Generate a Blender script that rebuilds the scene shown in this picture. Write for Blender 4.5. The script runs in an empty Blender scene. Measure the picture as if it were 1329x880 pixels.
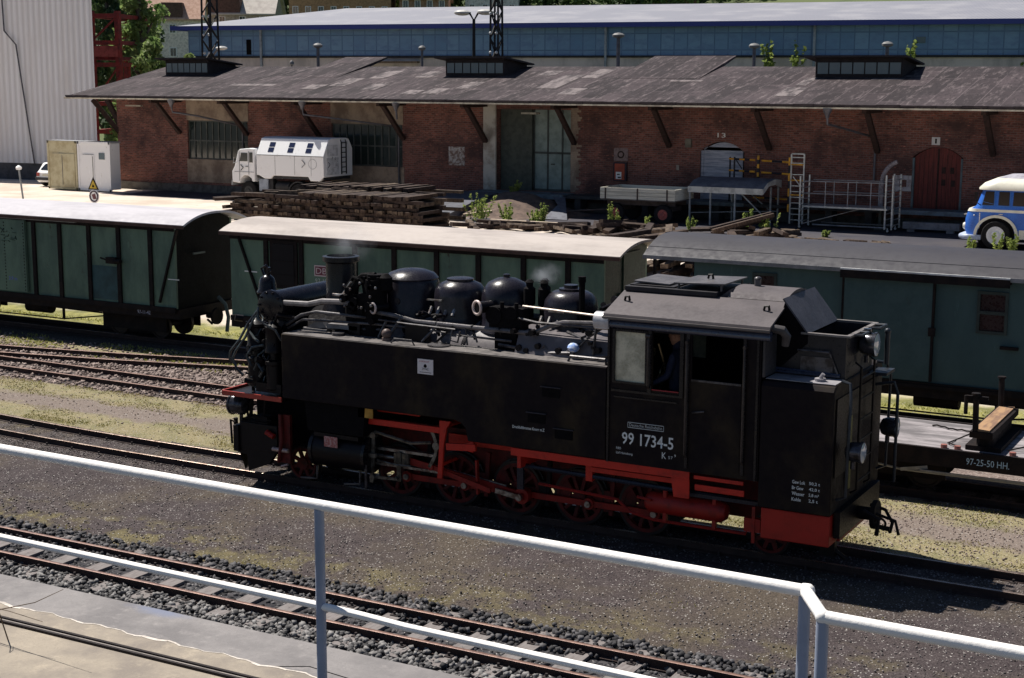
import bpy, math, random
import numpy as np
from mathutils import Vector, Matrix
R=math.radians
PI=math.pi
rng=random.Random(7)
S=bpy.context.scene
COL=S.collection

# ---------------------------------------------------------------- camera
W_,H_=1329,880
CP=(13.94,-19.01,6.215); CY,CPI,CRO,CF=R(28.89),R(9.789),R(.215),1971.4
def cam_axes():
    cy,sy,cp,sp=math.cos(CY),math.sin(CY),math.cos(CPI),math.sin(CPI)
    f=Vector((-sy*cp,cy*cp,-sp)); r=Vector((cy,sy,0)); u=r.cross(f)
    cr,sr=math.cos(CRO),math.sin(CRO)
    return r*cr+u*sr,u*cr-r*sr,f
cd=bpy.data.cameras.new('camera'); cam=bpy.data.objects.new('camera',cd); COL.objects.link(cam)
r_,u_,f_=cam_axes()
cam.matrix_world=Matrix(((r_.x,u_.x,-f_.x,CP[0]),(r_.y,u_.y,-f_.y,CP[1]),(r_.z,u_.z,-f_.z,CP[2]),(0,0,0,1)))
cd.sensor_width=36; cd.sensor_fit='HORIZONTAL'; cd.lens=36*CF/W_; cd.clip_start=.1; cd.clip_end=3000
S.camera=cam
# ---------------------------------------------------------------- light
SUN_EL=R(58.5); SUND=Vector((.60,-.15,-1.0)).normalized()      # the way the light travels
wd=bpy.data.worlds.new('World'); S.world=wd; wd.use_nodes=True
nt=wd.node_tree; bg=nt.nodes['Background']; sk=nt.nodes.new('ShaderNodeTexSky'); sk.sky_type='NISHITA'
sk.sun_disc=False; sk.sun_elevation=SUN_EL; sk.sun_rotation=math.atan2(-SUND.x,-SUND.y)
sk.air_density=.75; sk.dust_density=.15; sk.ozone_density=1.6
nt.links.new(sk.outputs[0],bg.inputs[0]); bg.inputs[1].default_value=.05
sl=bpy.data.lights.new('sun','SUN'); sl.energy=5.0; sl.angle=R(.55); sl.color=(1,.95,.87)
so=bpy.data.objects.new('sun',sl); COL.objects.link(so); so.rotation_euler=(-SUND).to_track_quat('Z','Y').to_euler()
S.view_settings.view_transform='Standard'; S.view_settings.look='None'; S.view_settings.exposure=.5; S.view_settings.gamma=1
S.cycles.max_bounces=6; S.cycles.diffuse_bounces=3; S.cycles.glossy_bounces=3; S.cycles.transmission_bounces=4
S.cycles.caustics_reflective=False; S.cycles.caustics_refractive=False

# ---------------------------------------------------------------- materials
MATS={}
def N(nt,t,**k):
    n=nt.nodes.new(t)
    for a,b in k.items():
        if a.startswith('i_'): n.inputs[int(a[2:])].default_value=b
        else: setattr(n,a,b)
    return n
def mixc(nt,fac,a,b,bt='MIX'):
    m=nt.nodes.new('ShaderNodeMix'); m.data_type='RGBA'; m.blend_type=bt
    for s,v in ((0,fac),(6,a),(7,b)):
        if hasattr(v,'is_output') or isinstance(v,bpy.types.NodeSocket): nt.links.new(v,m.inputs[s])
        else: m.inputs[s].default_value=v if s==0 else (*v[:3],1)
    return m.outputs[2]
def ramp(nt,src,lo,hi):
    m=nt.nodes.new('ShaderNodeMapRange'); nt.links.new(src,m.inputs[0]); m.inputs[1].default_value=lo; m.inputs[2].default_value=hi
    m.interpolation_type='SMOOTHSTEP'; return m.outputs[0]
def noise(nt,vec,scale,detail=4,rough=.6,stretch=None):
    n=nt.nodes.new('ShaderNodeTexNoise'); n.inputs['Scale'].default_value=scale; n.inputs['Detail'].default_value=detail; n.inputs['Roughness'].default_value=rough
    if stretch:
        mp=nt.nodes.new('ShaderNodeMapping'); mp.inputs['Scale'].default_value=stretch; nt.links.new(vec,mp.inputs[0]); vec=mp.outputs[0]
    nt.links.new(vec,n.inputs['Vector']); return n.outputs['Fac']
def base(name):
    m=bpy.data.materials.new(name); m.use_nodes=True; nt=m.node_tree; b=nt.nodes['Principled BSDF']
    tc=nt.nodes.new('ShaderNodeTexCoord'); return m,nt,b,tc.outputs['Object']
def bump(nt,b,h,strength=.3,dist=.02):
    n=nt.nodes.new('ShaderNodeBump'); n.inputs['Strength'].default_value=strength; n.inputs['Distance'].default_value=dist
    nt.links.new(h,n.inputs['Height']); nt.links.new(n.outputs[0],b.inputs['Normal'])
def mat(name,col,rough=.6,metal=0.,col2=None,scale=3.,lo=.4,hi=.65,var=.18,stretch=None,bmp=0,bscale=30,spec=None,rv=.12,rust=None):
    if name in MATS: return MATS[name]
    m,nt,b,v=base(name)
    n1=noise(nt,v,scale,6,.65,stretch); n2=noise(nt,v,scale*9,3)
    c2=col2 or tuple(c*(1-2*var) for c in col)
    c=mixc(nt,ramp(nt,n1,lo,hi),col,c2)
    c=mixc(nt,ramp(nt,n2,.35,.75),c,tuple(x*(1+var) for x in col),'MIX') if var>.25 else c
    if rust:
        c=mixc(nt,ramp(nt,noise(nt,v,3.5,8,.8,(1,1,.45)),.60,.70),c,rust); c=mixc(nt,ramp(nt,noise(nt,v,11,5,.7,(1,1,.2)),.62,.78),c,tuple(x*1.5 for x in col))
    nt.links.new(c,b.inputs['Base Color'])
    mr=nt.nodes.new('ShaderNodeMapRange'); nt.links.new(n2,mr.inputs[0]); mr.inputs[1].default_value=.3; mr.inputs[2].default_value=.7
    mr.inputs[3].default_value=max(.03,rough-rv); mr.inputs[4].default_value=min(1,rough+rv); nt.links.new(mr.outputs[0],b.inputs['Roughness'])
    b.inputs['Metallic'].default_value=metal
    b.inputs['Specular IOR Level'].default_value=.3 if spec is None else spec
    if bmp: bump(nt,b,noise(nt,v,bscale,4),bmp,.02)
    MATS[name]=m; return m
def island(name,c1,c2,rough=.9,c3=None,spec=.2,trans=0):
    if name in MATS: return MATS[name]
    m,nt,b,v=base(name)
    g=nt.nodes.new('ShaderNodeNewGeometry'); r=g.outputs['Random Per Island']
    c=mixc(nt,r,c1,c2)
    if c3:
        c=mixc(nt,ramp(nt,noise(nt,v,.45,3),.45,.62),c,mixc(nt,r,c3,c1))
    nt.links.new(c,b.inputs['Base Color']); b.inputs['Roughness'].default_value=rough; b.inputs['Specular IOR Level'].default_value=spec
    if trans:
        t=nt.nodes.new('ShaderNodeBsdfTranslucent'); nt.links.new(c,t.inputs[0]); mx=nt.nodes.new('ShaderNodeMixShader'); mx.inputs[0].default_value=trans
        o=nt.nodes['Material Output']; nt.links.new(b.outputs[0],mx.inputs[1]); nt.links.new(t.outputs[0],mx.inputs[2]); nt.links.new(mx.outputs[0],o.inputs[0])
    MATS[name]=m; return m
def plain(name,col,rough=.6,metal=0.,spec=.5):
    if name in MATS: return MATS[name]
    m,nt,b,v=base(name); b.inputs['Base Color'].default_value=(*col,1); b.inputs['Roughness'].default_value=rough; b.inputs['Metallic'].default_value=metal
    b.inputs['Specular IOR Level'].default_value=spec; MATS[name]=m; return m
def glass(name,col,rough=.08):
    return plain(name,col,rough,0,.8)

black=mat('black_paint',(.006,.004,.0055),.45,spec=.2,scale=4,rv=.15)
blacktank=mat('tank_paint',(.0075,.0045,.0062),.6,col2=(.036,.025,.014),scale=1.3,lo=.45,hi=.75,spec=.14,stretch=(1,1,.7),bmp=.04,bscale=3)
blackgloss=mat('black_enamel',(.007,.006,.009),.27,scale=5,col2=(.03,.027,.028),lo=.5,hi=.8)
greyed=mat('greyed_black',(.06,.055,.058),.5,col2=(.11,.1,.1),scale=5,lo=.4,hi=.7)  # black in a paler grey tone
jacket=mat('boiler_jacket',(.10,.09,.098),.45,col2=(.17,.15,.155),scale=4,lo=.45,hi=.7)
roofgrey=mat('cab_roof_grey',(.10,.086,.09),.7,col2=(.07,.06,.064),scale=2,lo=.4,hi=.7,bmp=.1,bscale=25)
red=mat('red_paint',(.27,.014,.009),.5,col2=(.09,.009,.007),scale=5,lo=.45,hi=.75)
redshade=mat('red_wheel_shade',(.11,.007,.006),.65,col2=(.03,.005,.004),scale=6,lo=.35,hi=.7)  # darker red for the running gear, its deep shade put into the colour
steel=mat('worn_steel',(.32,.31,.3),.35,.8,col2=(.12,.09,.08),scale=9)
pipe=mat('pipe_steel',(.10,.095,.1),.38,.3,col2=(.03,.025,.025),scale=6)
soot=mat('soot',(.006,.005,.006),.85,spec=.1)
white=plain('white_lettering',(.72,.74,.72),.6)
whitep=mat('white_paint',(.82,.82,.83),.5,col2=(.66,.65,.63),scale=1.5,lo=.55,hi=.9,rust=(.55,.52,.48))
railw=mat('handrail_white',(.88,.85,.82),.65,col2=(.60,.54,.50),scale=6,lo=.62,hi=.78,bmp=.15,bscale=40,spec=.15)
brass=mat('ochre_plate',(.5,.28,.05),.5)
redplate=plain('red_plate',(.45,.05,.05),.5)

# ---------------------------------------------------------------- mesh building
class MB:
    def __init__(s): s.v=[];s.f=[];s.m=[];s.mi=0
    def add(s,vs,fs):
        o=len(s.v); s.v+=[tuple(p) for p in vs]; s.f+=[tuple(i+o for i in f) for f in fs]; s.m+=[s.mi]*len(fs); return s
    def box(s,x0,y0,z0,x1,y1,z1):
        x0,x1=sorted((x0,x1));y0,y1=sorted((y0,y1));z0,z1=sorted((z0,z1))
        return s.add([(x0,y0,z0),(x1,y0,z0),(x1,y1,z0),(x0,y1,z0),(x0,y0,z1),(x1,y0,z1),(x1,y1,z1),(x0,y1,z1)],
          [(0,3,2,1),(4,5,6,7),(0,1,5,4),(1,2,6,5),(2,3,7,6),(3,0,4,7)])
    def obox(s,c,size,rot):
        M=rot if isinstance(rot,Matrix) else Matrix.Rotation(rot,3,'Z')
        h=Vector(size)/2; c=Vector(c)
        vs=[c+M@Vector((a*h.x,b*h.y,d*h.z)) for d in(-1,1) for a,b in((-1,-1),(1,-1),(1,1),(-1,1))]
        return s.add(vs,[(0,3,2,1),(4,5,6,7),(0,1,5,4),(1,2,6,5),(2,3,7,6),(3,0,4,7)])
    def bar(s,p,q,w,h,up=(0,0,1)):
        p=Vector(p);q=Vector(q);d=(q-p);L=d.length;d.normalize();up=Vector(up)
        if abs(d.dot(up))>.98: up=Vector((1,0,0))
        a=d.cross(up).normalized();b=a.cross(d)
        M=Matrix((d,a,b)).transposed(); return s.obox((p+q)/2,(L,w,h),M)
    def cyl(s,p,q,r,r2=None,n=14,cap=True):
        p=Vector(p);q=Vector(q);r2=r if r2 is None else r2
        d=(q-p).normalized(); a=d.orthogonal().normalized(); b=d.cross(a)
        vs=[];
        for c,rr in((p,r),(q,r2)):
            for i in range(n):
                t=2*PI*i/n; vs.append(c+(a*math.cos(t)+b*math.sin(t))*rr)
        fs=[(i,(i+1)%n,n+(i+1)%n,n+i) for i in range(n)]
        if cap: fs+=[tuple(range(n-1,-1,-1)),tuple(range(n,2*n))]
        return s.add(vs,fs)
    def tube(s,pts,r,n=8,closed=False):
        P=[Vector(p) for p in pts]; k=len(P); vs=[];fs=[]; a=None
        for i,p in enumerate(P):
            if closed: d=P[(i+1)%k]-P[i-1]
            else: d=(P[min(i+1,k-1)]-P[max(i-1,0)])
            d.normalize()
            if a is None: a=d.orthogonal().normalized()
            a=(a-d*a.dot(d)).normalized(); b=d.cross(a); rr=r[i] if isinstance(r,(list,tuple)) else r
            vs+=[p+(a*math.cos(2*PI*j/n)+b*math.sin(2*PI*j/n))*rr for j in range(n)]
        for i in range(k if closed else k-1):
            i2=(i+1)%k
            fs+=[(i*n+j,i*n+(j+1)%n,i2*n+(j+1)%n,i2*n+j) for j in range(n)]
        if not closed: fs+=[tuple(range(n-1,-1,-1)),tuple(range((k-1)*n,k*n))]
        return s.add(vs,fs)
    def lathe(s,c,prof,n=28,axis='z'):
        vs=[];fs=[];c=Vector(c)
        for (rr,h) in prof:
            for j in range(n):
                t=2*PI*j/n; x,y=rr*math.cos(t),rr*math.sin(t)
                p={'z':(x,y,h),'x':(h,x,y),'y':(x,h,y)}[axis]
                vs.append(c+Vector(p))
        k=len(prof)
        fs=[(i*n+j,i*n+(j+1)%n,(i+1)*n+(j+1)%n,(i+1)*n+j) for i in range(k-1) for j in range(n)]
        fs+=[tuple(range(n-1,-1,-1)),tuple(range((k-1)*n,k*n))]
        if axis=='y': fs=[f[::-1] for f in fs]
        return s.add(vs,fs)
    def prism(s,poly,a,b,plane='xz'):
        n=len(poly)
        def P(u,v,d): return {'xz':(u,d,v),'yz':(d,u,v),'xy':(u,v,d)}[plane]
        vs=[P(u,v,a) for u,v in poly]+[P(u,v,b) for u,v in poly]
        fs=[tuple(range(n)),tuple(range(2*n-1,n-1,-1))]+[(i,n+i,n+(i+1)%n,(i+1)%n) for i in range(n)]
        ar=sum(poly[i][0]*poly[(i+1)%n][1]-poly[(i+1)%n][0]*poly[i][1] for i in range(n))
        flip=(ar<0)^(b<a)^(plane!='xz')
        if flip: fs=[f[::-1] for f in fs]
        return s.add(vs,fs)
    def sphere(s,c,r,n=12,sz=1.):
        pr=[(max(1e-4,r*math.sin(PI*i/(n//2+1))),-r*sz*math.cos(PI*i/(n//2+1))) for i in range(n//2+2)]
        return s.lathe(c,pr,n)
    def ring(s,c,axis,Rr,r,n=24,m=8):
        c=Vector(c);d=Vector(axis).normalized();a=d.orthogonal().normalized();b=d.cross(a)
        return s.tube([c+(a*math.cos(2*PI*i/n)+b*math.sin(2*PI*i/n))*Rr for i in range(n)],r,m,True)
    def build(s,name,mats,parent=None,bevel=0,smooth=35):
        me=bpy.data.meshes.new(name)
        off=Vector((0,0,0)); p=parent
        while p: off+=p.location; p=p.parent
        v=np.array(s.v,dtype=np.float64)-np.array(off)
        me.from_pydata(v.tolist(),[],s.f)
        for m in (mats if isinstance(mats,(list,tuple)) else [mats]): me.materials.append(m)
        if any(s.m): me.polygons.foreach_set('material_index',s.m)
        me.update()
        if smooth:
            me.polygons.foreach_set('use_smooth',[True]*len(me.polygons)); me.set_sharp_from_angle(angle=R(smooth))
        o=bpy.data.objects.new(name,me); COL.objects.link(o)
        if parent: o.parent=parent
        if bevel:
            b=o.modifiers.new('bevel','BEVEL'); b.width=bevel; b.segments=2; b.limit_method='ANGLE'; b.angle_limit=R(40)
        return o
def B(): return MB()
def tag(o,label=None,cat=None,group=None,kind=None):
    if label: o['label']=label
    if cat: o['category']=cat
    if group: o['group']=group
    if kind: o['kind']=kind
    return o
def thing(name,label,cat,loc=(0,0,0),group=None):
    o=bpy.data.objects.new(name,None); o.empty_display_size=.2; COL.objects.link(o); o.location=loc
    return tag(o,label,cat,group)
def solo(name,mb,m,label,cat,loc,group=None,bevel=0,smooth=35):
    o=mb.build(name,m,None,bevel,smooth)
    L=Vector(loc); o.data.transform(Matrix.Translation(-L)); o.location=L
    return tag(o,label,cat,group)
def struct(name,mb,m,smooth=0): 
    o=mb.build(name,m,None,0,smooth); o['kind']='structure'; return o
def copy_tree(o,parent=None,first=True):
    c=o.copy(); COL.objects.link(c)
    if parent: c.parent=parent
    for ch in [x for x in o.children]: copy_tree(ch,c)
    return c
def text(name,s,x0,z0,w,h,y,m,parent,bold=False):
    """lettering on a face that looks to -y; x0,z0 lower left corner, w,h size in metres"""
    cu=bpy.data.curves.new('t','FONT'); cu.body=s; cu.resolution_u=2; cu.fill_mode='FRONT'; cu.offset=.013 if bold else 0
    ob=bpy.data.objects.new('t',cu); COL.objects.link(ob)
    dg=bpy.context.evaluated_depsgraph_get(); me=bpy.data.meshes.new_from_object(ob.evaluated_get(dg)); COL.objects.unlink(ob); bpy.data.objects.remove(ob)
    co=np.zeros(len(me.vertices)*3); me.vertices.foreach_get('co',co); co=co.reshape(-1,3)
    lo=co.min(0);hi=co.max(0); k=h/(hi[1]-lo[1]); kx=w/(hi[0]-lo[0])
    off=Vector((0,0,0)); p=parent
    while p: off+=p.location; p=p.parent
    n=np.stack([x0+(co[:,0]-lo[0])*kx-off.x,np.full(len(co),y-off.y),z0+(co[:,1]-lo[1])*k-off.z],1)
    me.vertices.foreach_set('co',n.ravel()); me.materials.clear(); me.materials.append(m); me.update()
    o=bpy.data.objects.new(name,me); COL.objects.link(o); o.parent=parent; return o
def holes_panel(mb,x0,x1,z0,z1,y0,y1,holes,plane='xz'):
    """flat panel with rectangular openings, built of boxes; plane 'xz' (thickness y) or 'yz' (thickness x)"""
    zs=sorted({z0,z1,*[h[2] for h in holes],*[h[3] for h in holes]})
    for a,b in zip(zs,zs[1:]):
        cuts=sorted([(h[0],h[1]) for h in holes if h[2]<b-1e-6 and h[3]>a+1e-6])
        x=x0
        for c,d in cuts+[(x1,x1)]:
            if c>x+1e-6: (mb.box(x,y0,a,c,y1,b) if plane=='xz' else mb.box(y0,x,a,y1,c,b))
            x=max(x,d)
def fast_mesh(name,verts,faces_n,nv,mats,kind='stuff',label=None,cat=None,smooth=False):
    """verts (n,k,3) n islands with k verts; faces_n template"""
    n,k,_=verts.shape
    F=np.array(faces_n); idx=(np.arange(n)[:,None,None]*k+F[None]).reshape(-1)
    me=bpy.data.meshes.new(name); me.vertices.add(n*k); me.vertices.foreach_set('co',verts.reshape(-1).astype(np.float32))
    nf=n*len(F); L=F.shape[1]; me.loops.add(nf*L); me.loops.foreach_set('vertex_index',idx.astype(np.int32))
    me.polygons.add(nf); me.polygons.foreach_set('loop_start',(np.arange(nf)*L).astype(np.int32)); 
    try: me.polygons.foreach_set('loop_total',np.full(nf,L,dtype=np.int32))
    except Exception: pass
    me.materials.append(mats); me.update(calc_edges=True); me.validate()
    o=bpy.data.objects.new(name,me); COL.objects.link(o)
    return tag(o,label,cat,None,kind)
RG=np.random.default_rng(5)
CUBE=np.array([(-1,-1,-1),(1,-1,-1),(1,1,-1),(-1,1,-1),(-1,-1,1),(1,-1,1),(1,1,1),(-1,1,1)],float)*.5
CF_=[(0,3,2,1),(4,5,6,7),(0,1,5,4),(1,2,6,5),(2,3,7,6),(3,0,4,7)]
def rotm(n,flat=1.):
    a=RG.uniform(0,2*PI,n);b=RG.normal(0,.5*flat,n);c=RG.normal(0,.5*flat,n)
    ca,sa,cb,sb,cc,sc=np.cos(a),np.sin(a),np.cos(b),np.sin(b),np.cos(c),np.sin(c);z=np.zeros(n);o=np.ones(n)
    Z=np.stack([ca,-sa,z,sa,ca,z,z,z,o],1).reshape(n,3,3);X=np.stack([o,z,z,z,cb,-sb,z,sb,cb],1).reshape(n,3,3);Y=np.stack([cc,z,sc,z,o,z,-sc,z,cc],1).reshape(n,3,3)
    return Z@X@Y
def stones(name,pts,smin,smax,m,label,cat='ballast'):
    n=len(pts); s=RG.uniform(smin,smax,(n,1,1))*RG.uniform(.6,1.25,(n,1,3))
    v=CUBE[None]*s*RG.uniform(.6,1.1,(n,8,3)); v=np.einsum('nij,nkj->nki',rotm(n),v)+pts[:,None,:]
    return fast_mesh(name,v,CF_,8,m,'stuff',label,cat)
def grass(name,pts,h,m,label,cat='grass',w=.012):
    n=len(pts); a=RG.uniform(0,2*PI,n); hh=h*RG.uniform(.4,1.3,n); lean=RG.normal(0,.45,(n,2))*hh[:,None]
    d=np.stack([np.cos(a)*w,np.sin(a)*w,np.zeros(n)],1)*RG.uniform(.6,1.6,(n,1))
    tip=pts+np.concatenate([lean,hh[:,None]],1)
    v=np.stack([pts-d,pts+d,tip],1)
    return fast_mesh(name,v,[(0,1,2)],3,m,'stuff',label,cat)
from mathutils import noise as mn
def field(x0,x1,y0,y1,n,z,thr=None,sc=.8,seed=0.,zf=None):
    """random ground points, kept where a noise field is above thr"""
    x=RG.uniform(x0,x1,n);y=RG.uniform(y0,y1,n)
    if thr is not None:
        k=np.array([mn.noise((a*sc+seed,b*sc*1.6,seed))+.25*mn.noise((a*sc*5,b*sc*5,seed+3)) for a,b in zip(x,y)])>thr; x=x[k];y=y[k]
    zz=np.full(len(x),z) if zf is None else zf(x,y)
    return np.stack([x,y,zz],1)

# ================================================================ SETTING
def ground_mat():
    m,nt,b,v=base('ground_mix'); sx=nt.nodes.new('ShaderNodeSeparateXYZ'); nt.links.new(v,sx.inputs[0]); X,Y=sx.outputs[0],sx.outputs[1]
    def M(op,a,c,clamp=False):
        n=nt.nodes.new('ShaderNodeMath'); n.operation=op; n.use_clamp=clamp
        for i,q in enumerate((a,c)):
            if isinstance(q,bpy.types.NodeSocket): nt.links.new(q,n.inputs[i])
            else: n.inputs[i].default_value=q
        return n.outputs[0]
    wob=M('MULTIPLY',M('SUBTRACT',noise(nt,v,.9,6,.65),.5),1.6)
    Yw=M('ADD',Y,wob); big=noise(nt,v,.35,5,.6); med=noise(nt,v,2.2,6,.65); fine=noise(nt,v,28,3,.6)
    vo=nt.nodes.new('ShaderNodeTexVoronoi'); vo.inputs['Scale'].default_value=26; nt.links.new(v,vo.inputs['Vector'])
    sv=nt.nodes.new('ShaderNodeSeparateColor'); nt.links.new(vo.outputs['Color'],sv.inputs[0]); cell=sv.outputs[0]
    v2=nt.nodes.new('ShaderNodeTexVoronoi'); v2.inputs['Scale'].default_value=70; nt.links.new(v,v2.inputs['Vector']); s2v=nt.nodes.new('ShaderNodeSeparateColor'); nt.links.new(v2.outputs['Color'],s2v.inputs[0]); cl2=s2v.outputs[1]
    cinder=mixc(nt,cl2,(.034,.027,.028),(.098,.080,.080)); cinder=mixc(nt,ramp(nt,med,.35,.7),cinder,mixc(nt,cl2,(.026,.02,.022),(.068,.055,.056)))
    cinder=mixc(nt,ramp(nt,big,.45,.62),cinder,mixc(nt,cl2,(.045,.037,.03),(.112,.09,.072)))
    moss=mixc(nt,cl2,(.08,.07,.04),(.18,.15,.08))
    balD=mixc(nt,cell,(.02,.02,.024),(.07,.066,.07))
    straw=mixc(nt,ramp(nt,med,.4,.65),(.25,.21,.12),(.17,.16,.08)); straw=mixc(nt,ramp(nt,cl2,.5,1.),straw,(.29,.25,.16)); straw=mixc(nt,ramp(nt,cl2,.3,0.),straw,(.10,.09,.05))
    path=mixc(nt,ramp(nt,fine,.4,.6),(.2,.16,.145),(.15,.12,.11))
    balP=mixc(nt,cell,(.1,.075,.07),(.26,.21,.19))
    green=mixc(nt,ramp(nt,med,.35,.65),(.30,.28,.10),(.15,.15,.06)); green=mixc(nt,ramp(nt,Yw,9.6,9.0),green,mixc(nt,cl2,(.03,.026,.024),(.1,.085,.075)))  # darker below the wagons: their shadow is put into the ground colour
    sand=mixc(nt,ramp(nt,big,.4,.65),(.66,.57,.49),(.50,.42,.35)); sand=mixc(nt,ramp(nt,med,.55,.8),sand,(.38,.33,.27))
    dark_yard=mixc(nt,ramp(nt,big,.35,.6),(.05,.05,.065),(.075,.07,.078))
    c=balD
    def step(e,w,col):
        nonlocal c
        c=mixc(nt,ramp(nt,Yw,e-w,e+w),c,col)
    step(-4.05,.16,cinder)
    # moss patches along the near edge of the cinder path, towards the left
    e=M('MULTIPLY',ramp(nt,Yw,-4.3,-3.9),M('SUBTRACT',1,ramp(nt,Yw,-3.5,-2.9)))
    c=mixc(nt,M('MULTIPLY',M('MULTIPLY',e,ramp(nt,med,.46,.62)),M('SUBTRACT',1,M('MULTIPLY',ramp(nt,X,-1,9),.55))),c,moss)
    step(.75,.2,straw); 
    p=M('MULTIPLY',ramp(nt,Yw,1.5,1.9),M('SUBTRACT',1,ramp(nt,Yw,2.3,2.8))); c=mixc(nt,M('MULTIPLY',p,.9),c,path)
    step(3.45,.2,balP); step(6.3,.5,straw); step(7.3,.3,green); step(10.8,.4,sand)
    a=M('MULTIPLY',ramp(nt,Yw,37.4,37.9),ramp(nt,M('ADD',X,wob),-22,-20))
    a2=M('MULTIPLY',ramp(nt,Yw,40.9,41.4),ramp(nt,M('ADD',X,wob),-44,-43)); a=M('MAXIMUM',a,a2)  # same dark tone carried on before the shed's left wall
    c=mixc(nt,a,c,dark_yard)
    far=ramp(nt,Y,60,75); c=mixc(nt,far,c,(.1,.12,.05))
    # pale chips lying about
    ch=M('MULTIPLY',ramp(nt,cell,.93,.94),M('SUBTRACT',1,ramp(nt,vo.outputs['Distance'],.012,.02))); c=mixc(nt,ch,c,(.45,.42,.38))
    ch2=M('MULTIPLY',ramp(nt,cl2,.975,.98),M('SUBTRACT',1,ramp(nt,Y,10,11))); c=mixc(nt,ch2,c,(.36,.34,.32))
    nt.links.new(c,b.inputs['Base Color']); b.inputs['Roughness'].default_value=.95; b.inputs['Specular IOR Level'].default_value=.15
    bump(nt,b,M('ADD',M('MULTIPLY',cell,.5),fine),.6,.02); return m
prof=[(-80,-.13),(-5.9,-.13),(-4.0,-.13),(-3.5,-.07),(-1.1,-.06),(-.75,-.12),(.85,-.12),(1.2,-.08),(3.3,-.08),(3.6,-.12),(9.7,-.12),(10.4,-.03),(11,0),(60,0),(95,0),(700,0)]
g=B(); xs=[-600,-60,-30,-10,0,10,30,60,600]
vs=[(x,y,z) for x in xs for y,z in prof]; n=len(prof)
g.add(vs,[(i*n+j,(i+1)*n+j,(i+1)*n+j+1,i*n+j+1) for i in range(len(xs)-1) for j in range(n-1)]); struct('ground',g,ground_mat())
def gz(x,y): return np.interp(y,[p[0] for p in prof],[p[1] for p in prof])

# platform in the foreground
def plat_mat(name,c1,c2,c3,blue=False):
    m,nt,b,v=base(name); a=noise(nt,v,.8,7,.7); d=noise(nt,v,4,6,.7); f=noise(nt,v,45,3)
    c=mixc(nt,ramp(nt,a,.38,.62),c1,c2); c=mixc(nt,ramp(nt,d,.5,.75),c,c3); c=mixc(nt,ramp(nt,f,.45,.8),c,tuple(x*.8 for x in c1))
    if blue:
        mp=nt.nodes.new('ShaderNodeMapping'); mp.inputs['Location'].default_value=(-2.05*1.6,6.02*5,0); mp.inputs['Scale'].default_value=(1.6,5,1); nt.links.new(v,mp.inputs[0])
        ln=nt.nodes.new('ShaderNodeVectorMath'); ln.operation='LENGTH'; nt.links.new(mp.outputs[0],ln.inputs[0])
        mu=nt.nodes.new('ShaderNodeMath'); mu.operation='ADD'; nt.links.new(ln.outputs['Value'],mu.inputs[0]); nt.links.new(d,mu.inputs[1])
        k=nt.nodes.new('ShaderNodeMath'); k.operation='SUBTRACT'; k.inputs[0].default_value=1; nt.links.new(ramp(nt,mu.outputs[0],.6,1.5),k.inputs[1])
        k2=nt.nodes.new('ShaderNodeMath'); k2.operation='MULTIPLY'; k2.inputs[1].default_value=.6; nt.links.new(k.outputs[0],k2.inputs[0]); c=mixc(nt,k2.outputs[0],c,(.13,.165,.27))
    nt.links.new(c,b.inputs['Base Color']); b.inputs['Roughness'].default_value=.9; bump(nt,b,f,.25,.01); return m
pa=B(); pa.box(-40,-6.86,-.13,30,-5.98,-.012); struct('platform',pa,plat_mat('platform_grey',(.225,.21,.208),(.15,.14,.142),(.27,.25,.245),True))
E1=[(x,-6.865+.02*math.sin(x*7.1)+.018*math.sin(x*17.3+1)) for x in np.arange(-40,30,.11)]
pb=B(); pb.prism([(x,y) for x,y in E1]+[(30,-11),(-40,-11)],-.12,.055,'xy'); struct('platform_top',pb,plat_mat('platform_beige',(.31,.265,.21),(.20,.17,.145),(.37,.315,.245)))
we=B()
for i,(x,y) in enumerate(E1[:-1]):
    t=.012+.05*max(0,mn.noise((x*1.3,0,0))+.25)*(1 if i%5 else .6)
    x2,y2=E1[i+1]; we.add([(x,y+.002,.03),(x2,y2+.002,.03),(x2,y2-t,.0585),(x,y-t,.0585),(x,y+.002,.0585),(x2,y2+.002,.0585)],[(3,2,5,4),(4,5,1,0)])
struct('platform_edge',we,mat('worn_edge',(.62,.56,.5),.8,scale=8))
# two dark bars with a pale strip between, along the platform top
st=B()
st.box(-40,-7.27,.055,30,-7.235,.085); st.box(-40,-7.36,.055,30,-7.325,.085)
es=thing('platform_strip','dark double strip with pale middle running along the beige platform','edging',(0,-7.3,.055))
st.build('strip',mat('strip_dark',(.02,.014,.014),.8,scale=5),es)
s2=B(); s2.box(-40,-7.325,.055,30,-7.27,.066); s2.build('strip_middle',mat('strip_middle_grey',(.3,.27,.25),.8),es)
cr=B(); pts=[(4.6+.55*i,-6.55+.1*mn.noise((i*1.7,3,1))-.045*i,-.0085) for i in range(9)]
for p,q in zip(pts,pts[1:]): cr.bar(p,q,.012,.002)
cr.bar(pts[0],(4.25,-6.75,-.0085),.012,.002); struct('platform_joint',cr,soot)

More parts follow.
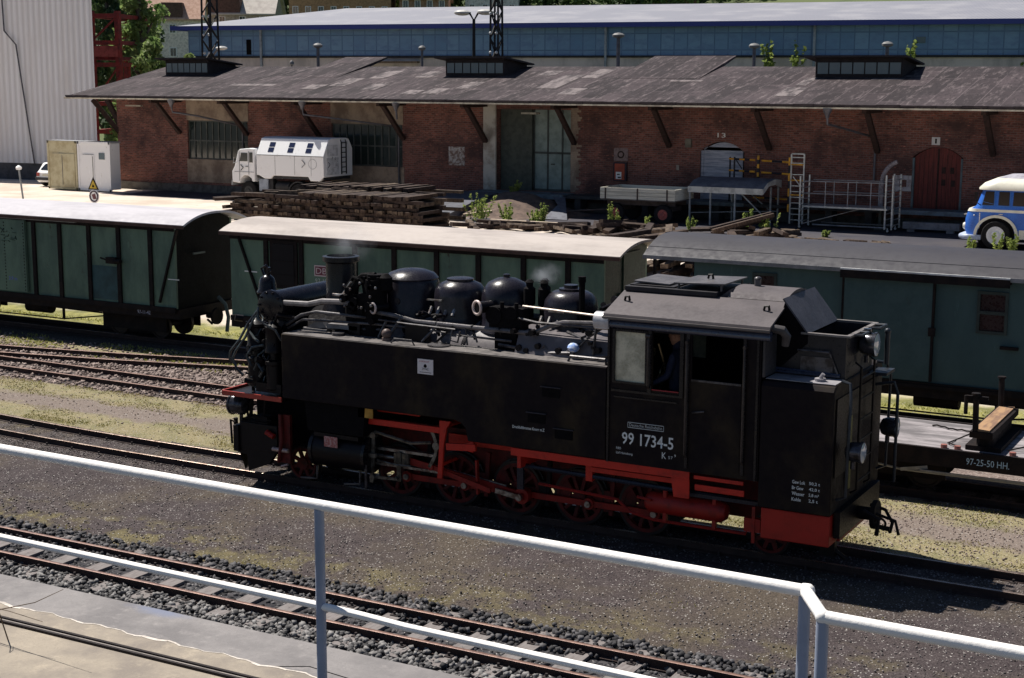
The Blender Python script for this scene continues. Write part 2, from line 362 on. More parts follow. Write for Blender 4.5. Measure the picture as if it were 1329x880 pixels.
# ---------------------------------------------------------------- tracks
railside=mat('rail_rust',(.045,.026,.022),.8,col2=(.028,.017,.016),scale=6)
railtop=mat('rail_head',(.42,.33,.27),.28,.75,col2=(.25,.17,.13),scale=12)
railtop2=mat('rail_head_dull',(.20,.12,.095),.5,.3,col2=(.12,.07,.06),scale=12)
def rail(pts,parent,top):
    """pts: centre line of the head, z=0 top"""
    m=B(); P=[(-.05,-.12),(.05,-.12),(.05,-.108),(.009,-.09),(.009,-.035),(.027,-.028),(.027,-.004),(.02,0),(-.02,0),(-.027,-.004),(-.027,-.028),(-.009,-.035),(-.009,-.09),(-.05,-.108)]
    k=len(P); vs=[]
    for i,(x,y) in enumerate(pts):
        a=Vector(pts[max(i-1,0)]);b=Vector(pts[min(i+1,len(pts)-1)]);d=(b-a).normalized();nx,ny=-d.y,d.x
        for u,w in P: vs.append((x+nx*u,y+ny*u,w))
    fs=[];mi=[]
    for i in range(len(pts)-1):
        for j in range(k): fs.append((i*k+j,i*k+(j+1)%k,(i+1)*k+(j+1)%k,(i+1)*k+j)); mi.append(1 if j in(6,7,8) else 0)
    fs=[f[::-1] for f in fs]
    fs+=[tuple(range(k)),tuple(range((len(pts)-1)*k+k-1,(len(pts)-1)*k-1,-1))]; mi+=[0,0]
    m.v=vs;m.f=fs;m.m=mi; return m.build('rail',[railside,top],parent,0,30)
slW=mat('sleeper_grey',(.2,.18,.175),.9,col2=(.15,.13,.125),scale=5,stretch=(5,1,1),bmp=.3,bscale=20)
slD=mat('sleeper_brown',(.04,.03,.028),.9,col2=(.09,.075,.07),scale=5,stretch=(5,1,1),bmp=.3,bscale=20)
bolt=mat('fixing_iron',(.05,.04,.04),.6,.3)
def track(label,cl,gauge,x0,x1,top,sm,zs=-.132,dx=.62,group='narrow gauge tracks in the yard'):
    """cl: function x -> y of the centre line"""
    t=thing('railway_track',label,'railway track',((x0+x1)/2,cl((x0+x1)/2),-.12),group)
    xs=np.linspace(x0,x1,50)
    for s in(-1,1): rail([(x,cl(x)+s*gauge/2) for x in xs],t,top)
    vis=[x for x in np.arange(x0+.3,x1,dx)]
    vis=[x for x in vis if -21<x<12.5]
    tops=[]
    for i,x in enumerate(vis):
        a=math.atan2(cl(x+.1)-cl(x-.1),.2); m=B(); L=1.55+rng.uniform(-.06,.06)
        m.obox((x,cl(x)+rng.uniform(-.03,.03),zs-.05),(.22,L,.13),a+rng.uniform(-.03,.03))
        if x>-9 and len(vis)<=100:
            m.mi=1; f=m
            for sd in(-1,1):
                for k in(-1,1):
                    c=(x+rng.uniform(-.02,.02),cl(x)+sd*gauge/2+k*.075,zs+.0)
                    f.box(c[0]-.045,c[1]-.035,zs+.01,c[0]+.045,c[1]+.035,zs+.028); f.cyl((c[0],c[1],zs+.02),(c[0],c[1],zs+.065),.016,n=6)
        m.build('sleeper',[sm,bolt],t,0,0)
    return t
def yloco(x): return 0 if x>-3.5 else .0115*(x+3.5)**2*.9
def y34(x): return 4.33+ (-.012*(x+5.5)+.0 if x>-5.5 else -.018*(x+5.5))
def y12(x):
    return float(np.interp(x,[-40,-25,-18,-13,-10,-7,-4,-1,2,6],[4.75,4.75,4.98,5.52,6.1,6.85,7.62,8.25,8.62,8.7]))
track('near track on grey sleepers beside the concrete platform',lambda x:-4.93+0*x,.8,-30,16,railtop2,slW,zs=-.105)
track('track carrying the black steam locomotive',yloco,.8,-30,16,railtop,slD)
track('middle track under the flat wagon with brown rusty rails',y34,.8,-30,16,railtop2,slD)
track('turnout branch swinging away behind the locomotive',y12,.75,-24,0,railtop2,slD,zs=-.135)
track('rear track under the green covered wagons',lambda x:8.75+0*x,.8,-32,16,railtop2,slD)

# ---------------------------------------------------------------- stones and grass
stD=island('stone_dark',(.012,.012,.014),(.13,.125,.13),.85)
stG=island('stone_grey',(.015,.015,.018),(.27,.26,.255),.85)
stP=island('stone_pink',(.09,.065,.058),(.36,.29,.26),.9)
p1=field(-9,14,-4.62,-3.95,5200,-.12); p1[:,2]+=RG.uniform(0,.035,len(p1))
p2=field(-9,14,-5.25,-4.6,1900,-.135)
stones('ballast_stones',np.concatenate([p1,p2]),.035,.075,stD,'dark ballast stones along the far side of the near track')
p3=field(-9,14,-6.02,-5.35,5600,-.12); p3[:,2]+=RG.uniform(0,.03,len(p3))
stones('ballast_stones',p3,.03,.07,stG,'grey ballast stones between the near track and the platform')
p4=np.concatenate([field(-24,3,3.5,6.6,9000,-.11),field(-24,3,4.9,7.6,2500,-.115)])
stones('ballast_stones',p4,.035,.08,stP,'pinkish ballast stones around the middle tracks')
p5=np.concatenate([field(-16,14,-.38,.38,5000,-.118),field(-14,14,-1.3,.9,9000,-.118),field(-14,14,-3.9,-.9,9000,-.062,-.3,1.1,4),field(-14,-1,-1.5,-.5,4000,-.09)])
stones('loose_gravel',p5,.008,.024,island('stone_mixed',(.04,.034,.034),(.27,.24,.23),.9),'loose gravel on the cinder ground around the locomotive track','gravel')
p6=np.concatenate([field(8,14,.9,3.5,2500,-.075),field(-20,-1,1.2,3.4,1500,-.075)])
stones('loose_gravel',p6,.010,.026,stP,'loose stones on the dry grass strip','gravel')
gr1=island('dry_grass',(.30,.26,.10),(.19,.19,.065),.9,(.36,.30,.15),.1,.4)
gr2=island('yellow_green_grass',(.42,.41,.13),(.27,.29,.08),.9,None,.1,.4)
grass('grass',np.concatenate([field(-20,14,.85,1.75,26000,-.09,.02,.9,1),field(-20,14,2.4,3.5,26000,-.085,-.02,.9,2)]),.026,gr1,'dry olive grass strip behind the locomotive track')
grass('grass',np.concatenate([field(-8,12,-4.15,-3.3,9000,-.11,.2,1.,5),field(-8,12,-3.4,-1,3000,-.065,.5,.8,8)]),.02,gr1,'thin yellowish grass patches on the cinder ground')
grass('grass',np.concatenate([field(-22,12,9.8,12.5,22000,-.08),field(-22,12,6.1,7.7,14000,-.11,-.05,.7,7)]),.045,gr2,'bright yellow green grass beside the wagon track',w=.016)

# hill and yard extras
def hill_mat():
    m,nt,b,v=base('hillside'); c=mixc(nt,ramp(nt,noise(nt,v,.08,5),.4,.6),(.05,.075,.025),(.09,.11,.04)); nt.links.new(c,b.inputs['Base Color']); b.inputs['Roughness'].default_value=1; return m
def hz(x,y):
    t=max(0,y-118); return -1+ (t*.16+ .0002*t*t)*(1+.2*math.sin(x*.021+1))
hm=B(); xs=np.linspace(-420,200,50); ys=list(np.linspace(112,330,26))
hm.add([(x,y,hz(x,y)) for x in xs for y in ys],[(i*26+j,(i+1)*26+j,(i+1)*26+j+1,i*26+j+1) for i in range(49) for j in range(25)]); struct('hills',hm,hill_mat(),60)

# ================================================================ BUILDINGS
def brick_mat(name,c1,c2,mortar,stain=(.10,.055,.045)):
    m,nt,b,v=base(name); sx=nt.nodes.new('ShaderNodeSeparateXYZ'); nt.links.new(v,sx.inputs[0])
    ad=nt.nodes.new('ShaderNodeMath'); nt.links.new(sx.outputs[0],ad.inputs[0]); nt.links.new(sx.outputs[1],ad.inputs[1])
    cb=nt.nodes.new('ShaderNodeCombineXYZ'); nt.links.new(ad.outputs[0],cb.inputs[0]); nt.links.new(sx.outputs[2],cb.inputs[1])
    br=nt.nodes.new('ShaderNodeTexBrick'); nt.links.new(cb.outputs[0],br.inputs['Vector']); br.inputs['Scale'].default_value=1
    br.inputs['Brick Width'].default_value=.26; br.inputs['Row Height'].default_value=.095; br.inputs['Mortar Size'].default_value=.011
    br.inputs['Color1'].default_value=(*c1,1); br.inputs['Color2'].default_value=(*c2,1); br.inputs['Mortar'].default_value=(*mortar,1)
    nn=noise(nt,v,.55,6,.65); c=mixc(nt,ramp(nt,nn,.4,.7),br.outputs[0],stain)
    rowv=noise(nt,v,1.6,4,.7,(2.2,2.2,10.5)); c=mixc(nt,ramp(nt,rowv,.58,.72),c,tuple(x*1.75 for x in c1)); rw=noise(nt,v,1.9,4,.7,(2.4,2.4,10.5)); c=mixc(nt,ramp(nt,rw,.54,.74),c,tuple(x*.4 for x in c2))
    pl_=noise(nt,v,.9,6,.75); c=mixc(nt,ramp(nt,pl_,.7,.78),c,(.2,.15,.13))
    nt.links.new(c,b.inputs['Base Color']); b.inputs['Roughness'].default_value=.95; b.inputs['Specular IOR Level'].default_value=.1
    bump(nt,b,br.outputs['Fac'],-.5,.01); return m
brick=brick_mat('red_brick',(.27,.105,.08),(.13,.055,.048),(.2,.15,.13),(.075,.045,.042))
plaster=mat('old_plaster',(.34,.265,.20),.95,col2=(.18,.13,.10),scale=1.2,lo=.35,hi=.65,bmp=.3,bscale=8)
render_=mat('pillar_render',(.5,.47,.42),.9,col2=(.3,.26,.22),scale=1.5)
timber=mat('dark_timber',(.045,.024,.02),.85,col2=(.025,.016,.014),scale=6)
wglass=glass('window_dark_glass',(.02,.03,.028),.06)
iron=mat('window_iron',(.09,.095,.085),.6,col2=(.05,.055,.05))
sh=thing('goods_shed','long red brick goods shed with dark tar paper roof and wide overhanging eaves','goods shed',(-17,51,0))
WY=45.
# front wall with openings
wins=[(-41.46,-37.35,1.78,3.85),(-31.95,-27.65,1.75,3.85)]
arch=[(-11.79,-9.7),(-2.28,-.2)]
hl=wins+[(-22.24,-18.28,.86,4.7)]+[(a,b,.82,3.42) for a,b in arch]
w=B(); holes_panel(w,-46.5,12,0,4.97,WY,WY+.4,hl)
for a,b in arch:     # segmental arches over the two loading doors
    c=(a+b)/2; r=(b-a)/2; n=10; zz=lambda x:3.42-.44*((x-c)/r)**2
    for i in range(n):
        x0=a+(b-a)*i/n; x1=a+(b-a)*(i+1)/n
        w.prism([(x0,zz(x0)),(x1,zz(x1)),(x1,3.419),(x0,3.419)] if i not in(n//2-1,n//2) else [(x0,zz(x0)-.001),(x1,zz(x1)-.001),(x1,3.419),(x0,3.419)],WY+.001,WY+.4)
w.box(-46.5,WY+.4,0,-46.1,58,4.97); w.box(11.6,WY+.4,0,12,58,4.97); w.box(-46.5,57.6,0,12,58,4.97)
w.prism([(45,4.96),(58,4.96),(50.5,6.5)],-46.49,-46.1,'yz')
wall=w.build('brick_wall',brick,sh,0,0)
f=B()
for x0,x1,z0,z1 in wins: f.box(x0-.03,WY-.025,z1,x1+.06,WY+.02,4.96); f.box(x0-.06,WY-.025,.55,x1+.1,WY+.02,z0)
f.build('plaster_panel',plaster,sh,0,0)
f=B(); f.box(-46.6,WY-.12,0,12,WY+.0,.42); f.build('plinth',mat('plinth_stone',(.13,.12,.11),.95,col2=(.07,.065,.06)),sh,0,0)
f=B(); f.box(-22.95,WY-.1,.3,-22.27,WY+.15,4.95); f.build('pillar',render_,sh,0,0)
f=B()
for i in range(40):
    z=.9+i*.1; f.box(-18.26,WY-.022,z,-18.26+.25+rng.uniform(0,.32),WY+.01,z+.096)
f.build('worn_jamb',plaster,sh,0,0)
f=B(); f.box(-24.95,WY-.02,1.95,-24.05,WY+.01,2.85); 
for i in range(9):
    f.box(-24.93,WY-.035,1.97+i*.1,-24.08,WY-.015,2.04+i*.1)
f.build('whitewashed_patch',mat('whitewash',(.5,.47,.45),.9,col2=(.2,.13,.11),scale=7,lo=.4,hi=.6),sh,0,0)
for x0,x1,z0,z1 in wins:
    f=B(); nb=10
    f.box(x0,WY+.1,z0,x1,WY+.16,z0+.07); f.box(x0,WY+.1,z1-.07,x1,WY+.16,z1); f.box(x0,WY+.1,z0+.07,x0+.06,WY+.16,z1-.07); f.box(x1-.06,WY+.1,z0+.07,x1,WY+.16,z1-.07)
    for i in range(1,nb):
        x=x0+(x1-x0)*i/nb; f.box(x-.03,WY+.1,z0+.07,x+.03,WY+.155,z1-.07)
    zm=z0+(z1-z0)*.48; f.box(x0+.06,WY+.09,zm-.035,x1-.06,WY+.165,zm+.035)
    fr=f.build('window',iron,sh,0,0)
    pn=B()
    for i in range(nb):
        a=x0+(x1-x0)*i/nb; b=x0+(x1-x0)*(i+1)/nb
        for (c,d) in((z0+.05,zm),(zm,z1-.05)):
            tw=rng.uniform(-.012,.012); pn.add([(a,WY+.14+tw,c),(b,WY+.14-tw,c),(b,WY+.14-tw*.6,d),(a,WY+.14+tw,d)],[(0,1,2,3)])
    pn.build('pane',wglass,fr,0,0)
# interior behind windows / big door recess
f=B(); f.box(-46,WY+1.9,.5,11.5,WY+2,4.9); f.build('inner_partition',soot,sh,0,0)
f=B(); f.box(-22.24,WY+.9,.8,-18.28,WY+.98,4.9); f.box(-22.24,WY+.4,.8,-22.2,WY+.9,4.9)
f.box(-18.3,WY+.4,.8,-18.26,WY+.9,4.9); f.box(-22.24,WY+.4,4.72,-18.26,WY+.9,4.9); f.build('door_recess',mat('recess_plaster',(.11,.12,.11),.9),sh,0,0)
dg=mat('grey_green_door',(.25,.31,.29),.7,col2=(.17,.215,.2),scale=2)
f=B()
for x0,x1 in((-20.45,-19.75),(-19.72,-18.98),(-18.94,-18.3)): 
    for z0,z1 in((.9,2.62),(2.7,4.7)): f.box(x0,WY+.5,z0,x1,WY+.56,z1)
big=f.build('loading_door',dg,sh,0,0)
f=B()
for x in(-20.47,-19.735,-18.96): f.box(x-.035,WY+.46,.87,x+.035,WY+.5,4.7)
f.box(-20.5,WY+.46,2.61,-18.28,WY+.499,2.71); f.box(-20.5,WY+.46,.86,-18.28,WY+.499,.95); f.build('door_frame',mat('door_frame_dark',(.075,.085,.08),.7),big,0,0)
f=B(); f.box(-22.2,WY+.3,.86,-20.5,WY+.42,4.7); f.build('loading_door',mat('olive_door',(.075,.085,.07),.8,col2=(.05,.055,.05)),sh,0,0)
f=B(); f.box(-19.55,WY+.44,2.1,-19.35,WY+.46,2.16); f.build('door_handle',iron,big,0,0)
# arched doors
def archpoly(a,b,z0,rise,zt,n=12):
    c=(a+b)/2;r=(b-a)/2
    return [(a,z0),(b,z0)]+[(b-(b-a)*i/n,zt-rise*(((b-(b-a)*i/n)-c)/r)**2) for i in range(n+1)]
f=B()
for i in range(8):
    z0=.84+i*.29
    f.box(-11.66,WY+.16+(i%2)*.012,z0,-9.82,WY+.22,min(z0+.285,3.16))
f.prism(archpoly(-11.66,-9.82,3.161,.36,3.38),WY+.17,WY+.22); 
f.box(-11.79,WY+.12,.82,-11.66,WY+.2,3.0); f.build('arched_door',mat('grey_plank_door',(.46,.47,.54),.85,col2=(.26,.28,.34),scale=1.2,stretch=(1,1,9),lo=.35,hi=.65),sh,0,0)
f=B(); f.prism(archpoly(-2.2,-.3,.83,.4,3.4),WY+.14,WY+.2)
dd=f.build('arched_door',mat('oxblood_door',(.17,.038,.03),.75,col2=(.09,.026,.022),scale=1.5,stretch=(9,1,1),lo=.35,hi=.7),sh,0,0)
f=B()
for i in range(1,10): x=-2.2+.19*i; f.box(x-.006,WY+.134,.86,x+.006,WY+.141,3.1)
f.box(-1.27,WY+.12,.84,-1.2,WY+.14,3.35)
for x,z in((-1.0,2.45),(-.65,2.45),(-1.0,1.95),(-.6,1.92)): f.box(x-.08,WY+.12,z-.13,x+.08,WY+.14,z+.13)
f.build('door_fittings',timber,dd,0,0)
f=B()
for x in (-2.28,-.29): f.box(x,WY+.02,.84,x+.08,WY+.12,2.95)
f.build('door_jamb',mat('jamb_bluegrey',(.13,.17,.18),.7),sh,0,0)
# small things fixed to the wall
def plate(name,x0,z0,x1,z1,m,d=.04,parent=sh,y=WY): 
    f=B(); f.box(x0,y-d,z0,x1,y-.001,z1); return f.build(name,m,parent,0,0)
text('door_number','13',-10.98,3.6,.38,.2,WY-.01,white,sh)
nb_=plate('number_plate',-1.52,3.5,-1.18,3.82,plain('number_white',(.6,.58,.56)),.02); text('digit','1',-1.38,3.56,.07,.2,WY-.024,soot,nb_)
b1=plate('notice_box',-16.02,1.5,-15.35,2.36,mat('box_frame',(.03,.02,.03),.6),.1); 
f=B(); f.box(-15.95,WY-.11,1.56,-15.45,WY-.1,2.3); f.build('door',mat('box_red',(.36,.07,.035),.6,col2=(.25,.05,.03)),b1,0,0)
f=B(); f.box(-15.88,WY-.118,1.6,-15.6,WY-.111,1.92); lb=f.build('notice',white,b1,0,0)
f=B(); f.box(-15.82,WY-.122,1.78,-15.68,WY-.1185,1.83); f.box(-15.78,WY-.122,1.64,-15.62,WY-.1185,1.7); f.build('print',black,lb,0,0)
pq=plate('stone_plaque',-16.03,2.42,-15.33,3.0,mat('stone_pinkgrey',(.26,.19,.18),.9,scale=8),.03)
f=B(); f.ring((-15.68,WY-.035,2.71),(0,1,0),.14,.03); f.build('ring_mark',timber,pq,0)
plate('meter_box',-12.48,3.12,-12.2,3.5,mat('meter',(.2,.18,.14),.8),.12); plate('socket_box',-12.9,2.1,-12.78,2.32,render_,.06)
# white square ring sign beside the oxblood door
rs=B()
for x0,z0,x1,z1 in((-2.98,1.55,-2.28,1.72),(-2.98,2.02,-2.28,2.2),(-2.98,1.72,-2.78,2.02),(-2.48,1.72,-2.28,2.02)): rs.box(x0,WY-.04,z0,x1,WY-.002,z1)
rs.build('painted_square',mat('whitish_sign',(.5,.46,.46),.8,col2=(.3,.25,.24),scale=6),sh,0,0)
f=B(); f.box(-23,WY-1.35,.62,-18,WY-.12,.84); f.box(-2.75,WY-1.3,.68,.35,WY-.12,.86); f.box(-12.3,WY-1.3,.68,-9.2,WY-.12,.84)
f.build('loading_step',mat('step_bluegrey',(.15,.19,.22),.8,col2=(.1,.12,.13)),sh,0,0)
f=B(); f.box(-17.9,WY-1.2,.68,-2.8,WY-.12,.82)  # invented bank, coloured dark for the darkness below the door sills
for x in np.arange(-17.5,-3,1.7): f.box(x,WY-1.1,0,x+.3,WY-.4,.68)
f.build('added_bank',mat('added_bank_shade',(.06,.058,.06),.9),sh,0,0)
# roof
def roof_mat():
    m,nt,b,v=base('tar_paper'); sx=nt.nodes.new('ShaderNodeSeparateXYZ'); nt.links.new(v,sx.inputs[0])
    cb=nt.nodes.new('ShaderNodeCombineXYZ'); nt.links.new(sx.outputs[1],cb.inputs[0]); nt.links.new(sx.outputs[0],cb.inputs[1])
    br=nt.nodes.new('ShaderNodeTexBrick'); nt.links.new(cb.outputs[0],br.inputs['Vector']); br.inputs['Scale'].default_value=1
    br.inputs['Brick Width'].default_value=3.1; br.inputs['Row Height'].default_value=.98; br.inputs['Mortar Size'].default_value=.022; br.inputs['Mortar Smooth'].default_value=.6
    br.inputs['Color1'].default_value=(.022,.017,.019,1); br.inputs['Color2'].default_value=(.072,.055,.060,1); br.inputs['Mortar'].default_value=(.13,.105,.11,1)
    c=mixc(nt,ramp(nt,noise(nt,v,.5,6,.7),.42,.66),br.outputs[0],(.034,.027,.030)); c=mixc(nt,ramp(nt,noise(nt,v,1.6,6,.75,(2.6,.55,1)),.5,.7),c,(.15,.122,.125))
    c=mixc(nt,ramp(nt,noise(nt,v,5,5,.7,(1.6,.5,1)),.5,.72),c,(.02,.016,.018)); nt.links.new(c,b.inputs['Base Color']); b.inputs['Roughness'].default_value=.9; b.inputs['Specular IOR Level'].default_value=.2
    bump(nt,b,noise(nt,v,12,4),.4,.02); return m
tar=roof_mat()
f=B(); f.prism([(42.3,5.0),(50.5,6.64),(58.6,5.02),(58.6,5.12),(50.5,6.74),(42.3,5.1)],-47.6,13.2,'yz'); rf=f.build('roof',tar,sh,0,0)
rz=lambda y:5.1+(y-42.3)*.2
f=B()
for u,y,wd_,dp in((-38.8,45.3,2.9,.5),(-33.6,44.6,1.0,1.1),(-32.4,45.4,1.0,1.9),(-31.2,47.3,.95,2.0),(-28.6,47.6,.95,1.6),(-29.9,44.6,.9,1.4),(-24.6,45.0,.9,1.6),(-26.9,43.6,.9,1.0),(-25.8,43.8,.95,1.2),(-20.3,45.2,1.1,3.2),(-19.1,47.6,.9,2.2),(-18.5,43.9,.95,1.4),(-21.8,48.2,.95,1.2),(-8.1,44,.95,1.8),(-7.9,46.2,.5,1.7),(-14.2,46.9,1.6,.35),(-4.9,47.5,1.4,.3),(-3.6,48.2,1.0,.25),(-35.9,47.7,1.3,.6)):
    f.add([(u,y,rz(y)+.012),(u+wd_,y,rz(y)+.012),(u+wd_,y+dp,rz(y+dp)+.012),(u,y+dp,rz(y+dp)+.012)],[(0,1,2,3)])
f.build('roof_patch',mat('pale_roofing',(.19,.16,.16),.9,col2=(.045,.036,.04),scale=1.8,lo=.38,hi=.66,stretch=(1.5,.7,1)),rf,0,0)
f=B()
xv=-47.6
while xv<13: 
    L=rng.uniform(.7,1.1); f.box(xv,42.26,5.07+rng.uniform(-.01,.015),xv+L-.03,42.5,5.15+rng.uniform(0,.02)); xv+=L
f.build('eave_trim',mat('eave_dark',(.05,.04,.045),.9),rf,0,0)
f=B(); f.box(-47.62,42.18,4.97,13.2,42.28,5.035); f.prism([(42.3,4.99),(50.5,6.63),(50.5,6.7),(42.3,5.06)],-47.66,-47.61,'yz'); f.build('gutter',mat('gutter_cream',(.62,.56,.44),.6,col2=(.35,.3,.24),scale=2),rf,0,0)
for x in(-41.9,-37.3,-32.6,-27.5,-22.8,-18.03,-13.24,-8.51,-3.74,1.01,5.8,10.6):
    f=B(); f.bar((x,WY-.12,3.15),(x,43.05,4.85),.17,.22,(1,0,0)); f.box(x-.09,42.6,4.8,x+.09,WY-.01,4.97); f.build('eave_bracket',timber,sh,0,0)
f=B(); f.bar((-46.45,45.1,3.1),(-47.5,44.2,4.9),.2,.26); f.bar((-46.4,45.3,3.2),(-47.5,45.3,4.95),.2,.26); f.build('eave_bracket',timber,sh,0,0)
# gutter hoppers and downpipes
for x,zb,xo in((-40.1,0,2.5),(-31.7,.3,3.9),(-5.15,1.9,1.3),(-26.2,4.0,.3)):
    f=B(); f.lathe((x,42.22,4.6),[(.07,0),(.09,.1),(.18,.28),(.2,.38)],10); f.tube([(x,42.25,4.62),(x,42.3,4.35),(x+xo*.35,43.2,4.15),(x+xo,44.86,3.75 if zb else 3.6),(x+xo,44.88,3.4),(x+xo,44.88,zb+.05)] if xo>1 else [(x,42.25,4.62),(x,42.3,4.2)],.05)
    f.build('downpipe',mat('zinc',(.13,.125,.14),.5,.4),sh)
# roof lanterns
lg=glass('lantern_glass',(.07,.11,.135),.35)
for x0,x1 in((-45.6,-42.5),(-27.0,-23.6),(-7.6,-3.7),(-36.2,-33.4),(-17.3,-13.0)):
    small=x0 in(-36.2,-17.3)
    if small:
        f=B(); f.prism([(47.6,rz(47.6)+.01),(52.4,7.28),(52.4,7.2),(50.6,6.7)],x0,x1,'yz'); f.build('raised_roof',tar,rf,0,0); continue
    yf=48.1 if not small else 50.0; zb=rz(yf); zt=zb+.84; yb=50.5
    f=B(); f.prism([(yf,zb-.05),(yf,zt),(yb,6.8),(yb,6.6)],x0,x1,'yz'); l=f.build('roof_lantern',mat('lantern_board',(.028,.022,.024),.85),rf,0,0)
    f=B(); f.prism([(yf-.4,zt+.03),(yf-.4,zt+.11),(yb+.25,6.89),(yb+.25,6.81)],x0-.45,x1+.3,'yz'); f.build('lantern_roof',tar if small else mat('lantern_felt',(.035,.03,.033),.9),l,0,0)
    if not small:
        nw=7; ws=(x1-x0-.1)/nw
        f=B()
        for i in range(nw): f.box(x0+.1+i*ws,yf-.03,zb+.14,x0+.04+(i+1)*ws,yf-.01,zt-.2)
        f.build('window',lg,l,0,0)
f=B(); f.box(-45.3,44.4,4.55,-44.2,44.6,4.62); f.box(-20.5,44.2,4.5,-19.7,44.6,4.58); f.build('lamp_tube',mat('lamp_shade_cream',(.45,.42,.35),.6),sh,0,0)

# ---------------------------------------------------------------- blue warehouse
A_=Vector((-67.7,75.76,0)); D_=Vector((62.1,9.36,0)).normalized(); Nn=Vector((-D_.y,D_.x,0))
def at2(s,d,z): p=A_+D_*s+Nn*d; return (p.x,p.y,z)
def qbox(m,s0,s1,d0,d1,z0,z1):
    m.add([at2(s0,d0,z0),at2(s1,d0,z0),at2(s1,d1,z0),at2(s0,d1,z0),at2(s0,d0,z1),at2(s1,d0,z1),at2(s1,d1,z1),at2(s0,d1,z1)],[(0,3,2,1),(4,5,6,7),(0,1,5,4),(1,2,6,5),(2,3,7,6),(3,0,4,7)])
def blue_mat():
    m,nt,b,v=base('blue_glazing'); sx=nt.nodes.new('ShaderNodeSeparateXYZ'); nt.links.new(v,sx.inputs[0])
    cb=nt.nodes.new('ShaderNodeCombineXYZ'); nt.links.new(sx.outputs[0],cb.inputs[0]); nt.links.new(sx.outputs[2],cb.inputs[1])
    br=nt.nodes.new('ShaderNodeTexBrick'); nt.links.new(cb.outputs[0],br.inputs['Vector']); br.inputs['Scale'].default_value=1; br.offset=0
    br.inputs['Brick Width'].default_value=.95; br.inputs['Row Height'].default_value=1.16; br.inputs['Mortar Size'].default_value=.045
    br.inputs['Color1'].default_value=(.13,.24,.40,1); br.inputs['Color2'].default_value=(.19,.31,.46,1); br.inputs['Mortar'].default_value=(.09,.16,.27,1)
    c=mixc(nt,ramp(nt,noise(nt,v,1.2,5,.7,(1,1,2)),.4,.7),br.outputs[0],(.13,.21,.36)); nt.links.new(c,b.inputs['Base Color']); b.inputs['Roughness'].default_value=.65; return m
bl=thing('blue_warehouse','long blue clad warehouse with shallow pale corrugated roof behind the brick shed','warehouse',tuple(A_+D_*35+Nn*15))
bw=B(); qbox(bw,0,86,0,.3,7.75,9.85); qbox(bw,0,.3,.3,36,7.75,9.85); bw.build('cladding',blue_mat(),bl,0,0)
bw=B(); qbox(bw,0.02,86,.02,.3,0,7.62); qbox(bw,0.02,.3,.3,36,0,7.75); bw.build('base_wall',mat('warehouse_concrete',(.62,.54,.52),.9,col2=(.42,.37,.36),scale=.6,stretch=(1,1,.4)),bl,0,0)
bw=B(); qbox(bw,-.1,86.1,-.12,.32,7.6,7.75); bw.build('ledge',mat('ledge_dark',(.035,.035,.04),.7),bl,0,0)
bw=B(); qbox(bw,-1.2,87,-.7,-.45,9.72,10.06); qbox(bw,-1.25,-1.0,-.45,36,9.72,10.04); bw.build('fascia',plain('fascia_blue',(.035,.05,.24),.6),bl,0,0)
def corr():
    m,nt,b,v=base('corrugated_pale'); w=nt.nodes.new('ShaderNodeTexWave'); w.inputs['Scale'].default_value=1.1; w.bands_direction='X'; nt.links.new(v,w.inputs[0])
    c=mixc(nt,ramp(nt,w.outputs['Fac'],.2,.8),(.25,.25,.285),(.18,.18,.215)); c=mixc(nt,ramp(nt,noise(nt,v,.3,5),.45,.7),c,(.29,.285,.31)); nt.links.new(c,b.inputs['Base Color']); b.inputs['Roughness'].default_value=.6; return m
bw=B(); vs=[at2(-1.2,-.6,10.02),at2(87,-.6,10.02),at2(87,17,12.1),at2(5.5,17,12.1),at2(87,36,10.0),at2(-1.2,36,10.0)]
bw.add(vs,[(0,1,2,3),(3,2,4,5),(0,3,5)]); bw.build('roof',corr(),bl,0,0)
f=B()
for s in(6.5,34.4,49.2,63): qbox(f,s,s+.16,-.2,-.04,.5,9.75)
f.build('downpipe',mat('pipe_pale',(.34,.37,.42),.5),bl,0,0)
f=B(); qbox(f,5.25,5.65,-.06,-.01,7.85,9.0); f.build('door',soot,bl,0,0)
f=B(); qbox(f,56.0,56.6,-.06,-.01,8.55,8.95); qbox(f,63.8,64.6,-.06,-.01,8.7,9.1); f.build('window',lg,bl,0,0)
f=B(); qbox(f,15,20,-.6,-.1,7.2,7.35); qbox(f,69.5,86,-.05,-.01,7.0,7.55); f.build('planking',mat('planks_brown',(.2,.14,.1),.9,scale=1,stretch=(8,8,1)),bl,0,0)
# mushroom headed vent pipes rising behind the shed ridge
for i,(p,z,k) in enumerate((((-40,55,0),7.95,1),((-35.3,59,0),7.85,.8),((-22.9,60,0),8.5,1.25),((-15.4,61.5,0),7.9,1.1),((-8.2,62,0),7.95,1.1),((-45.7,60,0),7.0,.5))):
    f=B(); x,y=p[:2]; t=thing('vent_pipe',['thin mushroom capped vent pipe nearest the left lattice mast behind the ridge','small mushroom capped vent pipe between the left mast and the double street lamp','tallest mushroom capped vent pipe, right of the double street lamp','mushroom capped vent pipe with a weed beside it, near the middle roof hump','mushroom capped vent pipe just right of the right roof lantern','short stubby vent pipe beside the left roof lantern'][i],'vent pipe',(x,y,0),'vent pipes behind the shed ridge')
    f.cyl((x,y,0),(x,y,z),.09*k,n=8); f.build('pipe',mat('zinc',(.1,.1,.11),.5),t)
    f=B(); f.lathe((x,y,z),[(.12*k,-.1),(.27*k,-.04),(.28*k,.06),(.19*k,.15),(.04,.19)],12); f.build('cap',mat('cap_pale',(.2,.2,.2),.6),t)
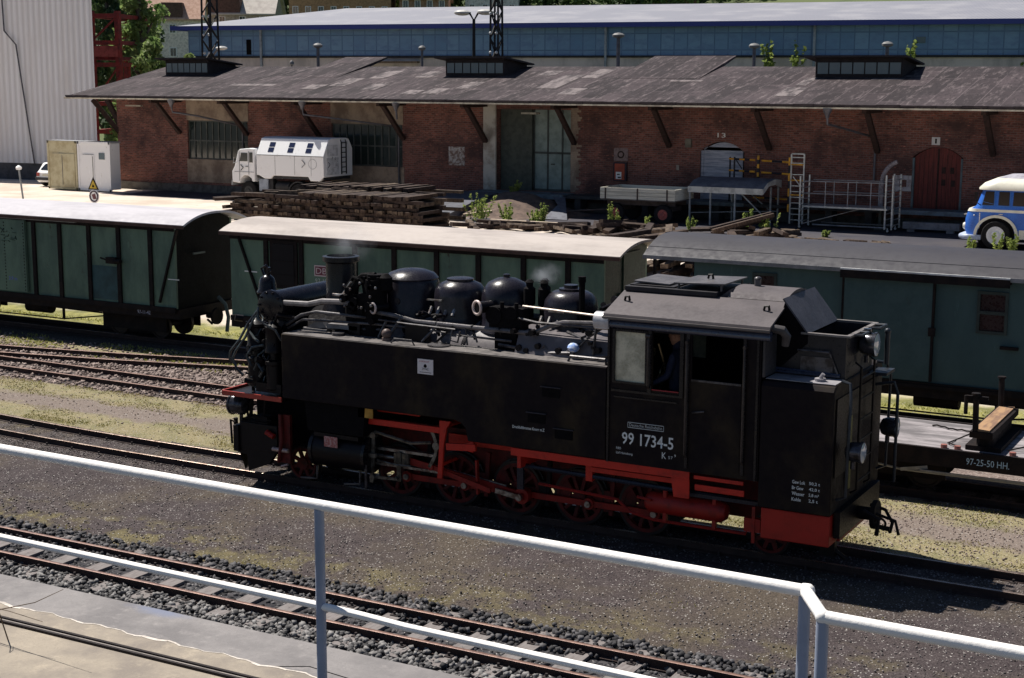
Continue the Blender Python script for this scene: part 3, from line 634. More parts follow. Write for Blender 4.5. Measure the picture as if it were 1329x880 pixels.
# lattice masts
def mast(x,y,h,label,w=.8):
    t=thing('lattice_mast',label,'mast',(x,y,0),'lattice masts behind the goods shed'); f=B()
    for sx in(-1,1):
        for sy in(-1,1): f.bar((x+sx*w/2,y+sy*w/2,0),(x+sx*w*.36,y+sy*w*.36,h),.09,.09)
    f.build('legs',mat('mast_dark',(.02,.018,.02),.7),t,0,0); f=B(); n=int(h/.75)
    for i in range(n):
        k=i/n; k2=(i+1)/n; a=w/2*(1-.28*k); b=w/2*(1-.28*k2); z0=h*k; z1=h*k2; s=1 if i%2 else -1
        f.bar((x-s*a,y-a,z0),(x+s*b,y-b,z1),.05,.06); f.bar((x+s*a,y+a,z0),(x-s*b,y+b,z1),.05,.06); f.bar((x-a,y-s*a,z0),(x-b,y+s*b,z1),.06,.05); f.bar((x+a,y+s*a,z0),(x+b,y-s*b,z1),.06,.05)
    f.build('lattice',mat('mast_dark',(.02,.018,.02),.7),t,0,0)
    f=B()
    for i in range(4):
        z=7.6+i*1.1
        for s in(-1,1): f.sphere((x+s*.2,y-.35,z),.09,8)
    f.build('insulator',mat('insulator_white',(.7,.7,.68),.3),t)
mast(-48.5,55.5,13,'lattice mast behind the left roof lantern',.85)
mast(-30.1,58.8,13,'lattice mast behind the middle roof lantern',.62)
t=thing('street_lamp','double armed street lamp with two shallow shades beside the lattice mast','street lamp',(-32.6,60.5,0))
f=B(); f.tube([(-32.6,60.5,0),(-32.6,60.5,9.6)],[.16,.09]); f.build('pole',mat('mast_dark',(.02,.018,.02),.7),t)
f=B(); f.tube([(-32.9,60.5,9.95),(-32.6,60.5,9.5),(-32.3,60.5,9.95)],.06); f.build('arm',mat('mast_dark',(.02,.018,.02),.7),t)
for s in(-1,1):
    f=B(); f.sphere((-32.6+s*.85,60.5-.1*s,9.98),.52,12,.34); f.build('lamp_shade',mat('shade_pale',(.65,.63,.6),.4),t)
t=thing('street_lamp','single street lamp with pale head in front of the tall birch','street lamp',(-50.5,58,0))
f=B(); f.tube([(-50.5,58,0),(-50.5,58,7.4),(-50,58,7.9)],.07); f.build('pole',mat('zinc',(.1,.1,.11),.5),t)
f=B(); f.sphere((-49.7,58,7.95),.38,10,.35); f.build('lamp_shade',mat('shade_pale',(.65,.63,.6),.4),t)

# ---------------------------------------------------------------- pale grey corrugated hall at the left
def hall_mat():
    m,nt,b,v=base('hall_sheet'); sx=nt.nodes.new('ShaderNodeSeparateXYZ'); nt.links.new(v,sx.inputs[0])
    w=nt.nodes.new('ShaderNodeMath'); w.operation='SINE'; mu=nt.nodes.new('ShaderNodeMath'); mu.operation='MULTIPLY'; mu.inputs[1].default_value=14; ad=nt.nodes.new('ShaderNodeMath'); nt.links.new(sx.outputs[0],ad.inputs[0]); nt.links.new(sx.outputs[1],ad.inputs[1]); nt.links.new(ad.outputs[0],mu.inputs[0]); nt.links.new(mu.outputs[0],w.inputs[0])
    c=mixc(nt,ramp(nt,w.outputs[0],-.9,.4),(.56,.55,.57),(.70,.70,.73)); c=mixc(nt,ramp(nt,noise(nt,v,.4,5,.6,(2,2,.4)),.45,.75),c,(.6,.58,.58)); nt.links.new(c,b.inputs['Base Color']); b.inputs['Roughness'].default_value=.7; bump(nt,b,w.outputs[0],.6,.05); return m
hall=thing('corrugated_hall','tall pale grey corrugated metal hall at the left edge','hall',(-62,55,0))
f=B(); f.prism([(-74,44.5),(-50.95,48.0),(-85,66),(-102,63)],1.0,12.2,'xy'); f.build('cladding',hall_mat(),hall,0,0)
f=B(); f.prism([(-73.9,44.6),(-51.1,48.08),(-85,65.9),(-101.8,62.9)],0,1.0,'xy'); f.build('base',mat('hall_base',(.08,.08,.09),.9),hall,0,0)
dn=B(); dn.tube([(-57.1,46.95,12.2),(-57.0,46.95,8.8),(-56.2,47.05,8),(-55.3,47.2,1.0)],.045); dn.build('conductor',mat('zinc',(.1,.1,.11),.5),hall)
# red steel structure behind
rs=thing('steel_frame_building','red painted steel frame structure behind the grey hall','steel frame',(-58,58,0))
f=B()
for x,y in((-58.2,55.4),(-56.6,56.1),(-60.5,61),(-58.9,61.5)): f.box(x-.17,y-.15,0,x+.17,y+.15,10.3)
for z in(2.6,4.4,6.9,8.3,10.0): f.bar((-58.3,55.4,z),(-56.4,56.1,z),.22,.28); f.bar((-60.5,61,z),(-58.9,61.5,z),.22,.28); f.bar((-58.2,55.4,z),(-60.5,61,z),.2,.25); f.bar((-56.6,56.1,z),(-58.9,61.5,z),.2,.25)
f.bar((-58.2,55.4,4.5),(-56.6,56.1,6.9),.1,.1); f.bar((-58.2,55.4,8.4),(-56.6,56.1,10.0),.1,.1); f.build('frame',mat('steel_red',(.25,.035,.03),.7,col2=(.12,.03,.028)),rs,0,0)
f=B(); f.prism([(-58.3,55.5),(-56.5,56.2),(-58.9,61.4),(-60.5,60.9)],7.2,7.4,'xy'); f.build('floor_deck',mat('steel_red2',(.16,.03,.03),.8),rs,0,0)
f=B(); f.bar((-58.2,55.3,7.75),(-56.5,56.0,7.75),.05,.7); f.build('parapet',mat('parapet_pink',(.35,.08,.07),.8),rs,0,0)

# ---------------------------------------------------------------- far houses
def house(x,y,z,w,d,h,rh,rot,wallc,roofc,label,nw=3,nf=2):
    t=thing('house',label,'house',(x,y,z)); c,s=math.cos(rot),math.sin(rot)
    def T(px,py,pz): return (x+px*c-py*s,y+px*s+py*c,z+pz)
    def bx(m,a,b,e,g,k,l): m.add([T(*p) for p in((a,b,e),(g,b,e),(g,k,e),(a,k,e),(a,b,l),(g,b,l),(g,k,l),(a,k,l))],[(0,3,2,1),(4,5,6,7),(0,1,5,4),(1,2,6,5),(2,3,7,6),(3,0,4,7)])
    m=B(); bx(m,-w/2,-d/2,-3,w/2,d/2,h); m.add([T(-w/2,-d/2,h),T(-w/2,d/2,h),T(-w/2,0,h+rh),T(w/2,-d/2,h),T(w/2,d/2,h),T(w/2,0,h+rh)],[(0,2,1),(3,4,5),(0,3,5,2),(1,2,5,4)]); m.build('wall',wallc,t,0,0)
    m=B(); e=.5; q=rh*e/(d/2)
    for sg in(-1,1):
        P=[(-w/2-e,sg*(d/2+e),h-q),(w/2+e,sg*(d/2+e),h-q),(w/2+e,0,h+rh),(-w/2-e,0,h+rh)]
        vs=[T(*p) for p in P]+[T(p[0],p[1],p[2]+.25) for p in P]; fs=[(0,1,2,3),(4,7,6,5),(0,4,5,1),(1,5,6,2),(2,6,7,3),(3,7,4,0)]; m.add(vs,fs if sg>0 else [f_[::-1] for f_ in fs])
    rf_=m.build('roof',roofc,t,0,0); m=B(); bx(m,w*.2,-.5,h+rh*.6,w*.2+.7,.5,h+rh+1); m.build('chimney',mat('chimney_brick',(.2,.1,.08),.9),rf_,0,0)
    for i in range(nw):
        for j in range(nf):
            cx=-w/2+w*(i+.5)/nw; cz=h*(j+.35)/nf; m=B(); bx(m,cx-.55,-d/2-.06,cz-.1,cx+.55,-d/2-.01,cz+1.3); fr=m.build('window',whitep,t,0,0)
            m=B(); bx(m,cx-.42,-d/2-.09,cz,cx-.03,-d/2-.06,cz+1.2); bx(m,cx+.03,-d/2-.09,cz,cx+.42,-d/2-.06,cz+1.2); m.build('pane',wglass,fr,0,0)
    m=B(); bx(m,-w*.18,-d/2-.3,h-.2,w*.18,0,h+rh*.5); dm=m.build('dormer',mat('dormer_brown',(.12,.07,.06),.8),rf_,0,0)
    return t
wpink=mat('render_pinkwhite',(.8,.72,.68),.9); wyel=mat('render_ochre',(.42,.26,.15),.9); rred=mat('tile_orange',(.58,.38,.29),.9,col2=(.45,.27,.2),scale=2); rgr=mat('tile_paleroof',(.5,.46,.42),.9,col2=(.4,.36,.33),scale=1)
house(-152.2,171,8,9,9,7.2,4.5,.6,wpink,rred,'pink white house with orange hipped roof at the far left beside the birch',3,2)
house(-157,190,11.0,17,12,5.6,4.6,.5,mat('render_beige',(.45,.4,.35),.9),rgr,'beige house with broad pale roof behind the left lattice mast',5,2)
house(-157,224,13.5,19,12,9.5,4.5,.5,wyel,mat('tile_brown',(.2,.1,.08),.9),'ochre house with many windows on the slope above the warehouse roof',8,3)
house(-143,231,15.5,9,12,5.0,3,.5,mat('render_tan',(.36,.22,.15),.9),rred,'low tan row house adjoining the ochre house on the slope',4,2)
house(-132.7,239,14.5,10,10,8.6,4,.45,mat('render_white',(.7,.68,.68),.9),rgr,'white house just behind the double street lamp',4,3)
house(-103,256,19.5,9,9,2.6,2.4,.4,wyel,rred,'small ochre house far right above the warehouse roof',3,1)
# ---------------------------------------------------------------- trees
leafL=island('leaf_birch',(.22,.31,.10),(.10,.17,.05),.7,(.28,.34,.14),.3,.45)
leafD=island('leaf_dark',(.055,.095,.035),(.028,.055,.02),.7,(.085,.13,.045),.3,.25)
bark=mat('bark',(.12,.1,.085),.9,col2=(.06,.05,.04),scale=4)
def tree(x,y,z,h,rw,leaf,label,group,n=2600,ls=.32,kind='tree',nl=9,trunkf=.3,seed=0):
    rr=random.Random(seed); t=thing(kind,label,'tree',(x,y,z),group); m=B(); m.tube([(x,y,z-.5),(x+.1,y,z+h*.35),(x-.1,y+.1,z+h*.9)],[h*.022,h*.016,h*.004])
    cl=[]
    for i in range(nl):
        a=rr.uniform(0,2*PI); k=trunkf+(0.93-trunkf)*i/(nl-1); r0=rw*(math.sin(PI*min(1,(k-trunkf+.14)/(1.1-trunkf)))**.7)*rr.uniform(.45,.95)
        e=(x+math.cos(a)*r0,y+math.sin(a)*r0,z+h*k+rr.uniform(-.3,.6)); m.tube([(x,y,z+h*(k-.13)),((x+e[0])/2,(y+e[1])/2,z+h*(k-.05)),e],[h*.009,h*.006,.02],6); cl.append((e,rw*rr.uniform(.32,.52)))
        cl.append(((x+math.cos(a)*r0*.4,y+math.sin(a)*r0*.4,z+h*k),rw*rr.uniform(.35,.5)))
    m.build('trunk',bark,t)
    per=n//len(cl); P=[]
    for (c,r) in cl:
        d=RG.normal(size=(per,3)); d/=np.linalg.norm(d,axis=1)[:,None]; rad=r*RG.uniform(.25,1.12,(per,1))**.6; q=np.array(c)+d*rad*np.array([1,1,.8])
        k=np.array([mn.noise(Vector(p)*(1.1/max(.6,rw*.28))) for p in q])>-.12; P.append(q[k])
    P=np.concatenate(P); N_=len(P); M=rotm(N_,2.2); s=ls*RG.uniform(.6,1.3,(N_,1,1)); v=np.array([(-.5,0,0),(0,-.32,.06),(.5,0,0),(0,.32,.06)])[None]*s
    v=np.einsum('nij,nkj->nki',M,v)+P[:,None]-np.array([x,y,z])
    o=fast_mesh('crown',v,[(0,1,2,3)],4,leaf,None); del_=o.get('kind'); o.parent=t
    if 'kind' in o: del o['kind']
    return t
tree(-57.9,59.6,0,14.5,1.9,leafL,'tall pale green birch left of the warehouse','trees at the left',9500,.36,'birch_tree',18,.1,1)
tree(-54.2,56.4,0,8.4,1.5,leafL,'shorter bushy pale green tree at the foot of the tall birch','trees at the left',4500,.36,'birch_tree',10,.1,2)
tree(-71.5,71.0,0,13.5,2.6,leafD,'dark leafy tree between the grey hall and the birch',"trees at the left",5000,.5,'leafy_tree',11,.12,3)
tree(-79.5,80,0,18,3.6,leafD,'large dark tree standing behind the tall birch','trees at the left',6000,.6,'leafy_tree',12,.15,4)
tree(-88,88,0,19,4.5,leafD,'large dark tree behind the top of the grey hall','trees at the left',5000,.65,'leafy_tree',12,.15,5)
tree(-50.6,50.2,0,4.6,1.5,leafL,'small green bush tree seen under the left end of the shed roof',None,2200,.26,'bush',8,.1,6)
tree(-65.8,73.5,0,8.1,.9,leafL,'slim young tree at the left corner of the warehouse',None,2500,.3,'young_tree',8,.3,7)
spec=[]
for i in range(26):
    x=-215+i*6.6+rng.uniform(-2,2); y=226+rng.uniform(-6,22)+max(0,(x+140))*.4
    tree(x,y,hz(x,y),rng.uniform(9,14),rng.uniform(4,5.5),leafD if i%3 else leafL,'leafy tree on the far hillside above the warehouse roof','trees on the far hillside',1500,.95,'leafy_tree',9,.15,10+i)
def wood(name,n,x0,x1,y0,y1,zt,label):
    x=RG.uniform(x0,x1,n);y=RG.uniform(y0,y1,n); z=np.array([hz(a,b) for a,b in zip(x,y)])+RG.uniform(0,1,n)**.7*np.array([zt*(.6+.6*mn.noise((a*.09,b*.09,1))) for a,b in zip(x,y)])
    P=np.stack([x,y,z],1); s=1.5*RG.uniform(.6,1.3,(n,1,1)); v=np.array([(-.5,0,0),(0,-.32,.06),(.5,0,0),(0,.32,.06)])[None]*s
    return fast_mesh(name,np.einsum('nij,nkj->nki',rotm(n,2.2),v)+P[:,None],[(0,1,2,3)],4,leafD,'stuff',label,'woodland')
wood('woodland',42000,-260,60,245,330,12,'dark green woodland covering the hillside in the background')
# weeds growing along the warehouse ledge
def weed(x,y,z,h,n,leaf,label,name='weed',group=None,cat='weed',spread=.25,ls=.12,perh=26):
    n=int(n*1.5); ls*=1.2; h*=1.1
    t=thing(name,label,cat,(x,y,z),group); m=B(); P=[]
    for i in range(n):
        a=rng.uniform(0,2*PI); r=spread*rng.uniform(.2,1); hh=h*rng.uniform(.55,1.05); bx,by=x+math.cos(a)*r*.3,y+math.sin(a)*r*.3; ex,ey=x+math.cos(a)*r,y+math.sin(a)*r
        m.tube([(bx,by,z),((bx+ex)/2,(by+ey)/2,z+hh*.5),(ex,ey,z+hh)],[.012,.009,.004],5)
        for j in range(perh):
            k=rng.uniform(.1,1.0); P.append((bx+(ex-bx)*k+rng.gauss(0,.06*h*(1.15-k)),by+(ey-by)*k+rng.gauss(0,.06*h*(1.15-k)),z+hh*k))
    m.build('stem',mat('stem_green',(.12,.16,.05),.8),t); P=np.array(P); N_=len(P); s=ls*RG.uniform(.6,1.4,(N_,1,1)); v=np.array([(-.5,0,0),(0,-.28,.06),(.5,0,0),(0,.28,.06)])[None]*s
    o=fast_mesh('foliage',np.einsum('nij,nkj->nki',rotm(N_,2),v)+P[:,None]-np.array([x,y,z]),[(0,1,2,3)],4,leaf,None); o.parent=t
    if 'kind' in o: del o['kind']
    return t
leafW=island('leaf_weed',(.32,.38,.10),(.16,.23,.07),.8,(.42,.45,.16),.2,.45)
for s,z,h,lb in((46.5,7.7,.9,'pale weed on the warehouse ledge left of the short vent pipe'),(48.6,7.2,1.3,'leafy weed at the foot of the vent pipe near the middle roof hump'),(55.8,7.6,1.0,'bushy weed above the left end of the right roof lantern'),(63.2,7.1,1.0,'thin weed just right of the right roof lantern'),(65.3,7.1,1.1,'fuller weed beside the brown planking'),(70.8,7.0,.6,'low weed at the far right on the ledge')):
    p=at2(s,-1.2,z-.3); 
    weed(p[0],p[1],z-1.3,h+1.2,5,leafW,lb,'weed','weeds along the warehouse','weed',.75,.26,30)

# ================================================================ WAGONS
green=mat('wagon_green',(.125,.20,.145),.6,rust=(.05,.045,.035),col2=(.075,.125,.098),scale=1.4,stretch=(1,1,.35),bmp=.05,bscale=4)
teal=mat('wagon_teal',(.055,.10,.10),.6,rust=(.035,.05,.048),col2=(.042,.08,.083),scale=1.2,stretch=(1,1,.35))
shadegreen=mat('wagon_end_shade',(.009,.010,.010),.8,spec=.1)  # end wall turned from the sun, its shade put into the colour
wframe=mat('wagon_iron',(.010,.008,.009),.75,col2=(.02,.014,.013),scale=5,spec=.15)
roofW=mat('roof_whitegrey',(.48,.46,.49),.75,col2=(.38,.365,.39),scale=.9,stretch=(.5,2,1))
roofB=mat('roof_beige',(.44,.39,.36),.75,col2=(.33,.29,.27),scale=.9,stretch=(.5,2,1))
roofD=mat('roof_slate',(.040,.038,.047),.65,col2=(.033,.031,.039),scale=.8,stretch=(.6,1,1))
edge=mat('roof_edge_brown',(.09,.05,.04),.7)
def arc_roof(y0,y1,ze,rise,n=14,th=.05):
    c=(y0+y1)/2;h=(y1-y0)/2; P=[(c+h*math.sin(-PI/2+PI*i/n)*1.0, 0) for i in range(n+1)]
    out=[(c-h+2*h*i/n, ze+rise*(1-abs((2*i/n)-1)**2.3)) for i in range(n+1)]
    return out+[(y,z-th) for y,z in reversed(out)]
def bogie(parent,xc,yc,axles=(-.65,.65),r=.3):
    f=B()
    for s in(-1,1):
        f.box(xc-1.0,yc+s*.60-.02,.2,xc+1.0,yc+s*.60+.02,.62)  # deep plates: bogie frame, with the shade below the wagon put into the shape
        for a in axles: f.box(xc+a-.1,yc+s*.5-.05,.22,xc+a+.1,yc+s*.5+.05,.5)
    f.box(xc-.12,yc-.5,.42,xc+.12,yc+.5,.6); b=f.build('bogie',wframe,parent,0,0)
    for a in axles:
        f=B()
        for s in(-1,1): f.lathe((xc+a,yc+s*.4,r),[(r,-.05),(r,.04),(r*.88,.045),(r*.84,.02),(.1,.02),(.09,.06)] if s>0 else [(.09,-.06),(.1,-.02),(r*.84,-.02),(r*.88,-.045),(r,-.04),(r,.05)],20,'y')
        f.cyl((xc+a,yc-.4,r),(xc+a,yc+.4,r),.05,n=8); f.build('wheel_set',mat('wheel_dark',(.03,.02,.018),.6),b)
def underframe(t,x0,x1,y0,y1,z0=.62,z1=.86):
    f=B(); f.box(x0,y0+.03,z0,x1,y0+.13,z1); f.box(x0,y1-.13,z0,x1,y1-.03,z1); f.box(x0,y0+.13,z0,x0+.12,y1-.13,z1); f.box(x1-.12,y0+.13,z0,x1,y1-.13,z1)
    f.box(x0+.3,(y0+y1)/2-.1,z0,x1-.3,(y0+y1)/2+.1,z1-.05); f.build('underframe',wframe,t,0,0)
    xm=(x0+x1)/2; f=B()
    for y in(y0+.2,y1-.2):
        f.tube([(x0+1.6,y,z0),(xm-1.2,y,z0-.3),(xm+1.2,y,z0-.3),(x1-1.6,y,z0)],.018,6)
        for s in(-1.2,1.2): f.bar((xm+s,y,z0),(xm+s,y,z0-.3),.05,.05)
    f.cyl((xm-.3,y0+.5,z0-.12),(xm+.5,y0+.5,z0-.12),.14,n=12); f.bar((xm-2,y0+.7,z0-.1),(xm+2,y0+.7,z0-.16),.03,.03)
    f.build('brake_gear',wframe,t)
    for x,s in((x0,-1),(x1,1)):
        f=B(); yc=(y0+y1)/2; f.cyl((x,yc,.6),(x+s*.28,yc,.6),.07,n=10); f.lathe((x+s*.28,yc,.6),[(.2,-.03),(.2,.03)],16,'x'); f.bar((x+s*.2,yc-.25,.55),(x+s*.35,yc-.25,.45),.04,.04); f.build('coupling',wframe,t)
def van(x0,x1,y0,y1,label,ribs,diags,bodym,roofm,zr=2.85,rise=.25,endm=shadegreen,zf=.87):
    t=thing('covered_wagon',label,'goods wagon',((x0+x1)/2,(y0+y1)/2,0),'narrow gauge covered wagons standing behind the locomotive')
    f=B(); f.box(x0,y0,zf,x1,y0+.06,zr); f.box(x0,y1-.06,zf,x1,y1,zr); f.build('side_wall',bodym,t,0,0)
    f=B()
    for x in(x0,x1-.06): f.box(x,y0+.06,zf,x+.06,y1-.06,zr); f.prism([(y0+.06,zr)]+[p for p in arc_roof(y0+.06,y1-.06,zr,rise-.06,12)[:13]],x,x+.06,'yz')
    f.build('end_wall',endm,t,0,0)
    f=B(); f.prism(arc_roof(y0-.14,y1+.14,zr-.0,rise),x0-.2,x1+.4,'yz'); rf=f.build('roof',roofm,t,0,50)
    f=B(); f.box(x0-.2,y0-.16,zr-.085,x1+.4,y0-.12,zr-.012); f.build('roof_edge',edge,rf,0,0)
    f=B()
    for x in ribs: f.box(x-.055,y0-.05,zf+.02,x+.055,y0-.002,zr-.09)
    f.box(x0,y0-.06,zf-.09,x1,y0-.001,zf+.03); f.box(x0,y0-.04,zr-.17,x1,y0-.001,zr-.09)
    for a,b,c,d in diags: f.bar((a,y0-.025,b),(c,y0-.025,d),.045,.07,(0,1,0))
    f.build('iron_frame',wframe,t,0,0)
    f=B(); f.box(x0+.1,y0+.06,zf-.02,x1-.1,y1-.06,zf+.02); f.build('floor',wframe,t,0,0)
    underframe(t,x0-.05,x1+.05,y0,y1); yc=(y0+y1)/2; bogie(t,x0+1.7,yc); bogie(t,x1-1.7,yc); return t
Y0=7.75; Y1=9.8
w1=van(-19.7,-9.72,Y0,Y1,'green covered wagon with pale grey roof and sliding door at the left edge',[-18.9,-17.9,-16.9,-14.17,-13.31,-12.36,-11.42,-10.44],[(-10.2,1.0,-9.62,2.72),(-10.44,1.0,-10.44,1.1)],green,roofW)
f=B(); f.box(-16.6,Y0-.1,.95,-14.4,Y0-.03,2.72); dr=f.build('sliding_door',green,w1,0,0)
f=B()
for x in(-16.55,-15.85,-15.1,-14.45):
    for i in range(22): f.sphere((x,Y0-.1,1.0+i*.078),.017,6)
f.build('rivets',wframe,dr,0,0)
f=B(); f.box(-16.9,Y0-.12,2.745,-12.7,Y0-.05,2.78); f.build('door_rail',mat('rail_zinc',(.3,.3,.3),.5),dr,0,0)
f=B(); f.box(-11.75,Y0-.13,1.83,-11.45,Y0-.04,1.98); f.cyl((-11.5,Y0-.1,1.9),(-11.3,Y0-.1,1.9),.05); f.bar((-11.7,Y0-.1,1.9),(-11.95,Y0-.09,1.95),.03,.03); f.build('door_latch',wframe,w1)
f=B(); f.box(-12.3,Y0-.01,.95,-11.5,Y0-.002,1.75); f.build('repainted_panel',mat('panel_blue',(.035,.085,.095),.6),w1,0,0)
f=B()
for x,z,w_ in((-16.05,1.35,.45),(-9.95,1.55,.34),(-15.9,1.36,.2)): f.box(x,Y0-.105 if x<-12 else Y0-.008,z,x+w_,Y0-.1002 if x<-12 else Y0-.002,z+.022)
f.build('chalk_mark',white,w1,0,0)
text('lettering','3.9 m',-15.0,1.22,.28,.09,Y0-.105,plain('letter_blue',(.12,.15,.6),.6),w1)
text('wagon_number','97-11-42',-10.95,.68,.4,.09,Y0+.025,plain('letter_paleblue',(.45,.5,.7),.6),w1)
text('weights','17,2 t',-16.2,.72,.4,.1,Y0+.025,plain('letter_paleblue',(.45,.5,.7),.6),w1)
# paint loss scribbles by the door
f=B()
for i in range(14):
    x=-15.15+rng.uniform(0,.55);z=2.35+rng.uniform(-.2,.2); f.bar((x,Y0-.103,z),(x+rng.uniform(-.2,.2),Y0-.103,z+rng.uniform(-.08,.08)),.004,.03,(0,1,0))
f.build('rust_patch',wframe,dr,0,0)
# end handle, steps and brake hose with pale sleeve
f=B(); f.box(-9.66,Y0+.55,2.1,-9.62,Y0+.95,2.14); f.tube([(-9.6,Y0+1.35,1.0),(-9.35,Y0+1.3,.85),(-9.25,Y0+1.28,.55),(-9.3,Y0+1.27,.2)],.045); f.build('brake_hose',mat('hose_pale',(.16,.19,.17),.7),w1)
w2=van(-8.0,1.28,Y0-.1,Y1-.1,'green covered wagon with beige roof and window between the other two wagons',[-6.98,-6.02,-4.6,-3.6,-2.55,-1.55,-.5,.5],[(-7.75,2.7,-7.1,1.1)],green,roofB,2.8,.22,endm=mat('wagon_end_green',(.02,.042,.032),.6))
f=B(); f.box(-6.86,Y0-.15,1.6,-6.12,Y0-.11,2.66); fr=f.build('window',wframe,w2,0,0); f=B(); f.box(-6.78,Y0-.16,1.68,-6.2,Y0-.151,2.58); f.build('pane',plain('wagon_glass',(.006,.006,.010),.3,0,.15),fr,0,0)
f=B(); 
for i in range(2): f.box(-6.78,Y0-.17,1.9+i*.3,-6.2,Y0-.161,1.912+i*.3)
f.build('window_bars',wframe,fr,0,0)
yb_=Y0-.112; pk=plain('emblem_white',(.62,.5,.5),.6); pr=plain('emblem_red',(.32,.05,.07),.6)
f=B(); x0,x1,z0,z1=-5.68,-5.30,1.93,2.17
f.box(x0,yb_-.004,z0,x1,yb_,z1); em=f.build('railway_emblem',pk,w2,0,0)
f=B(); f.box(x0+.025,yb_-.006,z0+.025,x1-.025,yb_-.0042,z1-.025); f.build('emblem_field',plain('emblem_dark',(.16,.03,.05),.6),em,0,0)
text('emblem_letters','DB',x0+.05,z0+.055,.28,.13,yb_-.008,pk,em); text('lettering','97-12-25',-5.66,1.78,.5,.1,yb_-.004,plain('letter_green_white',(.5,.56,.5),.6),w2)
f=B(); f.box(-7.6,yb_-.004,1.9,-7.25,yb_,1.93); f.build('chalk_mark',white,w2,0,0)
f=B(); f.box(1.27,Y0+.2,1.7,1.3,Y0+.35,1.74); f.box(1.28,Y0+.75,.9,1.31,Y0+1.55,2.75); f.box(1.28,Y0+.55,1.88,1.33,Y0+.65,1.96); f.build('end_door',mat('wagon_end_green2',(.03,.06,.045),.6),w2,0,0)
# third wagon: smooth teal luggage van with open end platform
Y0c=7.68
w3=thing('luggage_van','dark teal luggage van with slate grey roof, sliding door and open end platform','goods wagon',(7.4,8.75,0),'narrow gauge covered wagons standing behind the locomotive')
f=B(); holes_panel(f,3.15,12.4,.87,2.84,Y0c,Y0c+.06,[(4.36,4.75,2.18,2.62),(8.46,8.9,1.9,2.56)]); holes_panel(f,3.15,12.4,.87,2.84,9.75,9.81,[(4.36,4.75,2.18,2.62)]); f.build('side_wall',teal,w3,0,0)
f=B(); f.box(3.15,Y0c+.06,.87,3.2,9.75,2.84); f.box(12.35,Y0c+.06,.87,12.4,9.75,2.84); f.prism([p for p in arc_roof(Y0c+.06,9.75,2.84,.27,12)[:13]],3.16,3.2,'yz'); f.build('end_wall',mat('wagon_end_green2',(.03,.06,.045),.6),w3,0,0)
f=B(); f.prism(arc_roof(Y0c-.15,9.95,2.86,.34,18,.05),2.15,13.0,'yz'); rf=f.build('roof',roofD,w3,0,50)
f=B(); f.box(2.15,Y0c-.165,2.8,13,Y0c-.15,2.872); f.build('roof_edge',mat('roof_edge_highlight',(.25,.25,.26),.5),rf,0,0)  # pale strip: thin highlight along the roof edge put into the colour
f=B()
for y in (Y0c+.12,): 
    z=2.86+.34*(1-abs(2*(y-Y0c+.15)/(2.27+.15)-1)**2.3)+.0; f.box(2.16,y-.006,z-.004,12.98,y+.006,z+.006)
f.build('roof_seam',mat('seam_dark',(.05,.05,.06),.6),rf,0,0)
f=B(); f.box(2.3,Y0c+.05,.82,3.15,9.8,.9); f.box(2.3,Y0c,.9,2.35,Y0c+.06,2.86); f.box(2.3,9.75,.9,2.35,9.81,2.86); 
f.tube([(2.32,Y0c+.03,1.85),(3.15,Y0c+.03,1.85)],.02); f.tube([(2.32,Y0c+.1,1.85),(2.32,9.7,1.85)],.02)
for i in range(6): f.bar((2.32,Y0c+.2+i*.3,.9),(2.32,Y0c+.2+i*.3,1.85),.02,.02)
f.build('end_platform',wframe,w3)
f=B(); f.box(6.08,Y0c-.07,.93,7.66,Y0c-.02,2.74); sd=f.build('sliding_door',mat('wagon_teal_door',(.05,.09,.092),.6,rust=(.035,.05,.048),col2=(.038,.075,.078)),w3,0,0)
f=B(); f.box(6.02,Y0c-.1,2.745,8.98,Y0c-.005,2.83); f.box(6.04,Y0c-.075,.93,6.08,Y0c-.005,2.74); f.box(7.66,Y0c-.075,.93,7.7,Y0c-.005,2.74); f.box(7.62,Y0c-.11,1.75,7.74,Y0c-.075,1.9); f.build('door_frame',wframe,sd,0,0)
f=B(); f.box(6.03,Y0c-.205,2.845,8.98,Y0c-.168,2.875); f.build('door_rail',mat('rail_zinc_light',(.7,.7,.7),.5),sd,0,0)
f=B(); f.box(6.03,Y0c-.2,2.7,8.98,Y0c-.168,2.845); f.build('door_hood',wframe,sd,0,0)
for a,b,c,d,mid in((4.32,4.79,2.14,2.66,0),(8.42,8.94,1.86,2.6,1)):
    f=B(); 
    for q in((a,Y0c-.03,c,b,Y0c+.0-.001,c+.05),(a,Y0c-.03,d-.05,b,Y0c-.001,d),(a,Y0c-.03,c+.05,a+.05,Y0c-.001,d-.05),(b-.05,Y0c-.03,c+.05,b,Y0c-.001,d-.05)): f.box(*q)
    if mid: f.box(a+.05,Y0c-.03,(c+d)/2-.03,b-.05,Y0c-.001,(c+d)/2+.03)
    fr=f.build('window',mat('window_trim',(.04,.055,.05),.6),w3,0,0); f=B(); f.box(a+.05,Y0c+.01,c+.05,b-.05,Y0c+.02,d-.05); f.build('pane',mat('pane_brown',(.03,.014,.014),.3,spec=.5),fr,0,0)
f=B(); f.box(8.85,Y0c-.09,1.62,9.15,Y0c-.005,1.67); f.box(3.15,Y0c-.04,.78,12.4,Y0c-.001,.9); f.box(6.04,Y0c-.06,.8,9.0,Y0c-.0405,.86); f.build('iron_frame',wframe,w3,0,0)
underframe(w3,2.3,12.9,Y0c,9.82); bogie(w3,4.3,8.75); bogie(w3,10.9,8.75)

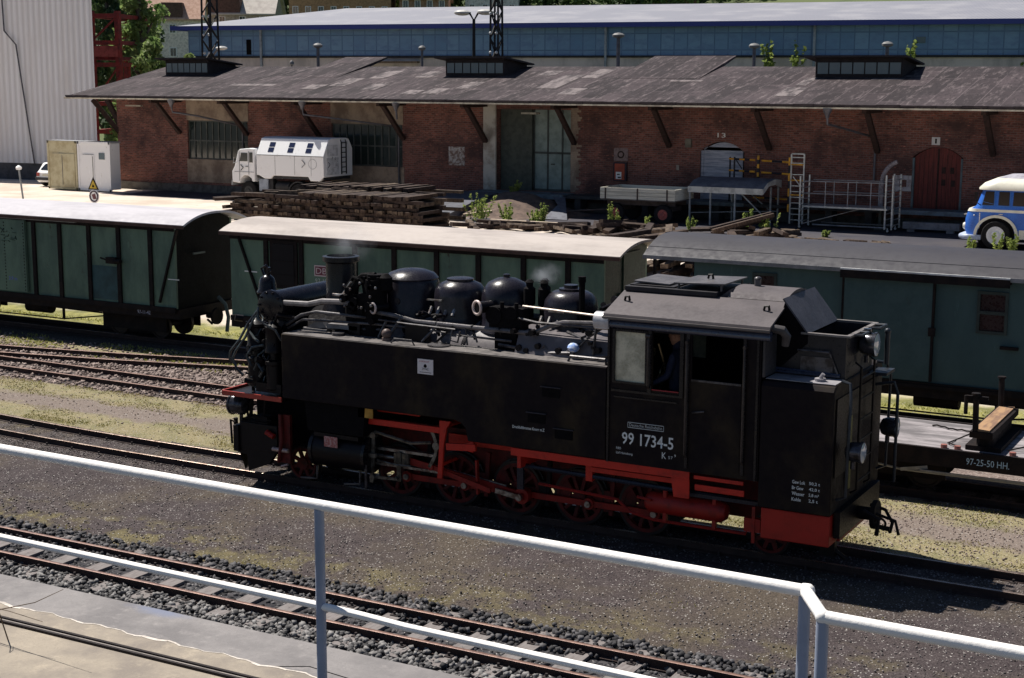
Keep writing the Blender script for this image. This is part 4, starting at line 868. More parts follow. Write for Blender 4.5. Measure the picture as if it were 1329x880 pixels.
# flat timber wagon with swivel bolster
fw=thing('flat_wagon','dark flat wagon with bare pale deck and a timber bolster with stakes','goods wagon',(11,4.35,0))
f=B(); f.box(6.2,3.47,.66,14.6,5.3,.755); f.build('deck',mat('deck_pale',(.34,.31,.32),.75,col2=(.13,.12,.125),scale=1.1,stretch=(.8,3,1),lo=.35,hi=.6),fw,0,0)
f=B(); f.box(6.15,3.4,.50,14.65,3.465,.77); f.box(6.15,5.305,.5,14.65,5.37,.77); f.box(6.15,3.465,.5,6.2,5.305,.77); f.box(14.6,3.465,.5,14.65,5.305,.77); f.build('sole_bar',wframe,fw,0,0)
f=B(); f.box(8.6,3.36,.4,10.2,3.39,.425); f.tube([(7.2,3.5,.5),(8.3,3.5,.36),(11,3.5,.36),(12.2,3.5,.5)],.02,6); f.build('truss_rod',mat('rod_pale',(.3,.28,.25),.5),fw)
text('wagon_number','97-25-50 HH.',9.27,.58,.62,.1,3.395,plain('letter_bluewhite',(.4,.55,.68),.6),fw)
bs=B(); bs.box(9.28,3.45,.98,9.62,5.4,1.08); bol=bs.build('bolster',wframe,fw,.008,0)
f=B(); f.box(9.33,3.48,1.081,9.56,5.38,1.105); f.build('bolster_top',mat('bolster_wood',(.36,.22,.12),.8,col2=(.2,.12,.08),scale=4,stretch=(3,.5,1)),bol,0,0)
f=B(); f.box(9.2,3.6,.76,9.72,5.2,.83); f.box(9.34,3.7,.83,9.58,5.1,.98)
for y in(3.75,4.35,4.95): f.lathe((9.46,y,.83),[(.13,0),(.13,.12)],12)
f.build('turntable',wframe,bol,0,0)
for y,h in((3.5,1.62),(5.36,1.55)):
    f=B(); f.cyl((9.36,y,.98),(9.34,y,h),.045,n=8); f.cyl((9.34,y,h),(9.34,y,h+.03),.065,n=10)
    if y<4: f.bar((9.2,y,h-.04),(9.52,y,h-.04),.05,.05); f.cyl((9.2,y,h-.3),(9.2,y,h-.02),.03,n=8)
    f.build('stake',wframe,bol)
f=B(); pts=[(8.4,4.9,.77)]+[(8.4+i*.07,4.9-.13*i/6+.03*math.sin(i),.775+.01*(i%2)) for i in range(1,14)]
f.tube(pts,.014,5); f.tube([(9.1,3.6,.79),(8.9,3.8,.78),(8.95,4.1,.77),(9.2,4.2,.9)],.012,5); f.tube([(9.8,3.7,.79),(10.2,3.9,.9),(10.9,4.1,.8)],.012,5); f.build('chain',wframe,fw)
f=B()
for x in(8.9,9.1,9.9): f.lathe((x,3.55,.76),[(.05,0),(.05,.05)],8)
f.build('ring_bolt',mat('ring_red',(.3,.12,.1),.5),fw)
f=B(); f.box(7.0,3.38,.62,7.1,3.4,.72); f.bar((8.3,3.42,.38),(8.7,3.42,.46),.02,.05); f.build('label_clip',mat('rod_pale',(.3,.28,.25),.5),fw,0,0)
bogie(fw,7.9,4.35); bogie(fw,12.9,4.35)
f=B(); f.cyl((14.65,4.35,.6),(14.9,4.35,.6),.07); f.lathe((14.9,4.35,.6),[(.2,-.03),(.2,.03)],14,'x'); f.cyl((6.15,4.35,.6),(5.9,4.35,.6),.07); f.lathe((5.9,4.35,.6),[(.2,-.03),(.2,.03)],14,'x'); f.build('coupling',wframe,fw)

# ================================================================ LOCOMOTIVE (front to the left, x along the track, rail top z=0)
lo=thing('steam_locomotive','black narrow gauge steam tank locomotive with red running gear and white number 99 1734-5','locomotive',(3.6,0,0))
def P_(name,mb,m,parent=lo,bevel=0,smooth=35): return mb.build(name,m,parent,bevel,smooth)
# frame
f=B()
for s in(-1,1):
    f.box(.5,s*.30-.012,.42,8.5,s*.30+.012,1.12)
for x in(.6,1.3,2.3,3.3,4.3,5.3,6.4,7.1,8.2): f.box(x-.02,-.288,.5,x+.02,.288,1.05)
P_('main_frame',f,redshade,lo,0,0)
f=B()
for s in(-1,1): f.box(-1.0,s*.30-.012,.42,.499,s*.30+.012,1.3)
P_('front_frame',f,soot,lo,0,0)
# wheels
redb=mat('red_bright',(.55,.03,.017),.45,col2=(.28,.018,.012),scale=4,lo=.45,hi=.75)
tyre=mat('tyre_dark',(.02,.016,.016),.45,.2)
def wheel(x,r,y,parent=lo,driver=True,ang=0.):
    s=-1 if y<0 else 1; f=B(); n=32
    pr=[(r+.02,.045),(r+.02,.02),(r,.015),(r,-.06),(r*.9,-.06),(r*.9,.04)]
    for a,b in zip(pr,pr[1:]):
        o=len(f.v)
        for rr,h in(a,b): f.v+=[(x+rr*math.cos(2*PI*i/n),y-s*h if 1 else 0,r+rr*math.sin(2*PI*i/n)) for i in range(n)]
        f.f+=[(o+i,o+(i+1)%n,o+n+(i+1)%n,o+n+i) for i in range(n)]; f.m+=[0]*n
    t=P_('driving_wheel' if driver else 'carrying_wheel',f,tyre,parent,0,40)
    f=B(); n=32
    for rr0,rr1 in((r*.9,r*.77),):
        o=len(f.v)
        for rr,h in((rr0,.05),(rr0,.068),(rr1,.068),(rr1,-.01)): f.v+=[(x+rr*math.cos(2*PI*i/n),y+s*h,r+rr*math.sin(2*PI*i/n)) for i in range(n)]
        for k in range(3): f.f+=[(o+k*n+i,o+k*n+(i+1)%n,o+(k+1)*n+(i+1)%n,o+(k+1)*n+i) for i in range(n)]; f.m+=[0]*n
    ns=10 if driver else 8
    for i in range(ns):
        a=ang+2*PI*(i+.5)/ns; f.bar((x,y+s*.03,r),(x+math.cos(a)*r*.8,y+s*.03,r+math.sin(a)*r*.8),.05,.045,(0,1,0))
    f.cyl((x,y-.05*s,r),(x,y+s*.085,r),.1,n=14)
    if driver:      # counterweight and crank boss
        a0=ang+PI; pl=[(x+r*.8*math.cos(a0+t_),r+r*.8*math.sin(a0+t_)) for t_ in np.linspace(-.62,.62,9)]+[(x+r*.42*math.cos(a0+.5),r+r*.42*math.sin(a0+.5)),(x+r*.42*math.cos(a0-.5),r+r*.42*math.sin(a0-.5))]
        f.prism(pl,y+s*.0,y+s*.062,'xz'); f.cyl((x+.19*math.cos(ang),y,r+.19*math.sin(ang)),(x+.19*math.cos(ang),y+s*.12,r+.19*math.sin(ang)),.075,n=12)
    P_('wheel_centre',f,redshade,t,0,40); return t
WA=R(-15)
for i in range(5):
    for y in(-.4,.4): wheel(1.8+i,.4,y,ang=WA if y<0 else WA+PI/2)
    f=B(); f.cyl((1.8+i,-.4,.4),(1.8+i,.4,.4),.07,n=10); P_('axle',f,wframe)
for x in(0,7.6):
    for y in(-.4,.4): wheel(x,.275,y,driver=False)
    f=B(); f.cyl((x,-.4,.275),(x,.4,.275),.05,n=10); P_('axle',f,wframe)
cx_,cz_=.19*math.cos(WA),.19*math.sin(WA)
# coupling rods, connecting rod
for s in(-1,1):
    q=(cx_,cz_) if s<0 else (.19*math.cos(WA+PI/2),.19*math.sin(WA+PI/2)); f=B(); z=.4+q[1]; y=s*.53
    for i in range(4): f.bar((1.8+i+q[0]+.07,y,z),(2.8+i+q[0]-.07,y,z),.035,.085)
    for i in range(5): f.cyl((1.8+i+q[0],y-.035,z),(1.8+i+q[0],y+.035,z),.082,n=14)
    cr_=P_('coupling_rod',f,red); f=B()
    for i in range(5): f.cyl((1.8+i+q[0],y-s*.04,z),(1.8+i+q[0],y+s*.075,z),.045,n=10)
    P_('crank_pin',f,steel,cr_)
    y=s*.63; f=B(); f.bar((1.98,y,.63),(3.8+q[0],y,z),.035,.10); f.cyl((3.8+q[0],y-.05,z),(3.8+q[0],y+.05,z),.115,n=14); f.cyl((3.8+q[0],y+s*.05,z),(3.8+q[0],y+s*.09,z),.055,n=10); f.cyl((1.98,y-.05,.63),(1.98,y+.05,.63),.08,n=12)
    P_('connecting_rod',f,red if s<0 else red)
    f=B(); f.bar((2.1,y-s*.022,.645),(3.7,y-s*.022,.45),.01,.025); P_('rod_flute',f,steel)
    # slide bars, crosshead, valve gear
    f=B(); f.box(1.5,y-.05,.735,2.6,y+.05,.775); f.box(1.5,y-.045,.5,2.6,y+.045,.535); f.cyl((1.5,y,.63),(1.9,y,.63),.032,n=10); P_('slide_bar',f,steel)
    f=B(); f.box(1.84,y-.07,.54,2.1,y+.07,.73); f.box(1.9,y+s*.07,.3,1.98,y+s*.09,.75); P_('crosshead',f,mat('greasy_iron',(.05,.045,.04),.35,.5,col2=(.15,.13,.1),scale=12),lo,.006)
    yo=s*.78; f=B(); f.bar((1.94,yo-s*.02,.35),(1.52,yo-s*.02,.33),.025,.04); f.bar((1.5,yo,.25),(1.55,yo,1.02),.03,.055,(1,0,0)); f.tube([(1.56,yo,1.03),(1.75,yo,1.0),(2.2,yo,.93),(2.55,yo,.98)],.024,6)
    f.cyl((1.5,y,1.0),(1.35,y,1.0),.03); f.bar((1.4,yo,.95),(1.56,yo,.95),.03,.03); f.bar((1.45,yo-.05,.68),(1.62,yo-.05,.68),.05,.06); f.tube([(1.6,yo,.6),(1.95,yo+s*.01,.57),(2.2,yo,.58)],.016,6); f.cyl((1.53,yo-.04,.33),(1.53,yo+.04,.33),.045,n=10); f.cyl((1.55,yo-.04,.98),(1.55,yo+.04,.98),.05,n=10)
    P_('valve_gear_rod',f,mat('gear_steel',(.2,.19,.17),.35,.6,col2=(.07,.06,.05),scale=9))
    f=B(); link=[(2.53+.13*math.sin(PI*i/8)*1.0,yo,.62+.62*i/8) for i in range(9)]
    for a,b in zip(link,link[1:]): f.bar(a,b,.05,.085,(0,1,0))
    f.cyl((2.66,yo-.06,.95),(2.66,yo+.06,.95),.06,n=12); P_('expansion_link',f,mat('gear_steel',(.2,.19,.17),.35,.6))
    f=B(); f.bar((2.55,yo,.62),(3.55,yo+s*.02,.40),.03,.07); f.cyl((2.55,yo-.04,.62),(2.55,yo+.04,.62),.05,n=10); P_('eccentric_rod',f,red)
    f=B(); f.bar((3.8+q[0],s*.74,z),(3.6,s*.74,.4),.03,.07); f.cyl((3.8+q[0],s*.66,z),(3.8+q[0],s*.77,z),.05,n=10); P_('return_crank',f,steel)
    # motion bracket and red girders
    f=B(); f.prism([(2.72,.5),(2.80,.5),(2.83,1.0),(2.88,1.25),(2.95,1.36),(2.76,1.36),(2.76,1.1)],s*.86,s*.9,'xz'); f.cyl((2.78,s*.34,1.25),(2.78,s*.86,1.25),.04,n=8); f.cyl((2.77,s*.34,.7),(2.77,s*.86,.7),.03,n=8); f.box(1.5,s*.84,1.16,2.75,s*.88,1.25); f.box(1.56,s*.66,1.32,2.3,s*.7,1.37)
    f.bar((2.86,s*.86,.98),(3.35,s*.86,1.02),.05,.1); f.prism([(2.9,.98),(3.3,1.1),(3.3,.94)],s*.8,s*.86,'xz'); f.box(2.6,s*.34,.9,4.1,s*.38,1.05)
    P_('motion_bracket',f,redb,lo,.006)
    # cylinder block
    f=B(); f.cyl((.55,s*.72,.66),(1.45,s*.72,.66),.27,n=26); f.box(.6,s*.36,.42,1.4,s*.72,.98); f.cyl((.62,s*.7,1.0),(1.38,s*.7,1.0),.17,n=20); f.box(.6,s*.45,.9,1.4,s*.98,.96)
    cy_=P_('cylinder',f,black); f=B(); f.cyl((.49,s*.72,.66),(.55,s*.72,.66),.285,n=26); f.cyl((1.45,s*.72,.66),(1.5,s*.72,.66),.285,n=26); f.cyl((.53,s*.7,1.0),(.62,s*.7,1.0),.18,n=18); f.cyl((1.38,s*.7,1.0),(1.44,s*.7,1.0),.18,n=18)
    f.cyl((.42,s*.72,.66),(.5,s*.72,.66),.06,n=8); P_('cylinder_cover',f,blackgloss,cy_)
    f=B(); f.box(.8,s*.995,.76,1.04,s*1.0,.92); 
    f.box(.6,s*.97,.42,1.4,s*.99,.9) if 0 else None
    P_('builder_plate',f,mat('plate_redgrey',(.35,.09,.08),.5,col2=(.5,.35,.33),scale=30),cy_,0,0)
    f=B(); f.tube([(.6,s*.9,.42),(.6,s*.92,.22),(.3,s*.92,.2)],.018,6); f.tube([(1.38,s*.9,.42),(1.38,s*.92,.24),(1.1,s*.92,.2)],.018,6); f.tube([(1.5,s*.93,.2),(1.5,s*.93,.55)],.02,6); P_('drain_pipe',f,pipe,cy_)
f=B(); f.prism([(.5,.98),(1.5,.98),(1.55,1.44),(.45,1.44)],-1.0,1.0,'xz'); P_('smokebox_saddle',f,soot,lo,0,0)
f=B(); f.box(1.42,-1.0,1.28,1.68,-.985,1.42); P_('ochre_plate',f,brass,lo,0,0)
# front end: buffer beam, snow plough, coupling, lamp
f=B(); f.box(-1.08,-.82,.42,-.98,.82,.84); f.box(-.98,-.78,.46,-.25,-.72,.90); f.box(-.98,.72,.46,-.25,.78,.90); f.box(-.98,-.72,.8,-.25,.72,.84); P_('buffer_beam',f,black,lo,.01)
f=B(); f.prism([(-1.03,.47),(-.28,.47),(-.42,.28),(-.82,.12),(-.85,.38),(-1.03,.40)],-.775,-.7,'xz'); f.prism([(-1.03,.47),(-.28,.47),(-.42,.28),(-.82,.12),(-.85,.38),(-1.03,.40)],.7,.775,'xz'); f.add([(-.9,-.76,.13),(-.9,.76,.13),(-1.02,.76,.45),(-1.02,-.76,.45),(-1.25,0,.13),(-1.2,0,.45)],[(0,4,5,3),(4,1,2,5)]); P_('snow_plough',f,black,lo,0,0)
f=B(); f.cyl((-1.08,0,.58),(-1.35,0,.58),.08); f.lathe((-1.37,0,.58),[(.24,-.03),(.24,.03)],20,'x'); f.tube([(-1.2,.1,.62),(-1.3,.1,.8),(-1.1,.1,.95)],.02); P_('coupling',f,wframe)
f=B(); f.cyl((-1.18,-.62,.62),(-1.18,-.62,.9),.035); f.tube([(-1.12,-.72,.86),(-1.17,-.76,.9),(-1.15,-.76,.52)],.018,6); f.tube([(-1.1,-.4,.84),(-1.12,-.42,1.05),(-.95,-.45,1.1)],.02,6); f.box(-1.0,-.75,.86,-.45,-.5,.92); f.tube([(-.95,-.7,.93),(-.7,-.7,.99),(-.45,-.66,.93)],.022,6); f.box(-.75,-.7,.9,-.5,-.5,1.0); f.tube([(-.9,-.6,.9),(-.85,-.6,1.38)],.03); f.tube([(-.6,-.65,.95),(-.55,-.65,1.38)],.02); f.bar((-.95,-.7,1.0),(-.7,-.7,1.35),.03,.03); P_('front_step_gear',f,wframe)
f=B(); f.cyl((-.32,-.8,.54),(-.02,-.8,.54),.035,n=10); f.cyl((-.12,-.85,.3),(.0,-.85,.34),.02); P_('sand_pipe',f,mat('rod_pinkish',(.5,.36,.33),.3,.3))
f=B(); f.cyl((-.42,-.82,.8),(-.28,-.82,.74),.045); P_('front_tap',f,red); f=B(); f.tube([(-.2,-.82,.35),(-.12,-.83,.7),(-.16,-.8,1.1)],.03); f.box(-.22,-.78,.34,.0,-.72,1.1); P_('front_bracket',f,redshade)
f=B(); f.box(-1.05,-1.06,1.36,.08,1.06,1.40); plt=P_('front_platform',f,black,lo,0,0); f=B(); f.box(-1.05,-1.09,1.37,.08,-1.061,1.44); f.box(-1.08,-1.06,1.37,-1.051,1.06,1.44); P_('platform_edge',f,mat('red_edge',(.42,.06,.04),.4),plt,0,0)
def lamp(x,y,z,r,d,ax=-1,parent=lo,chrome=True):
    f=B(); pr=[(r*.35,.0),(r*.8,.03),(r,.1),(r,d),(r*1.08,d),(r*1.08,d+.03)]; f.lathe((x,y,z),[(a,ax*b) for a,b in pr],20,'x'); f.cyl((x+ax*d*.5,y,z-r-.09),(x+ax*d*.5,y,z-r),.03); 
    if r>.13: f.cyl((x+ax*d*.5,y,z+r-.01),(x+ax*d*.5,y,z+r+.05),.05)
    l=P_('headlamp',f,mat('lamp_body',(.07,.07,.085),.2,.5,col2=(.02,.02,.02),scale=9),parent,0,40)
    f=B(); f.lathe((x,y,z),[(r*.98,ax*(d+.031)),(r*.6,ax*(d+.05)),(.01,ax*(d+.056))],18,'x'); P_('lens',f,glass('lamp_lens',(.35,.4,.45),.05),l)
lamp(-.84,-.74,1.16,.16,.26); lamp(-.84,.74,1.16,.16,.26); lamp(-.83,0,2.55,.14,.2)
# smokebox and boiler
AZ=2.06
f=B(); f.lathe((0,0,AZ),[(.5,-.6),(.63,-.58),(.645,-.5),(.645,1.05)],48,'x'); P_('smokebox',f,soot,lo,0,40)
f=B(); f.lathe((0,0,AZ),[(.05,-.74),(.3,-.71),(.5,-.64),(.52,-.6)],36,'x'); f.cyl((-.73,0,AZ),(-.86,0,AZ),.05); f.bar((-.8,-.15,AZ),(-.8,.15,AZ),.02,.04)
for i in range(12): f.cyl((-.66,.56*math.cos(i*PI/6),AZ+.56*math.sin(i*PI/6)),(-.6,.56*math.cos(i*PI/6),AZ+.56*math.sin(i*PI/6)),.025,n=6)
P_('smokebox_door',f,black)
f=B(); f.lathe((0,0,AZ),[(.66,1.05),(.665,1.06),(.665,5.5),(.3,5.5)],56,'x'); bo=P_('boiler',f,jacket,lo,0,40)
f=B()
for x in(1.07,1.95,2.95,3.75,4.75): f.lathe((0,0,AZ),[(.668,x-.03),(.674,x-.03),(.674,x+.03),(.668,x+.03)],48,'x')
P_('boiler_band',f,blackgloss,bo,0,40)
f=B(); f.box(3.9,-.78,1.4,5.5,.78,2.35); f.prism([(-.78,2.35),(.78,2.35),(.62,2.68),(.3,2.76),(-.3,2.76),(-.62,2.68)],3.9,5.5,'yz'); P_('firebox',f,jacket,bo,0,20)
# chimney
f=B(); f.lathe((.45,0,0),[(.34,2.6),(.27,2.74),(.235,2.84),(.235,3.40),(.285,3.43),(.285,3.50),(.22,3.51),(.2,3.3),(.05,3.0)],32); P_('chimney',f,mat('chimney_black',(.011,.01,.012),.33,scale=4),lo,0,40)
# surface preheater across the top of the smokebox
f=B(); f.lathe((-.27,0,2.79),[(.05,-.87),(.2,-.86),(.235,-.84),(.235,-.79),(.21,-.78),(.21,.78),(.235,.79),(.235,.84),(.2,.86),(.05,.87)],28,'y')
for i in range(10): f.cyl((-.27+.2*math.cos(i*PI/5),-.885,2.79+.2*math.sin(i*PI/5)),(-.27+.2*math.cos(i*PI/5),-.84,2.79+.2*math.sin(i*PI/5)),.018,n=6)
f.box(-.4,-.5,2.5,-.15,.5,2.62); P_('feedwater_heater',f,blackgloss,lo,0,40)
# bell
f=B(); f.lathe((-.82,-.2,0),[(.165,2.86),(.17,2.88),(.145,2.93),(.135,3.02),(.11,3.1),(.05,3.15),(.01,3.155)],24); f.cyl((-.82,-.2,2.5),(-.82,-.2,2.88),.05); f.bar((-.82,-.2,2.62),(-.55,-.2,2.5),.05,.04); f.tube([(-.88,-.2,3.14),(-.93,-.2,3.24),(-.84,-.2,3.3),(-.76,-.2,3.2)],.02,6); f.cyl((-.8,-.2,3.15),(-.79,-.2,3.27),.03); P_('bell',f,blackgloss)
# pumps, valves and the tangle of pipework on the front near side
f=B()
for (x,y,r) in((-.62,-.74,.15),(-.2,-.86,.13)):
    f.lathe((x,y,0),[(r*.8,1.5),(r,1.52),(r,1.88),(r*1.15,1.9),(r*1.15,1.95),(r*.5,1.97),(r*.5,2.06),(r*1.1,2.08),(r*1.1,2.13),(r,2.15),(r,2.42),(r*1.12,2.44),(r*1.12,2.48),(r*.5,2.52),(.03,2.56)],18)
    for i in range(6): f.cyl((x+r*1.05*math.cos(i),y+r*1.05*math.sin(i),2.46),(x+r*1.05*math.cos(i),y+r*1.05*math.sin(i),2.51),.016,n=6)
P_('air_pump',f,black,lo,0,40)
f=B()
def wob(p,q,n=7,a=.06): 
    p=Vector(p);q=Vector(q); return [p+(q-p)*(i/(n-1))+Vector((rng.uniform(-a,a),rng.uniform(-a,a),rng.uniform(-a,a)))*(1 if 0<i<n-1 else 0) for i in range(n)]
hoses=[[(-.46,-.9,2.72),(-.6,-.98,2.5),(-.75,-1.0,2.25),(-.95,-.98,2.05),(-1.0,-.95,1.92),(-.9,-.92,1.82)],[(-.5,-.95,2.6),(-.62,-1.02,2.3),(-.8,-1.03,2.08),(-.88,-1.02,1.95),(-.82,-1.0,1.78),(-.7,-1,1.7)],
 [(-.38,-1.0,2.78),(-.36,-1.04,2.6),(-.2,-1.05,2.52),(-.05,-1.02,2.45),(.04,-1.0,2.3)],[(-.3,-1.0,2.2),(-.5,-1.02,2.15),(-.62,-1.0,2.0),(-.55,-.98,1.85)],[(-.72,-.5,2.75),(-.8,-.62,2.4),(-.86,-.66,2.0),(-.8,-.7,1.6)],[(-.66,-.9,2.4),(-.5,-.96,2.28),(-.38,-1.0,2.24)],
 [(-.5,-.98,1.8),(-.4,-1.03,1.92),(-.3,-1.03,1.8),(-.38,-1,1.7)]]
for h in hoses: f.tube(h,.02,6)
for i in range(9): f.tube(wob((rng.uniform(-.85,-.1),-.9,rng.uniform(1.5,2.5)),(rng.uniform(-.85,0),-.6,rng.uniform(1.6,2.7))),.014,5)
P_('hose',f,mat('hose_sheen',(.06,.075,.08),.3,.1,col2=(.02,.02,.025),scale=9),lo,0,50)
f=B()
for i in range(16):
    x,y,z=rng.uniform(-.8,-.05),rng.uniform(-.98,-.6),rng.uniform(1.5,2.7); f.cyl((x,y,z),(x+rng.uniform(-.1,.1),y-.08,z+.02),rng.uniform(.025,.06),n=8)
f.tube([(-.6,-.7,2.0),(-.75,-.7,2.02),(-.75,-.7,1.4)],.028); f.tube([(-.2,-.86,2.5),(-.1,-.9,2.66),(.1,-.7,2.6)],.03); f.box(-.5,-.95,1.46,-.02,-.6,1.6); P_('pipe_fitting',f,black,lo,0,40)
# pipes running back from the heater past the chimney
f=B(); f.tube([(-.1,-.8,2.84),(.35,-.72,2.84),(.6,-.7,2.9),(.95,-.66,2.91),(1.2,-.6,2.86)],.042,8); P_('steam_pipe',f,mat('lagged_pipe',(.22,.2,.2),.5,col2=(.12,.11,.11),scale=5))
f=B(); f.tube([(-.05,-.75,2.5),(.2,-.7,2.66),(.45,-.66,2.72),(1.4,-.62,2.7)],.026,8); f.tube([(.0,-.78,2.45),(.25,-.72,2.6),(1.5,-.66,2.62)],.02,8); f.tube([(.15,-.6,2.44),(.9,-.6,2.5),(1.6,-.62,2.54)],.024,8); f.tube([(1.6,-.7,2.44),(1.72,-.66,2.7)],.022,6); P_('pipe_run',f,pipe)
f=B(); f.box(.2,-.66,2.43,.62,-.5,2.46); f.prism([(.2,2.45),(.5,2.62),(.62,2.45)],-.62,-.5,'xz'); f.box(.65,-.68,2.5,1.2,-.5,2.56); P_('inspection_flap',f,mat('flap_grey',(.2,.19,.19),.5,col2=(.12,.11,.11)),lo,0,0)
# feed pump cluster behind the chimney
f=B()
f.cyl((1.05,-.5,2.62),(1.05,-.5,3.02),.15,n=18); f.cyl((1.42,-.5,2.45),(1.42,-.5,3.26),.17,n=20); f.cyl((1.42,-.5,3.26),(1.42,-.5,3.34),.13,n=16); f.box(1.0,-.62,2.5,1.6,-.38,2.8)
f.lathe((1.6,-.5,0),[(.07,3.1),(.1,3.12),(.1,3.3),(.04,3.36)],12)
for i in range(8): f.cyl((1.42+.17*math.cos(i*PI/4),-.5+.17*math.sin(i*PI/4),3.24),(1.42+.17*math.cos(i*PI/4),-.5+.17*math.sin(i*PI/4),3.31),.022,n=6)
f.tube([(1.05,-.5,3.0),(1.08,-.5,3.22),(1.2,-.5,3.3),(1.42,-.5,3.32)],.05); f.tube([(1.0,-.5,3.0),(.92,-.55,3.1),(1.08,-.58,3.28),(1.25,-.58,3.22),(1.3,-.6,3.02)],.028); f.cyl((1.3,-.66,2.95),(1.3,-.5,2.95),.12,n=14); f.bar((.95,-.6,2.98),(1.25,-.62,3.25),.05,.08)
for i in range(10):
    x,z=rng.uniform(.95,1.6),rng.uniform(2.55,3.2); f.cyl((x,-.72,z),(x,-.6,z),rng.uniform(.03,.07),n=8)
f.box(1.1,-.66,2.1,1.6,-.55,2.5); P_('feed_pump',f,soot,lo,0,40)
f=B()
for i in range(9):
    x,z=rng.uniform(.9,1.6),rng.uniform(2.8,3.25); f.sphere((x,-.71,z),.024,6)
f.tube([(.72,-.6,3.0),(.85,-.62,3.0),(.98,-.66,3.02)],.02); f.tube([(.9,-.6,3.02),(1.08,-.64,3.22)],.018); P_('pump_fitting',f,steel)
# domes
domeM=mat('dome_enamel_sheen',(.015,.013,.019),.3,col2=(.045,.04,.048),scale=4,lo=.5,hi=.75,rv=.08)  # black enamel, with the lilac sheen of the domes put into the colour
f=B(); f.lathe((1.74,0,0),[(.46,2.58),(.43,2.68),(.41,2.74),(.41,3.2),(.39,3.24),(.4,3.26),(.34,3.33),(.2,3.38),(.01,3.4)],36); f.cyl((1.74,-.42,2.95),(1.74,-.38,2.95),.05); P_('sand_dome',f,domeM,lo,0,40)
f=B(); f.lathe((2.58,0,0),[(.45,2.6),(.4,2.7),(.385,2.76),(.385,3.04),(.37,3.14),(.31,3.22),(.2,3.27),(.2,3.3),(.17,3.31),(.01,3.315)],36); d2=P_('steam_dome',f,domeM,lo,0,50)
f=B(); f.lathe((3.36,0,0),[(.44,2.6),(.38,2.72),(.365,2.78),(.365,3.08),(.34,3.19),(.27,3.29),(.15,3.35),(.05,3.37),(.05,3.41),(.01,3.42)],36); d3=P_('steam_dome',f,domeM,lo,0,50)
f=B(); f.lathe((4.4,0,0),[(.45,2.6),(.4,2.7),(.385,2.76),(.385,3.02),(.37,3.12),(.31,3.2),(.24,3.24),(.17,3.25),(.17,3.28),(.1,3.285),(.1,3.33),(.01,3.335)],36); d4=P_('sand_dome',f,domeM,lo,0,50)
f=B(); f.box(2.25,-.41,3.0,2.5,-.37,3.02); f.box(4.25,-.41,2.98,4.5,-.37,3.0)
for x in(2.3,4.12):
    for i in range(4): f.cyl((x+i*.13,-.42,2.8),(x+i*.13,-.34,2.9),.025,n=6)
P_('dome_handle',f,steel)
# safety valves next to the third dome
f=B()
for x,y in((3.8,-.12),(3.93,.1),(4.02,-.1)):
    f.lathe((x,y,0),[(.06,2.7),(.06,3.0),(.085,3.02),(.085,3.25),(.05,3.28),(.05,3.33),(.07,3.34),(.03,3.38)],12)
f.box(3.7,-.2,2.7,4.08,.2,2.84); P_('safety_valve',f,soot,lo,0,40)
# valve gear boxes with pale rimmed funnels
for x,z,k in((1.55,2.86,1),(3.32,3.0,1.25)):
    f=B(); f.ring((x-.06,-.68,z),(.45,1,0),.075*k,.016*k,20); t_=P_('funnel_rim',f,mat('rim_pale',(.62,.5,.46),.4)); f=B(); f.cyl((x-.055,-.67,z),(x+.03,-.45,z),.068*k,n=14); P_('funnel',f,black,t_)
f=B(); f.box(3.42,-.62,2.72,3.95,-.42,3.02); f.cyl((3.5,-.64,2.9),(3.5,-.4,2.9),.13,n=14); f.cyl((3.78,-.64,2.95),(3.78,-.4,2.95),.1,n=14); f.box(3.5,-.6,2.4,3.85,-.5,2.75); f.cyl((3.62,-.6,3.0),(3.62,-.6,3.1),.03); f.cyl((3.85,-.6,3.0),(3.85,-.6,3.1),.03)
f.tube([(4.72,-.3,2.7),(4.72,-.3,3.46)],.045); f.cyl((4.72,-.3,3.42),(4.72,-.3,3.5),.055); P_('regulator_box',f,soot,lo,0,40)
# long pipes and rods along the boiler
f=B(); f.tube([(1.2,-.62,2.82),(1.9,-.62,2.76),(2.19,-.62,2.71),(3.2,-.62,2.7),(4.0,-.62,2.70),(4.2,-.62,2.74),(4.42,-.62,2.84),(4.6,-.62,2.89),(5.3,-.62,2.93)],.034,8); ph=P_('hand_rail_pipe',f,mat('pipe_lit',(.13,.12,.125),.35,.2,col2=(.07,.065,.065),scale=5))
f=B(); f.tube([(3.9,-.5,3.05),(5.45,-.55,3.0)],.017,6); P_('reversing_rod',f,mat('rod_bright',(.6,.5,.44),.35,.4))
f=B()
f.tube([(1.25,-.66,2.62),(2.4,-.66,2.62),(3.0,-.66,2.58),(3.8,-.64,2.56)],.018,6); f.tube([(3.9,-.64,2.9),(4.2,-.64,2.86),(5.3,-.64,2.86)],.018,6); f.tube([(1.6,-.7,2.7),(2.1,-.7,2.68),(2.9,-.68,2.66)],.014,6); f.tube([(3.6,-.66,2.5),(4.4,-.7,2.46),(4.8,-.74,2.5),(5.0,-.72,2.7),(4.7,-.7,2.78)],.024,6)
f.tube([(4.3,-.68,2.48),(4.34,-.7,2.56),(4.42,-.7,2.48),(4.4,-.7,2.42)],.016,6); f.tube([(5.1,-.72,2.44),(5.15,-.7,3.0)],.02,6); f.tube([(4.6,-.7,2.44),(5.2,-.68,2.86)],.02,6); f.tube([(4.9,-.74,2.44),(5.4,-.74,2.52),(5.44,-.72,2.46)],.02,6)
